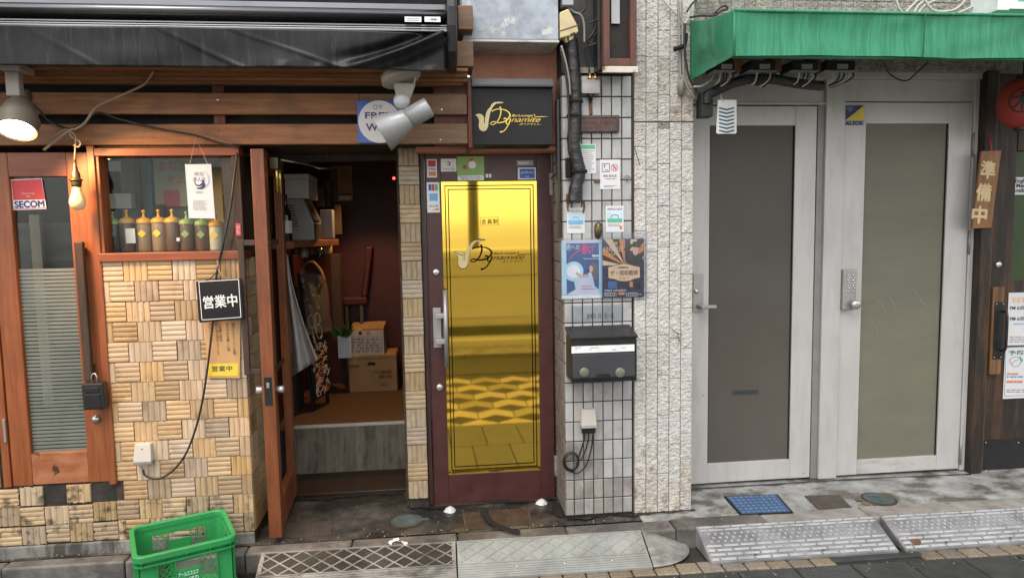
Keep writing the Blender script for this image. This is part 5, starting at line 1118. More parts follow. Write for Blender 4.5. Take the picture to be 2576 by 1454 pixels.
# verticals measured near the middle of their height
xj = X(1743, 760); 
L0, L1, L2, L3 = xj-.1, X(1781, 760), X(1991, 760), X(2043, 760)     # left leaf: stile, pane, stile
R0, R1, R2, R3 = X(2109, 760), X(2164, 760), X(2368, 760), X(2424, 760)
M0, M1 = X(2062, 760), X(2108, 760)
zL1, zL0 = W(1900, 268, YG).z, W(1900, 1210, YG).z
zR1, zR0 = W(2270, 259, YG).z, W(2270, 1195, YG).z
zbl = max(zG0+.012, (zL0+zR0)/2*0+.012)
box('mullion', M0, M1, YG-.03, YG+.06, zG0, zT, 'alu', af, .004)
box('mullion_lip', L3+.006, M0-.001, YG-.012, YG+.06, zG0, zL1+.012, 'alu_dark', af, .002)
box('jamb', R3+.004, X(2436, 760)+.012, YG-.02, YG+.06, zG0, zT, 'alu', af, .003)
box('transom_panel', L0, M0-.001, YG-.005, YG+.05, zL1+.022, zT-.001, 'alu', af, .002); box('transom_trim', L0, M0-.001, YG-.022, YG+.05, zL1+.006, zL1+.0215, 'alu_worn', af, .002)
box('transom_panel', M1+.001, R3+.003, YG-.005, YG+.05, zR1+.006, zT-.001, 'alu', af, .002)
box('head', L0, X(2450, 230)+.02, YG-.045, YG+.06, zT, zT+.04, 'alu_worn', af, .003)
box('back_wall', L0, R3, YG+.07, YG+.1, 0, zT, 'inner_dark', af, 0)
def leaf(name, label, x0, x1, x2, x3, z1, ztr, zbr, glassm, wornm):
    t = T(name, label, 'door'); z0 = .012
    box('stile', x0, x1, YG-.012, YG+.04, z0, z1, 'alu', t, .003); box('stile', x2, x3, YG-.012, YG+.04, z0, z1, 'alu', t, .003)
    box('top_rail', x1+.0005, x2-.0005, YG-.010, YG+.04, ztr, z1-.001, 'alu', t, .002); box('bottom_rail', x1+.0005, x2-.0005, YG-.010, YG+.04, z0+.001, zbr, wornm, t, .002)
    box('glass_pane', x1-.003, x2+.003, YG+.006, YG+.014, zbr-.003, ztr+.003, glassm, t, 0)
    g = .006
    for q in ((x1+.0006, x1+g, zbr, ztr), (x2-g, x2-.0006, zbr, ztr)): box('gasket', q[0], q[1], YG-.002, YG+.0055, q[2], q[3], 'black_rubber', t, 0)
    return t
dl = leaf('aluminium_door', 'aluminium door with brownish frosted glass and lever handle beside the stone pillar', L0, L1, L2, L3, zL1, W(1890, 317, YG).z, W(1890, 1159, YG).z, 'frost_brown', 'alu')
dr = leaf('aluminium_door', 'aluminium door with greenish frosted glass and keypad lock', R0, R1, R2, R3, zR1, W(2270, 312, YG).z, W(2270, 1149, YG).z, 'frost_green', 'alu_worn')
pbox('lever_plate', 1744, 689, 1770, 786, YG-.022, .0095, 'steel_satin', dl, .002)
p = W(1758, 770, YG-.022); MB().lathe([(.014, 0), (.014, .02), (.011, .045)], p, (0,-1,0), 16).build('lever_neck', 'steel_satin', dl, True)
p2 = W(1803, 771, YG-.075); MB().box(p.x-.006, p2.x, YG-.082, YG-.062, p.z-.012, p.z+.010).build('lever', 'steel_satin', dl, bev=.005)
MB().lathe([(.015, 0), (.015, .005), (.01, .009), (.002, .01)], W(1752, 733, YG-.022), (0,-1,0), 16).build('lock_cylinder', 'steel', dl, True)
dec('mail_slot_label', 1843, 981, 1908, 992, YG+.0045, 'sign_cap', dl)
for u, v in ((1768, 995), (2321-300, 1190)): MB().lathe([(.004, 0), (.004, .001)], W(u, v, YG-.012), (0,-1,0), 8).build('screw', 'ink', dl)
kp = T('keypad_lock', 'satin steel push-button lock with round knob on the keypad door', 'lock')
x0, x1, z0, z1 = RC(2121, 678, 2155, 780, YG-.05); MB().box(x0, x1, YG-.05, YG-.0125, z0, z1).build('case', 'steel_satin', kp, bev=.008)
for r in range(7):
    for c in range(2):
        p = Vector((x0+(x1-x0)*(.36+.4*c)+(.006 if r % 2 else -.002), YG-.05, z1-.035-.0165*r)); MB().lathe([(.0055, 0), (.0055, .004), (.003, .006)], p, (0,-1,0), 10).build('button', 'chrome', kp, True)
p = W(2145, 765, YG-.05); MB().lathe([(.012, 0), (.012, .015), (.028, .02), (.029, .04), (.024, .046), (.008, .047)], p, (0,-1,0), 24).build('knob', 'steel', kp, True)
s = T('security_sticker', 'blue and yellow security company sticker on the mullion-side stile', 'sticker'); YK2 = YG-.0145
dec('backing', 2125, 264, 2174, 316, YK2, 'grey_plate', s); poly('blue_field', [(2127, 267), (2173, 266), (2127, 303)], YK2-.001, 'ink_navy', s); poly('yellow_field', [(2173, 266.5), (2173, 303), (2128, 303.5)], YK2-.001, 'ink_yellow', s)
text('lettering', 'ALSOK', 2126, 306, 2172, 315, YK2-.002, 'ink_navy', s, shear=.2, bold=.0018); text('lettering', 'Always\nSecurity\nOK', 2129, 269, 2147, 281, YK2-.002, 'ink_pale', s)
for v0, v1 in ((335, 395), (580, 640), (1100, 1165)):
    p0, p1 = W(2441 if v0 < 500 else (2432 if v0 < 800 else 2411), v0, YG-.02), W(2441, v1, YG-.02); MB().tube([(R3+.004, YG-.022, p1.z), (R3+.004, YG-.022, p0.z)], .007, 8).build('hinge', 'galv', dr, True)
sc_ = MB()
rnd = random.Random(5)
for a, b, c_, d_ in ((2290, 720, 2320, 765), (2320, 765, 2330, 772), (2190, 740, 2240, 800), (2235, 745, 2255, 790), (2350, 760, 2356, 815), (2205, 800, 2222, 835), (2225, 805, 2228, 822), (2195, 810, 2210, 850)):
    stroke_mb(sc_, [(a, b), ((a+c_)/2+3, (b+d_)/2-4), (c_, d_)], [.4, 1.6, .5], YG+.0055)
sc_.build('scratches', 'scratch', dr)
pbox('floor_pivot_plate', 1990, 1209, 2060, 1214, YG-.05, .001, 'alu_worn', af, 0) if 0 else None

# stone band behind and above the awning
sb = T('stone_band', 'band of rough grey stone blocks behind the green awning', 'wall')
YS2 = .0; x0b = X(1742, 100, YS2); zb0 = zT+.035; box('core', sx1-.002, 4.6, YS2+.004, YS2+.2, zb0, 4.2, 'stone_base', sb, 0)
z = zb0+.002; rr_ = 0
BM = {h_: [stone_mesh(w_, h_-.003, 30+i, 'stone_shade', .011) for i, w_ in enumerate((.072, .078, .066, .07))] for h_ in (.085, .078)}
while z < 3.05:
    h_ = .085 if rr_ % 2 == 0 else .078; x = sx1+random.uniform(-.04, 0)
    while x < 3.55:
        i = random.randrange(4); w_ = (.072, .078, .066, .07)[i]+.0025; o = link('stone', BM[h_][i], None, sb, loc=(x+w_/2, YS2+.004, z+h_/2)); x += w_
    z += h_; rr_ += 1
    if z > zb0+.26 and z < W(2100, 45, YS2).z-.1: z = W(2100, 45, YS2).z-.1
# green awning
ga = T('green_awning', 'bright green fabric awning over the aluminium doors', 'awning')
YN = -.88; zft, zfb = (W(1845, 30, YN).z+W(2576, 37, YN).z)/2, (W(1845, 147, YN).z+W(2576, 144, YN).z)/2
xg0 = W(1845, 90, YN).x; xg1 = 4.5; xw = W(1731, 130, YT+.02).x; zwt, zwb = W(1730, 52, YT).z, W(1735, 204, YT).z
def gf(i, j):
    x = xg0+(xg1-xg0)*i; s_ = abs(math.sin((x-xg0)*math.pi/1.15)); return (x, YN+.016*s_*math.sin(math.pi*min(1, j*1.1))+.010*noise.noise(Vector((x*4+j*1.5, j*2, 5)))+.004*noise.noise(Vector((x*16, j*3, 2))), zft+(zfb-zft)*j-.006*s_*(1-j)+.007*s_*j)
f_ = MB().grid(gf, 90, 8).build('front', 'green_awning', ga, True)
def gs_(i, j):
    a = Vector((xw, YT-.0, zwt+(zwb-zwt)*j)); b = Vector(gf(0, j)); p = a.lerp(b, i); s_ = math.sin(math.pi*i)
    return p+Vector((-.02*s_*(.4+.6*math.sin(j*3+1))-.012*noise.noise(Vector((i*5, j*3, 1)))*s_, 0, -.02*s_*(1-j)))
MB().grid(gs_, 18, 14).build('side', 'green_awning', ga, True)
def gt(i, j):
    a = Vector((xw+(xg1-xw)*i, YT-.0+(.3 if i > .02 else 0), zwt)); b = Vector(gf(i, 0)); p = a.lerp(b, j); return p+Vector((0, 0, -.02*math.sin(math.pi*j)))
MB().grid(gt, 60, 8).build('top', 'green_awning', ga, True)
MB().tube([(xg0, YN-.002, zft), (xg1, YN-.002, zft)], .008, 8).build('front_edge', 'green_awning', ga, True)
box('hem', xg0, xg1, YN+.012, YN+.03, zfb-.004, zfb+.012, 'green_hem', ga, .004)
MB().tube([(xg0+.004, YN, zft), (xg0+.004, YN, zfb)], .007, 8).build('corner_seam', 'green_awning', ga, True)
for u in (1865, 1968, 2069): 
    p = W(u, 163, -.5); box('rusty_bracket', p.x-.03, p.x+.03, -.44, -.36, p.z-.02, p.z+.09, 'rust', ga, .006)
seam = W(2322, 90, YN).x; MB().tube([(seam, YN-.008, zft), (seam, YN-.008, zfb)], .003, 5).build('seam', 'green_hem', ga)
# terminal boxes and black trunking
lbx = ('terminal box half hidden by the awning side', 'terminal box second along under the awning', 'terminal box third along under the awning', 'terminal box furthest from the stone pillar under the awning')
for i, (u0, u1) in enumerate(((1800, 1848), (1888, 1952), (1994, 2058), (2079, 2152))):
    t = T('terminal_box', 'dark telephone '+lbx[i], 'terminal box', 'telephone terminal boxes under the green awning')
    pbox('body', u0, 152, u1, 177, -.45, .14, 'black_plastic', t, .004); pbox('tray', u0-4, 177, u1+3, 180, -.47, .16, 'alu_dark', t, .001)
    um = (u0+u1)/2+4; dec('label', um-13, 162, um+14, 175, -.452, 'grey_plate', t)
    for k_, (f0, f1) in enumerate(((.25, 'cable_white'), (.45, 'cable_black'), (.6, 'cable_black'), (.78, 'cable_white'), (.92, 'cable_black'))):
        ua = u0+(u1-u0)*f0; d0 = -18-10*k_ if i == 3 else -14-4*k_
        MB().tube(cat_rom([W(ua, 180, -.43), W(ua-1, 195, -.43), W(ua+d0*.4, 208, -.42), W(ua+d0, 213+k_*2, -.40)]), .0045, 6).build('lead', f1, t, True)
tr = T('black_conduit', 'thick black wrapped conduit arching above the frosted glass door', 'conduit')
cpts = [(1778, 262), (1782, 240), (1800, 230), (1830, 215), (1870, 203), (1910, 198), (1950, 201), (1990, 208), (2030, 214), (2070, 217)]
MB().tube(cat_rom([W(a, b, -.38) for a, b in cpts], 8), .027, 12).build('wrapping', 'tape', tr, True)
pbox('trunking', 1765, 230, 1794, 294, -.38, .08, 'black_plastic', tr, .004)
tgd = T('arrow_tag', 'white plastic tag with blue chevrons hanging by the frosted glass door', 'tag')
poly('tag', [(1806, 252), (1853, 252), (1853, 334), (1850, 337), (1805, 337), (1802, 334)], -.40, 'ink_white', tgd, .003)
for k_ in range(7):
    v = 270+9.4*k_; poly('chevron', [(1809, v), (1828, v+4.5), (1847, v), (1847, v+4.2), (1828, v+9), (1809, v+4.2)], -.4012, 'ink_teal', tgd, .001)
MB().tube([W(1815, 235, -.38), W(1814, 245, -.4), W(1819, 256, -.402)], .003, 5).build('tie', 'cable_white', tgd)
wire('droop_cable', [W(2225, 160, -.3), W(2236, 185, -.28), W(2265, 202, -.27), W(2285, 202, -.27), W(2305, 185, -.28), W(2332, 160, -.3)], .004, 'cable_black', 'thin dark cable drooping under the green awning above the keypad door')
for i, (pts, r, ma, lb) in enumerate((
    ([(1668, 0), (1690, 25), (1710, 45), (1722, 60), (1730, 48), (1735, 20), (1738, 0)], .006, 'cable_white', 'white cable looping down beside the awning corner'),
    ([(1706, 0), (1708, 60), (1710, 140), (1712, 200)], .007, 'cable_grey', 'grey riser cable down the edge of the stone pillar'),
    ([(1715, 0), (1716, 60), (1718, 130), (1720, 190), (1732, 225), (1750, 250)], .006, 'cable_grey', 'grey cable bending towards the black trunking'),
    ([(1724, 60), (1722, 100), (1725, 150), (1735, 200), (1755, 235), (1745, 265)], .006, 'cable_black', 'black cable hugging the awning end'),
    ([(1795, 190), (1785, 205), (1765, 217), (1745, 219)], .006, 'cable_white', 'pale cable curving under the awning side'),
    ([(1728, 30), (1740, 12), (1752, 0)], .006, 'cable_black', 'black cable arching above the awning corner'),
    ([(1800, 33), (1812, 20), (1825, 16), (1830, 24), (1815, 28), (1795, 40), (1760, 40), (1735, 45)], .006, 'cable_black', 'black cable coil lying on the awning top'))):
    wire('riser_cable', [W(a, b, YT-.03-.01*i) for a, b in pts], r, ma, lb)
tag(MB().tube([W(1714, 190, YT-.03), W(1713, 240, YT-.03)], .018, 10).build('conduit_sleeve', 'stone_base', None, True), 'pale cylindrical sleeve on the riser cable', 'conduit')
tag(MB().tube(cat_rom([W(1695, 125, YT-.05), W(1705, 122, YT-.06), W(1722, 113, YT-.05), W(1726, 85, YT-.05)]), .012, 6).build('cable_clamp', 'black_rubber', None, True), 'black clamp gripping the riser cables', 'clamp')
for i, pts in enumerate(([(2255, 0), (2262, 22), (2275, 34), (2290, 20), (2310, 0)], [(2300, 34), (2310, 15), (2330, 0)], [(2310, 34), (2330, 12), (2360, 0)], [(2325, 0), (2350, 28), (2400, 26), (2430, 0)], [(2410, 34), (2445, 18), (2470, 0)])):
    wire('white_cable', [W(a, b, -.2-.03*i) for a, b in pts], .007, 'cable_white', ('first', 'second', 'third', 'fourth', 'fifth')[i]+' loop of pale cable above the awning, counting from the stone pillar')
wb2 = T('white_sign_box', 'corner of a white box sign above the awning', 'sign'); pbox('box', 2512, -60, 2700, 28, -.5, .2, 'ink_white', wb2, .004); pbox('green_edge', 2540, 24, 2700, 29, -.503, .002, 'green_hem', wb2, 0); pbox('green_print', 2562, -5, 2600, 4, -.502, .001, 'ink_green', wb2, 0)

# ================================================================ DARK TIMBER FRONT AT THE FAR RIGHT
YH2 = .02
tf = T('dark_timber_front', 'weathered dark timber shop front at the picture edge', 'shop front')
xp0, xp1 = R3+.035, W(2472, 800, YH2).x
box('post', xp0, xp1, YH2-.05, YH2+.1, .001, zT+.045, 'weathered_wood', tf, .004)
box('batten', xp1+.001, xp1+.028, YH2-.02, YH2+.1, .001, zT+.045, 'worn_wood', tf, .003)
zkp = W(2520, 1106, YH2).z
xd0 = xp1+.03; zg0, zg1 = W(2560, 708, YH2).z, W(2560, 380, YH2).z
box('door_stile', xd0, W(2539, 800, YH2).x, YH2, YH2+.06, zkp, zT+.045, 'weathered_wood', tf, .003)
box('door_panel', W(2539, 800, YH2).x+.001, 4.6, YH2+.002, YH2+.06, .001, zg0, 'weathered_wood', tf, .002); box('door_rail', W(2539, 800, YH2).x+.001, 4.6, YH2-.004, YH2+.06, zg1, zT+.045, 'weathered_wood', tf, .003)
box('green_panel', W(2539, 800, YH2).x+.002, 4.6, YH2+.02, YH2+.03, zg0+.001, zg1-.001, 'green_panel', tf, 0)
for k_ in range(3): xx = xd0+.1+.1*k_; box('plank_groove', xx, xx+.004, YH2-.0005, YH2+.002, zkp+.01, zg0-.4, 'ink', tf, 0) if 0 else None
kpl = box('kick_plate', xd0, 4.6, YH2-.006, YH2-.001, .004, zkp, 'black_metal', tf, .001)
box('door_stile_foot', xd0, W(2539, 800, YH2).x, YH2, YH2+.06, .001, zkp-.001, 'weathered_wood', tf, 0)
for u in (2480, 2562):
    for v in (1113, 1183): MB().lathe([(.005, 0), (.005, .002), (.001, .003)], W(u, v, YH2-.006), (0,-1,0), 8).build('rivet', 'steel', kpl, True)
hw = T('timber_pull', 'worn wooden pull block with black metal handle on the dark front', 'door handle')
x0, x1, z0, z1 = RC(2494, 722, 2523, 942, YH2-.035); box('block', x0, x1, YH2-.035, YH2-.001, z0, z1, 'worn_wood', hw, .005)
x0, x1, z0, z1 = RC(2500, 760, 2523, 903, YH2-.037); box('plate', x0, x1, YH2-.039, YH2-.0355, z0, z1, 'black_metal', hw, .001)
MB().tube(cat_rom([(x1-.012, YH2-.039, z1-.06), (x1-.012, YH2-.075, z1-.07), (x1-.012, YH2-.08, (z0+z1)/2), (x1-.012, YH2-.075, z0+.07), (x1-.012, YH2-.039, z0+.06)]), .008, 8).build('grip', 'black_metal', hw, True)
for zz_ in (z0+.012, z1-.012):
    for xx in (x0+.01, x1-.008): MB().lathe([(.004, 0), (.004, .002), (.001, .003)], (xx, YH2-.039, zz_), (0,-1,0), 8).build('rivet', 'steel', hw, True)
tag(MB().lathe([(.022, 0), (.022, .006), (.014, .012), (.003, .013)], W(2511, 666, YH2), (0,-1,0), 20).build('lock_cylinder', 'steel', None, True), 'round steel lock cylinder on the dark timber front', 'lock')
hs_ = T('wooden_plaque', 'slanting wooden plaque with three cream characters on the dark front', 'sign'); Yp = YH2-.075
qp = [(2470, 381), (2519, 379), (2494, 573), (2446, 575)]
poly('plank', qp, Yp, 'plank_sign', hs_, .014); ang = math.atan2(-24, 192)
for ch_, v0, v1, uc in (('準', 406, 449, 2486), ('備', 463, 506, 2475), ('中', 519, 562, 2464)):
    text('lettering', ch_, uc-18, v0, uc+18, v1, Yp-.002, 'cream_ink', hs_, off=.0, rot=ang*.5, bold=.004)
MB().tube([W(2496, 388, Yp-.002), W(2494, 372, Yp+.01), W(2488, 340, Yp+.02)], .004, 6).build('cord', 'ink_red', hs_, True)
lt = T('red_lantern', 'red paper lantern with circled black character', 'lantern')
lc = W(2571, 260, -.20); lr = (W(2571, 260, -.20)-W(2521, 258, -.20)).length; lh = lr*1.13
prof = []
for i in range(33):
    a = -math.pi/2+math.pi*i/32; prof.append((max(.02, lr*math.cos(a)**.75 if math.cos(a) > 0 else .02)*(1+.008*math.cos(i*math.pi)), lh*math.sin(a)*1.0))
MB().lathe(prof, lc, n=40).build('paper_shade', 'lantern', lt, True); MB().lathe([(.035, lh-.01), (.035, lh+.012)], lc, n=20).build('cap', 'black_plastic', lt); MB().lathe([(.035, -lh-.012), (.035, -lh+.01)], lc, n=20).build('cap', 'black_plastic', lt); MB().tube([lc+Vector((0,0,lh)), lc+Vector((0,0,lh+.12))], .004, 6).build('cord', 'ink', lt)
def on_l(du, dv, e=.004):
    z = -dv; k_ = max(.05, 1-(z/lh)**2)**.375*lr; th = du/lr; return lc+Vector((k_*math.sin(th-.62)*1.02, -k_*math.cos(th-.62)*1.02-e*0, z))
def lst(mb, pts, wd):
    c = cat_rom([Vector((a, b, 0)) for a, b in pts], 5); A = []; B = []
    for i, p in enumerate(c):
        t_ = c[min(i+1, len(c)-1)]-c[max(i-1, 0)]; n_ = Vector((-t_.y, t_.x, 0)).normalized()*wd/2; A.append(on_l(p.x+n_.x, p.y+n_.y)); B.append(on_l(p.x-n_.x, p.y-n_.y))
    k_ = len(c); mb.add(A+B, [(i, i+1, k_+i+1, k_+i) for i in range(k_-1)])
mb = MB(); R0_ = lr*.52; q0 = -lr*.12
lst(mb, [(q0+R0_*.95*math.cos(a), R0_*math.sin(a)) for a in (2*math.pi*i/20 for i in range(21))], .008)
for p in ([(q0-.05, -.02), (q0+.05, -.024)], [(q0, -.05), (q0+.002, .0), (q0, .055)], [(q0, -.018), (q0-.02, .02), (q0-.045, .04)], [(q0+.002, -.018), (q0+.022, .018), (q0+.05, .032)]): lst(mb, p, .012)
mb.build('painted_character', 'ink', lt)
def rsheet(name, u0, v0, u1, v1, label, Y): return tag(dec(name, u0, v0, u1, v1, Y, 'paper', None, .002), label, 'notice')
p = rsheet('notice', 2542, 446, 2640, 490, 'white English menu notice on the green panel', YH2+.012); text('lettering', 'English\nMenu\nAvailable', 2546, 450, 2598, 484, YH2+.0105, 'ink', p, off=.025, line=.9)
p = rsheet('notice', 2535, 735, 2660, 867, 'white opening hours notice beside the wooden pull', YH2-.004)
for v in (770, 797): text('lettering', 'PM 6:00', 2541, v, 2578, v+9, YH2-.0055, 'ink', p, off=.012)
scribble('printed_heading', 2546, 747, 2640, 762, YH2-.0052, 'ink_peach', p, 1, .9, .3, 81); scribble('printed_lines', 2540, 845, 2650, 862, YH2-.0052, 'ink_grey', p, 4, .35, .2, 82); scribble('printed_lines', 2550, 812, 2640, 818, YH2-.0052, 'ink_sky', p, 1, .5, .2, 83)
p = rsheet('notice', 2526, 871, 2660, 1000, 'white prevention notice with hand washing drawing', YH2-.005); text('lettering', '予防対策', 2537, 880, 2620, 892, YH2-.0065, 'ink_teal', p, off=.012)
mb = MB(); stroke_mb(mb, [(2529, 874), (2529, 935), (2527, 996)], 1, YH2-.0062, k=1); stroke_mb(mb, [(2529, 874), (2590, 873), (2650, 872)], 1, YH2-.0062, k=1); stroke_mb(mb, [(2527, 996), (2590, 994), (2650, 992)], 1, YH2-.0062, k=1); mb.build('printed_border', 'ink_teal', p)
mb = MB(); stroke_mb(mb, [(2545, 918), (2540, 906), (2548, 899), (2560, 898), (2568, 906), (2566, 916), (2556, 922), (2546, 919), (2552, 908), (2562, 905)], 1.2, YH2-.0062); mb.build('printed_hands', 'ink_grey', p); poly('printed_cuff', [(2562, 898), (2568, 896), (2574, 906), (2570, 911)], YH2-.0066, 'ink_green', p)
scribble('printed_heading', 2533, 938, 2570, 943, YH2-.0062, 'ink_orange', p, 1, .9, .2, 84); scribble('printed_heading', 2532, 957, 2575, 963, YH2-.0062, 'ink_orange', p, 1, .9, .2, 85); scribble('printed_lines', 2532, 945, 2650, 950, YH2-.0062, 'ink_blue', p, 1, .5, .2, 86); scribble('printed_lines', 2532, 978, 2650, 988, YH2-.0062, 'ink_grey', p, 2, .4, .2, 87)
# ================================================================ GROUND
ZR = -.105                           # street level
st = S('street')
box('street_bed', -9, 12, -12, -.5, ZR-.2, ZR-.012, 'joint', st, 0)
def yb_(x): return -.665-.028*x      # back line of the beige pavers
pv_me = {}
def slab_mesh(pts, h, mat):
    mb = MB(); n = len(pts); cx = sum(p[0] for p in pts)/n; cy = sum(p[1] for p in pts)/n; e = .004
    ins = [((x-cx)*(1-e*2/max(.02, abs(x-cx)) if abs(x-cx) > .01 else 1)+cx, (y-cy)*(1-e*2/max(.02, abs(y-cy)) if abs(y-cy) > .01 else 1)+cy) for x, y in pts]
    mb.rings([[(x-cx, y-cy, -h) for x, y in pts], [(x-cx, y-cy, -.004) for x, y in pts], [(x-cx, y-cy, 0) for x, y in ins]], caps=True); me = mb.mesh('paver'); me.materials.append(MATS[mat]); return me, (cx, cy)
rot = math.atan(-.028); pw, pd = .118, .112
pm = slab_mesh([(-pw/2+.004, -pd/2+.003), (pw/2-.004, -pd/2+.003), (pw/2-.004, pd/2-.003), (-pw/2+.004, pd/2-.003)], .03, 'paver')[0]
x = -1.6
while x < 4.2:
    if not (2.03 < x < 2.46):
        o = link('paver', pm, None, st, loc=(x, yb_(x)-pd/2, ZR+random.uniform(-.002, .001))); o.rotation_euler = (random.uniform(-.01, .01), random.uniform(-.01, .01), rot+random.uniform(-.01, .01))
    x += pw
a, b = 1.985, 2.50
me, c_ = slab_mesh([(a, yb_(a)-.09), (b, yb_(b)-.07), (b, yb_(b)-.001), (a, yb_(a)-.001)], .03, 'slate'); link('slate_infill', me, None, st, loc=(c_[0], c_[1], ZR))
sw, sd_ = .30, .60
sm = slab_mesh([(-sw/2+.003, -sd_/2+.003), (sw/2-.003, -sd_/2+.003), (sw/2-.003, sd_/2-.003), (-sw/2+.003, sd_/2-.003)], .03, 'slate')[0]
for r in range(2):
    x = -2.6+.11*r
    while x < 4.4:
        o = link('slate_slab', sm, None, st, loc=(x, yb_(x)-pd-.003-sd_/2-r*sd_, ZR+random.uniform(-.001, .001))); o.rotation_euler = (random.uniform(-.002, .002), random.uniform(-.002, .002), rot); x += sw
M('street_far', (.36,.31,.22), (.45,.39,.28), s=12, r=.4, bump=.2, bs=40)
M('ground_pale', (.48,.46,.42), (.56,.54,.5), s=2, r=.8)
M('street_far_dark', (.23,.20,.135), (.30,.265,.18), s=12, r=.35, bump=.2, bs=40)
# the middle of the street, known only from the gold panel's reflection: two tones of lozenge paving
mb1, mb2 = MB(), MB(); k_ = 0
for i in range(-14, 22):
    for j in range(6):
        x0, y0 = i*.34+(j % 2)*.17, -1.99-j*.36; q = [(x0, y0-.18, ZR-.008), (x0+.165, y0-.06, ZR-.008), (x0+.165, y0+.16, ZR-.008), (x0, y0+.04, ZR-.008), (x0-.165, y0+.16, ZR-.008), (x0-.165, y0-.06, ZR-.008)]
        (mb1 if (i+j) % 3 else mb2).quad(*q)
o = mb1.build('street_paving', 'street_far', st); o['kind'] = 'stuff'; o = mb2.build('street_paving_dark', 'street_far_dark', st); o['kind'] = 'stuff'
box('gutter', -9, 12, -12, -5.95, ZR-.19, ZR-.002, 'street_far', st, 0); box('asphalt_strip', -9, 12, -5.3, -4.15, ZR-.19, ZR-.003, 'slate', st, 0); box('far_kerb', -9, 12, -5.949, -5.301, ZR-.19, ZR+.03, 'kerb_light', st, .01)

sd = S('sidewalk')
ks = -.40
box('slab', -3.2, W(1600, 1290, -.35).x, ks-.004, .62, -.12, -.0005, 'concrete', sd, 0) if 0 else None
def ground(i, j, x0, x1, y0, y1):
    x, y = x0+(x1-x0)*i, y0+(y1-y0)*j; return (x, y, -.001+.0035*noise.noise(Vector((x*3, y*5, 0)))-.0035)
xm = 1.10
MB().grid(lambda i, j: ground(i, j, -3.4, xm-.002, ks, .62), 110, 30).build('concrete', 'concrete', sd, True)
MB().grid(lambda i, j: ground(i, j, xm, 4.8, ks-.02, .62), 110, 30).build('concrete', 'concrete_light', sd, True)
box('sub_base', -3.4, 4.8, ks+.0, .62, -.15, -.02, 'joint', sd, 0)
kb_ = S('kerb'); yk0, yk1 = ks-.003, -.515
x = -3.3
while x < 4.6:
    L_ = random.uniform(.52, .62); q0, q1 = (yk1-.015*x*.9, yk1-.015*(x+L_)*.9)
    pts = [(x+.002, q0), (x+L_-.002, q1), (x+L_-.002, yk0-.0035), (x+.002, yk0-.0035)]
    me, c_ = slab_mesh(pts, .16, 'kerb_light' if -1.15 < x+.3 < -.75 or x > 1.5 else 'kerb_stone'); o = link('kerb_stone', me, None, kb_, loc=(c_[0], c_[1], -.002+random.uniform(-.003, .001)), bev=.008); x += L_
box('kerb_footing', -3.4, 4.8, -.52, -.42, -.2, -.1, 'joint', kb_, 0)

# covers let into the concrete
def plate(name, label, cat, pts, ma, z=.002, h=.006, frame=None, inset=None):
    P = [G(a, b, z) for a, b in pts]; t = T(name, label, cat)
    if frame:
        c = sum(P, Vector())/len(P); F = [c+(p-c)*1.0 for p in P]; MB().prism([Vector((p.x, p.y, z-.001)) for p in F], (0, 0, -h)).build('frame', frame, t); P = [c+(p-c)*inset for p in P]
        z += .0015
    MB().prism([Vector((p.x, p.y, z)) for p in P], (0, 0, -h)).build('lid', ma, t)
    return t, P, z
t, P, z = plate('blue_drain_cover', 'blue patterned drain cover in dark frame before the frosted door', 'drain cover', [(1820, 1247), (1956, 1242), (1996, 1288), (1862, 1294)], 'blue_dark', frame='black_rubber', inset=.92)
mb = MB()
for r in range(6):
    for c in range(9):
        p = P[0].lerp(P[1], (c+.6)/9.6).lerp(P[3].lerp(P[2], (c+.6)/9.6), (r+.5)/6); mb.lathe([(.012, 0), (.011, .002), (.006, .0022)], (p.x, p.y, z), n=8)
mb.build('raised_pattern', 'blue_cover', t)
plate('square_cover', 'plain brown square cover plate beside the blue drain cover', 'drain cover', [(2024, 1246), (2110, 1243), (2142, 1274), (2058, 1278)], 'iron_brown')
def oval(name, label, u, v, ru, rv, ma, rim):
    t = T(name, label, 'valve cover'); c = G(u, v, .003); rx = (G(u+ru, v, .003)-c).length; ry = (G(u, v-rv, .003)-c).length*1.0
    pts = [(c.x+rx*1.14*math.cos(a), c.y+ry*1.2*math.sin(a), .0015) for a in (2*math.pi*i/28 for i in range(28))]; MB().prism(pts, (0,0,-.006)).build('rim', rim, t)
    pts = [(c.x+rx*math.cos(a), c.y+ry*math.sin(a), .004) for a in (2*math.pi*i/28 for i in range(28))]; MB().prism(pts, (0,0,-.006)).build('lid', ma, t)
    mb = MB()
    for k_ in range(-2, 3): mb.box(c.x-rx*.6, c.x+rx*.6, c.y+ry*.22*k_-.002, c.y+ry*.22*k_+.002, .004, .0055)
    mb.build('raised_bars', ma, t); return t, c, rx
oval('valve_cover', 'blue-grey oval valve cover in a brown patch before the keypad door', 2211, 1253, 37, 12, 'verdigris', 'iron_rust')
t, c, rx = oval('valve_cover', 'blue-grey oval valve cover in the dark wet concrete before the doorway', 1024, 1307, 36, 13, 'verdigris', 'iron_brown'); box('tail', c.x+rx*.95, c.x+rx*1.5, c.y-.012, c.y+.012, -.003, .003, 'verdigris', t, .001)
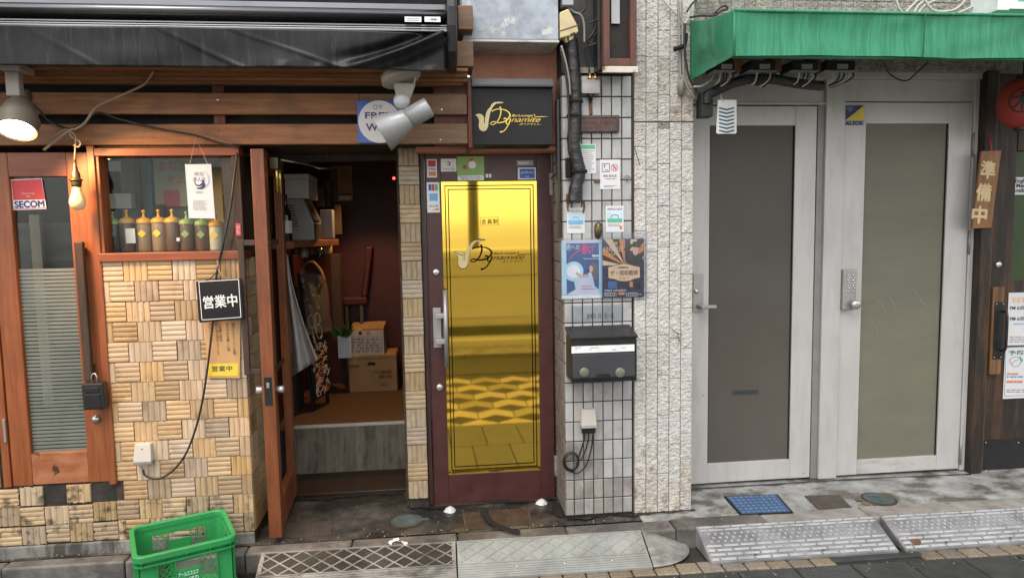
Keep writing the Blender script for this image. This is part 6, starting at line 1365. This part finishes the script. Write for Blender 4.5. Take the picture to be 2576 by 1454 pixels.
for pts, lb in (([(1163, 1288), (1330, 1276), (1338, 1318), (1170, 1330)], 'rusty chequered cover plate in front of the maroon door'), ([(716, 1314), (838, 1309), (834, 1345), (690, 1352)], 'dark chequered iron cover beside the open door')):
    t, P, z = plate('iron_cover', lb, 'drain cover', pts, 'iron_rust' if pts[0][0] > 1000 else 'iron_brown', frame='iron_brown', inset=.95); mb = MB()
    for r in range(7):
        for c_ in range(15):
            s_ = (c_+.5+.25*(r % 2))/15.5; p = P[0].lerp(P[1], s_).lerp(P[3].lerp(P[2], s_), (r+.5)/7); mb.lathe([(.006, 0), (.004, .002)], (p.x, p.y, z), n=6)
    mb.build('raised_pattern', 'iron_rust' if pts[0][0] > 1000 else 'iron_brown', t)
for (u, v), lb in (((1132, 1283), 'small white salt mound near the hinge-free side of the maroon door'), ((1362, 1264), 'small white salt mound near the white tile pillar')):
    c = G(u, v, 0)
    def hf(i, j):
        a = 2*math.pi*i; r = .036*j*(1+.15*noise.noise(Vector((math.cos(a)*1.5, math.sin(a)*1.5, u)))); return (c.x+r*math.cos(a), c.y+r*math.sin(a)*1.0, -.003+.026*(1-j*j)+.003*noise.noise(Vector((r*60*math.cos(a), r*60*math.sin(a), 3))))
    tag(MB().grid(hf, 24, 8).build('salt_mound', 'salt', None, True), 'small white salt mound '+('below the bar handle of the maroon door' if u < 1200 else 'below the lower hinge of the maroon door'), 'salt mound', 'salt mounds at the maroon door')
def strip(i, j):
    p = cat_rom([G(1216, 1278, .012), G(1222, 1298, .016), G(1236, 1315, .014), G(1262, 1328, .012), G(1288, 1336, .012), G(1308, 1340, .008)], 6); k_ = min(len(p)-1, int(i*(len(p)-1))); q = p[k_]; t_ = (p[min(k_+1, len(p)-1)]-p[max(0, k_-1)]).normalized(); n_ = Vector((-t_.y, t_.x, 0))
    return q+n_*(.018*(j-.5)*2)+Vector((0, 0, .006*abs(j-.5)+.006*noise.noise(Vector((i*6, j*2, 4)))))
o = MB().grid(strip, 30, 4).build('rubber_strip', 'black_rubber', None, True); o.modifiers.new('t', 'SOLIDIFY').thickness = .004; tag(o, 'torn strip of black rubber lying across the rusty cover', 'rubber strip')
mb = MB(); rnd = random.Random(3)
for i in range(5):
    p = G(985+9*i+rnd.uniform(-3, 3), 1362+rnd.uniform(-5, 7), .006); a = rnd.uniform(0, 3); l = rnd.uniform(.01, .022); d1, d2 = Vector((math.cos(a), math.sin(a), .2))*l, Vector((-math.sin(a), math.cos(a), .3))*l*.6; mb.quad(p-d1-d2, p+d1-d2*.5, p+d1*.8+d2, p-d1*.6+d2*1.2)
o = mb.build('paper_scrap', 'paper'); tag(o, 'torn wet scrap of white paper on the kerb before the doorway', 'litter')
for i, (u, v) in enumerate(((1003, 1359), (1640, 1312), (838, 1340), (855, 1385), (1012, 1362))[:0]): pass

# ================================================================ KERB RAMPS
def ramp_frame(x0, x1):
    f = lambda x: (-.518-.014*x, -.725-.014*x)
    return f
def rp(x, t, e=0):                  # a point on the ramp slope: t 0 at the kerb, 1 at the street
    yb, yf = -.52-.013*x, -.735-.013*x; zt_, zb_ = .004, ZR+.012; n_ = Vector((0, zb_-zt_, 0)); 
    nv = Vector((0, -(zt_-zb_), (yb-yf))).normalized(); return Vector((x, yb+(yf-yb)*t, zt_+(zb_-zt_)*t))+nv*e
def wedge(x0, x1, name, ma, parent, n=12):
    mb = MB()
    mb.rings([[rp(x, 0), rp(x, 1), rp(x, 1)+Vector((0,0,-.011)), Vector((x, rp(x, 0).y+.0, ZR+.001))] for x in (x0+(x1-x0)*i/n for i in range(n+1))]); return mb.build(name, ma, parent)
def bars_on(mb, x0, x1, t0, t1, h=.004):
    a, b, c, d_ = rp(x0, t0), rp(x1, t0), rp(x1, t1), rp(x0, t1); A = [rp(x0+.002, t0, h), rp(x1-.002, t0, h), rp(x1-.002, t1, h), rp(x0+.002, t1, h)]
    mb.rings([[a, b, c, d_], A])
xr0, xr1, xr2 = G(668, 1392, 0).x-.02, G(1147, 1360, 0).x, G(1611, 1335, 0).x
for (a, b, base, rib, lb) in ((xr0, xr1-.004, 'ramp_rubber', 'ramp_metal', 'worn metal kerb ramp with dark diamond lattice before the doorway'), (xr1+.004, xr2, 'ramp_pale', 'ramp_pale', 'pale metal kerb ramp with faint diamonds before the maroon door')):
    t = T('lattice_ramp', lb, 'kerb ramp'); wedge(a, b, 'body', 'ramp_pale' if base == 'ramp_pale' else 'ramp_metal', t)
    tl = .62
    if base == 'ramp_rubber':
        mb = MB(); bars_on(mb, a+.02, b-.02, .05, tl-.02, .0015); mb.build('rubber_inlay', base, t)
    mb = MB(); n = 9.5; step = (b-a)/n; hw_ = .0045
    def rib_(xa, ta, xb, tb):
        if xa > xb: xa, ta, xb, tb = xb, tb, xa, ta
        for (lo, hi) in ((a+.012, b-.012),):
            if xb < lo or xa > hi: return
            if xa < lo: ta += (tb-ta)*(lo-xa)/(xb-xa); xa = lo
            if xb > hi: tb = ta+(tb-ta)*(hi-xa)/(xb-xa); xb = hi
        d_ = (rp(xb, tb)-rp(xa, ta)); s_ = d_.cross(rp(xa, ta, 1)-rp(xa, ta)).normalized()*hw_; p, q = rp(xa, ta), rp(xb, tb); e1, e2 = rp(xa, ta, .0045), rp(xb, tb, .0045)
        mb.rings([[p-s_, p+s_, e1+s_*.6, e1-s_*.6], [q-s_, q+s_, e2+s_*.6, e2-s_*.6]])
    for i in range(-3, 13):
        rib_(a+step*i, .03, a+step*(i+2), tl); rib_(a+step*(i+2), .03, a+step*i, tl)
    for tt in (.03, tl+.01):
        rib_(a+.01, tt, b-.01, tt+.0001)
    mb.build('diamond_ribs', rib, t)
    mb = MB()
    for k_ in range(5): bars_on(mb, a+.006, b-.006, .68+.06*k_, .71+.06*k_, .003)
    mb.build('front_ridges', rib, t)
    for f_ in (.3, .55, .8) if base == 'ramp_pale' else (): MB().lathe([(.007, 0), (.006, .004), (.001, .005)], rp(a+(b-a)*f_, .78, .003), (0,-.45,.9), 10).build('bolt', 'steel', t, True)
t = T('ramp_end_cap', 'rounded grey end piece of the pale kerb ramp', 'kerb ramp'); xe2 = G(1749, 1375, -.05).x
def cap(i, j):                      # quarter ellipse in plan, dome shaped
    a = math.pi/2*j; Lx = xe2-xr2-.006; r = i; x = xr2+.006+Lx*r*math.sin(a); yb, yf = -.52-.013*x, -.735-.013*x
    y = yb+(yf-yb)*r*math.cos(a)
    rr__ = r; z = .004+(ZR+.010-.004)*rr__**1.1+.0025*(1 if int(r*14) % 3 == 1 else 0)*(r > .3); return (x, y, z)
MB().grid(cap, 28, 22).build('cap', 'ramp_metal', t)
mb = MB()
for k_ in range(4): 
    a0 = .3+.3*k_; mb.tube([Vector(cap(r/10, a0/(math.pi/2)))+Vector((0,0,.001)) for r in range(1, 9)], .003, 4)
mb.build('ribs', 'ramp_metal', t)
xa0, xa1, xb0, xb1 = G(1752, 1328, 0).x, G(2196, 1300, 0).x, G(2203, 1300, 0).x+.03, 4.0
for a, b, lb in ((xa0, xa1+.005, 'light grey plastic kerb ramp with star studs before the frosted door'), (xb0, xb1, 'light grey plastic kerb ramp with star studs and a rust spot, at the picture edge')):
    t = T('studded_ramp', lb, 'kerb ramp'); wedge(a, b, 'body', 'ramp_grey', t)
    mb = MB()
    for k_, (t0, t1) in enumerate(((.03, .075), (.115, .16), (.55, .60), (.665, .72), (.78, .84), (.90, .965))):
        x = a+.012-(k_ % 2)*.045
        while x < b-.02:
            bars_on(mb, max(a+.01, x), min(b-.01, x+.082), t0, t1, .0045) if min(b-.01, x+.082)-max(a+.01, x) > .015 else None; x += .092
    mb.build('tread_bars', 'ramp_bar', t)['kind'] = 'stuff'
    mb = MB()
    for r in range(3):
        x = a+.05+(.018 if r % 2 else 0)
        while x < b-.05:
            c = rp(x, .25+.105*r); u_, v_ = Vector((1, -.013, 0)), (rp(x, .26+.105*r)-c).normalized(); n_ = rp(x, .25, 1)-rp(x, .25); P1 = []
            for q in range(10): ra = .0115 if q % 2 == 0 else .005; an = 2*math.pi*q/10; P1.append(c+(u_*math.cos(an)+v_*math.sin(an))*ra)
            mb.rings([P1, [c+(p-c)*.75+n_*.006 for p in P1]]); x += .0365
    mb.build('star_studs', 'ramp_bar', t)
    if b > 3: p = rp(G(2290, 1362, -.09).x, .80, .0052); MB().prism([(p.x+.03*math.cos(an), p.y+.018*math.sin(an)*(1+.3*math.sin(3*an)), p.z+.0-(.018*math.sin(an))*-.5) for an in (2*math.pi*i/14 for i in range(14))], (0,0,.0006)).build('rust_spot', 'rust', t)
    for f_ in (.25, .62): MB().lathe([(.008, 0), (.007, .002), (.001, .0022)], rp(a+min(b-a, 1.0)*f_, .86, .002), (0,-.45,.9), 10).build('bolt', 'iron_brown', t, True)

# ================================================================ GREEN CRATE
cr = T('green_crate', 'bright green plastic crate with white lettering at the kerb', 'crate')
Zr = .2; ccx, ccy = -1.262, -.648; an = R_(25); LX, LY, H_ = .44, .40, Zr-ZR
mt = Matrix.Translation((ccx, ccy, ZR+.002)) @ Matrix.Rotation(an, 4, 'Z')
def rrect(hx, hy, r, z, n=5):
    out = []
    for sx, sy, a0 in ((1, 1, 0), (-1, 1, 90), (-1, -1, 180), (1, -1, 270)):
        for i in range(n+1): a = R_(a0+90*i/n); out.append(mt @ Vector((sx*(hx-r)+r*math.cos(a), sy*(hy-r)+r*math.sin(a), z)))
    return out
hx, hy = LX/2, LY/2; th = .0045; ti = .018
mb = MB(); R1_ = lambda g, z: rrect(hx-g, hy-g, .045-g*.4, z)
mb.rings([R1_(.0, H_-.028), R1_(.0, H_-.004), R1_(.004, H_), R1_(.019, H_), R1_(.022, H_-.004), R1_(.022, H_-.028)], caps=False); mb.build('rim', 'crate_green', cr)
mb = MB(); mb.rings([R1_(.0, H_-.052), R1_(.0, H_-.045), R1_(.018, H_-.045), R1_(.018, H_-.052)], caps=False); mb.rings([R1_(.018, H_-.052), R1_(.0, H_-.052)], caps=False); mb.rings([R1_(.019, H_-.05), R1_(.019, H_-.02)], caps=False)
for s in (-1, 1):
    for f_ in (-.42, -.22, 0., .22, .42): mb.box(f_*LX-.0015, f_*LX+.0015, s*hy-(.018 if s > 0 else 0), s*hy+(0 if s > 0 else .018), H_-.046, H_-.026, mt); mb.box(s*hx-(.018 if s > 0 else 0), s*hx+(0 if s > 0 else .018), f_*LY-.0015, f_*LY+.0015, H_-.046, H_-.026, mt)
mb.build('rim_flange', 'crate_green', cr)
# side walls with real openings: a grid of bars where the lattice is, and a hand slot
def side(L, org, ex, name):         # ex: direction along the side, outward normal from ex
    nrm = Vector((ex.y, -ex.x, 0)); mb = MB()
    def bxl(s0, s1, z0, z1, o0=0, o1=th):
        P = [org+ex*s0-nrm*o0, org+ex*s1-nrm*o0, org+ex*s1-nrm*o1, org+ex*s0-nrm*o1]; mb.rings([[mt @ Vector((p.x, p.y, z0)) for p in P], [mt @ Vector((p.x, p.y, z1)) for p in P]])
    h = L/2-.03; zt_, zl_ = H_-.05, .012
    A = [(-h, -.115), (-.045, .045), (.115, h)]                     # solid panels; lattices between
    slot0, slot1, sz0, sz1 = -.062, .062, H_-.105, H_-.066
    bxl(-h, -.125, zl_, zt_); bxl(.125, h, zl_, zt_)
    bxl(-.05, .05, zl_, sz0); 
    for s0, s1 in ((-.125, -.05), (.05, .125)):
        n_ = 6; m_ = 15; bxl(s0, s1, sz1+.002, zt_); zt2 = sz1
        w_ = (s1-s0)/n_; hz = (zt2-zl_)/m_
        for i in range(-m_, n_):                                    # crossing diagonal bars
            for sg_ in (1, -1):
                for q in range(m_):
                    c0_ = i+q
                    if 0 <= c0_ < n_:
                        xa, xb = (s0+w_*c0_, s0+w_*(c0_+1)) if sg_ > 0 else (s1-w_*c0_, s1-w_*(c0_+1)); za, zb2 = zl_+hz*q, zl_+hz*(q+1)
                        if (i % 2): continue
                        d_ = .0016; P = [(xa-d_, za), (xa+d_, za), (xb+d_, zb2), (xb-d_, zb2)]
                        f0 = [mt @ Vector((*(org+ex*a_-nrm*.0005).xy, b_)) for a_, b_ in P]; f1 = [mt @ Vector((*(org+ex*a_-nrm*.0035).xy, b_)) for a_, b_ in P]; mb.hexa(f0+f1)
    bxl(-.05, .05, sz1, zt_)
    for s_ in (-.125, -.05, .05, .125): bxl(s_-.002, s_+.002, zl_, zt_, -.012, 0)
    bxl(-h, h, .075, .079, -.012, 0)
    mb.build(name, 'crate_green', cr)
for L, org, ex, nm in ((LX, Vector((0, -hy+ti, 0)), Vector((1, 0, 0)), 'side_wall'), (LX, Vector((0, hy-ti, 0)), Vector((-1, 0, 0)), 'side_wall'), (LY, Vector((hx-ti, 0, 0)), Vector((0, 1, 0)), 'side_wall'), (LY, Vector((-hx+ti, 0, 0)), Vector((0, -1, 0)), 'side_wall')): side(L, org, ex, nm)
pi_ = lambda g, z: rrect(hx-g, hy-g, .04, z)
for sx, sy, a0 in ((1, 1, 0), (-1, 1, 90), (-1, -1, 180), (1, -1, 270)):
    mb = MB(); r_ = .04; rr2 = []
    for rad2 in (r_, r_-.0045):
        rr2.append([Vector((sx*(hx-ti-r_)+rad2*math.cos(R_(a0+18*i)), sy*(hy-ti-r_)+rad2*math.sin(R_(a0+18*i)), 0)) for i in range(6)])
    o_, i_ = rr2; mb.rings([[mt @ Vector((*p.xy, .008)) for p in o_+i_[::-1]], [mt @ Vector((*p.xy, H_-.03)) for p in o_+i_[::-1]]]); mb.build('corner_post', 'crate_green', cr)
mb = MB(); mb.rings([pi_(ti, .004), pi_(ti, .010)]); mb.build('base', 'crate_green', cr)
mb = MB(); mb.box(-.048, .048, -hy+ti-.006, -hy+ti-.0005, .085, H_-.108, mt); mb.build('name_plate', 'crate_green', cr)
def ctext(s, x0, x1, z0, z1, off=.02, shear=0):
    vs, fs, a, b, c, d_ = text_mesh(s, off, shear); MB().add([mt @ Vector((x0+(v.x-a)/(b-a)*(x1-x0), -hy+ti-.0068, z0+(v.y-c)/(d_-c)*(z1-z0))) for v in vs], fs).build('lettering', 'crate_text', cr)
zt_ = H_-.112; ctext('アールエスエス', -.043, .043, zt_-.026, zt_-.006, .03, .2); ctext('おしぼり', -.043, .043, zt_-.056, zt_-.032); ctext('03-3983-2211', -.043, .043, zt_-.08, zt_-.064)

# ================================================================ THE OTHER SIDE OF THE STREET (seen only in the gold panel)
ob_ = T('opposite_wall', 'pale boundary wall across the street, mirrored in the gold panel', 'wall')
YOP = -6.4
box('wall', -9, 12, YOP-.3, YOP, ZR-.1, 1.22, 'opp_wall', ob_, 0); box('base_band', -9, 12, YOP+.001, YOP+.06, ZR-.05, .16, 'opp_dark', ob_, .003)  # wall kept low and pale so the gold panel mirrors bright sky
box('panel', -1.2, 3.0, YOP+.001, YOP+.03, .30, 1.12, 'opp_shutter', ob_, 0); box('panel_joint', -1.2, 3.0, YOP+.031, YOP+.034, .92, .93, 'opp_dark', ob_, 0)
MB().tube([(-9, YOP-.15, 1.25), (12, YOP-.15, 1.25)], .09, 16).build('coping', 'opp_shutter', ob_, True)
box('step', -9, 12, YOP+.06, YOP+.5, ZR-.05, .02, 'opp_wall', ob_, .01)

tag(MB().tube([(.62, YOP-1.2, ZR), (.62, YOP-1.2, 7)], .09, 14).build('utility_pole', 'opp_dark', None, True), 'dark utility pole across the street, mirrored in the gold panel', 'pole')
box('ground_beyond', -60, 60, -120, -12.001, ZR-.2, ZR-.02, 'ground_pale', st, 0); box('ground_beyond', -60, 60, -12, -6.72, ZR-.01, ZR+.01, 'ground_pale', st, 0)

# grit and wet grime gathered along the walls and the kerb
rnd = random.Random(11); mb = MB()
for i in range(420):
    q = rnd.random()
    if q < .35: x, y, z = rnd.uniform(-2.3, 3.4), rnd.uniform(-.40, -.36), .0
    elif q < .6: x, y, z = rnd.uniform(-.9, 3.4), rnd.uniform(-.5, -.05), -.001
    else: x, y, z = rnd.uniform(-1.3, 3.4), rnd.uniform(-.95, -.70), ZR+.002
    r = rnd.uniform(.0015, .0045); mb.lathe([(r, -r*.6), (r*1.1, 0), (r*.5, r*.6)], (x, y, z), (rnd.uniform(-.3, .3), rnd.uniform(-.3, .3), 1), 5)
o = mb.build('grit', 'grit'); o['kind'] = 'stuff'; o['label'] = 'scattered grit on pavement and kerb'
M('rust_stain', (.11,.085,.05), (.19,.15,.095), s=14, r=.6, bump=.3)
def blotch(u, v, ru, rv, seed, ma, z=.0016):
    P = []
    for i in range(40):
        a = 2*math.pi*i/40; k_ = 1+.35*noise.noise(Vector((math.cos(a)*1.6, math.sin(a)*1.6, seed)))+.18*noise.noise(Vector((math.cos(a)*5, math.sin(a)*5, seed))); p = G(u+ru*k_*math.cos(a), v+rv*k_*math.sin(a), z); P.append((p.x, p.y, z))
    o = MB().quad(*P).build('stain', ma, sd); o['kind'] = 'stuff'
blotch(2210, 1254, 56, 16, 1, 'rust_stain', .0008); blotch(1250, 1260, 90, 4, 7, 'wet_grime')
def grime(pts, w0, seed):
    P = cat_rom([Vector((a, b, 0)) for a, b in pts], 14); n = len(P); A = []; B = []
    for i, p in enumerate(P):
        t_ = (P[min(i+1, n-1)]-P[max(0, i-1)]).normalized(); nn_ = Vector((t_.y, -t_.x, 0)); k_ = w0*max(.15, .8+1.1*noise.noise(Vector((p.x*7, p.y*7, seed)))+.6*noise.noise(Vector((p.x*25, p.y*25, seed))))
        A.append((p.x, p.y, .0012)); B.append((p.x+nn_.x*k_, p.y+nn_.y*k_, .0012))
    return A+B, [(i, i+1, n+i+1, n+i) for i in range(n-1)]
mb = MB()
for pts, w_, s_ in (([(-.95, .2), (-.6, .215), (-.25, .215)], .035, 1), ([(-.2, -.035), (-.08, -.035), (.2, -.035), (.68, -.035)], .03, 2), ([(.68, -.3), (.9, -.302), (1.09, -.302), (1.44, -.302)], .035, 3), ([(1.45, .0), (2.0, .0), (2.7, .0), (3.4, -.03)], .018, 4), ([(.66, .0), (.67, -.15), (.675, -.3)], .04, 5)): mb.add(*grime(pts, w_, s_))
o = mb.build('wet_grime', 'wet_grime', sd); o['kind'] = 'stuff'  # grime that doubles as contact darkening where walls meet the ground

# ---------------------------------------------------------------- set every thing's empty at its base
bpy.context.view_layer.update()
for e in AUTO:
    lo = Vector((1e9,)*3); hi = -lo
    for c in e.children:
        if c.type != 'MESH': continue
        for k_ in c.bound_box:
            p = c.matrix_world @ Vector(k_); lo = Vector(map(min, lo, p)); hi = Vector(map(max, hi, p))
    if lo.x > 1e8: continue
    base = Vector(((lo.x+hi.x)/2, (lo.y+hi.y)/2, lo.z)); e.location = base
    for c in e.children: c.location = c.location-base
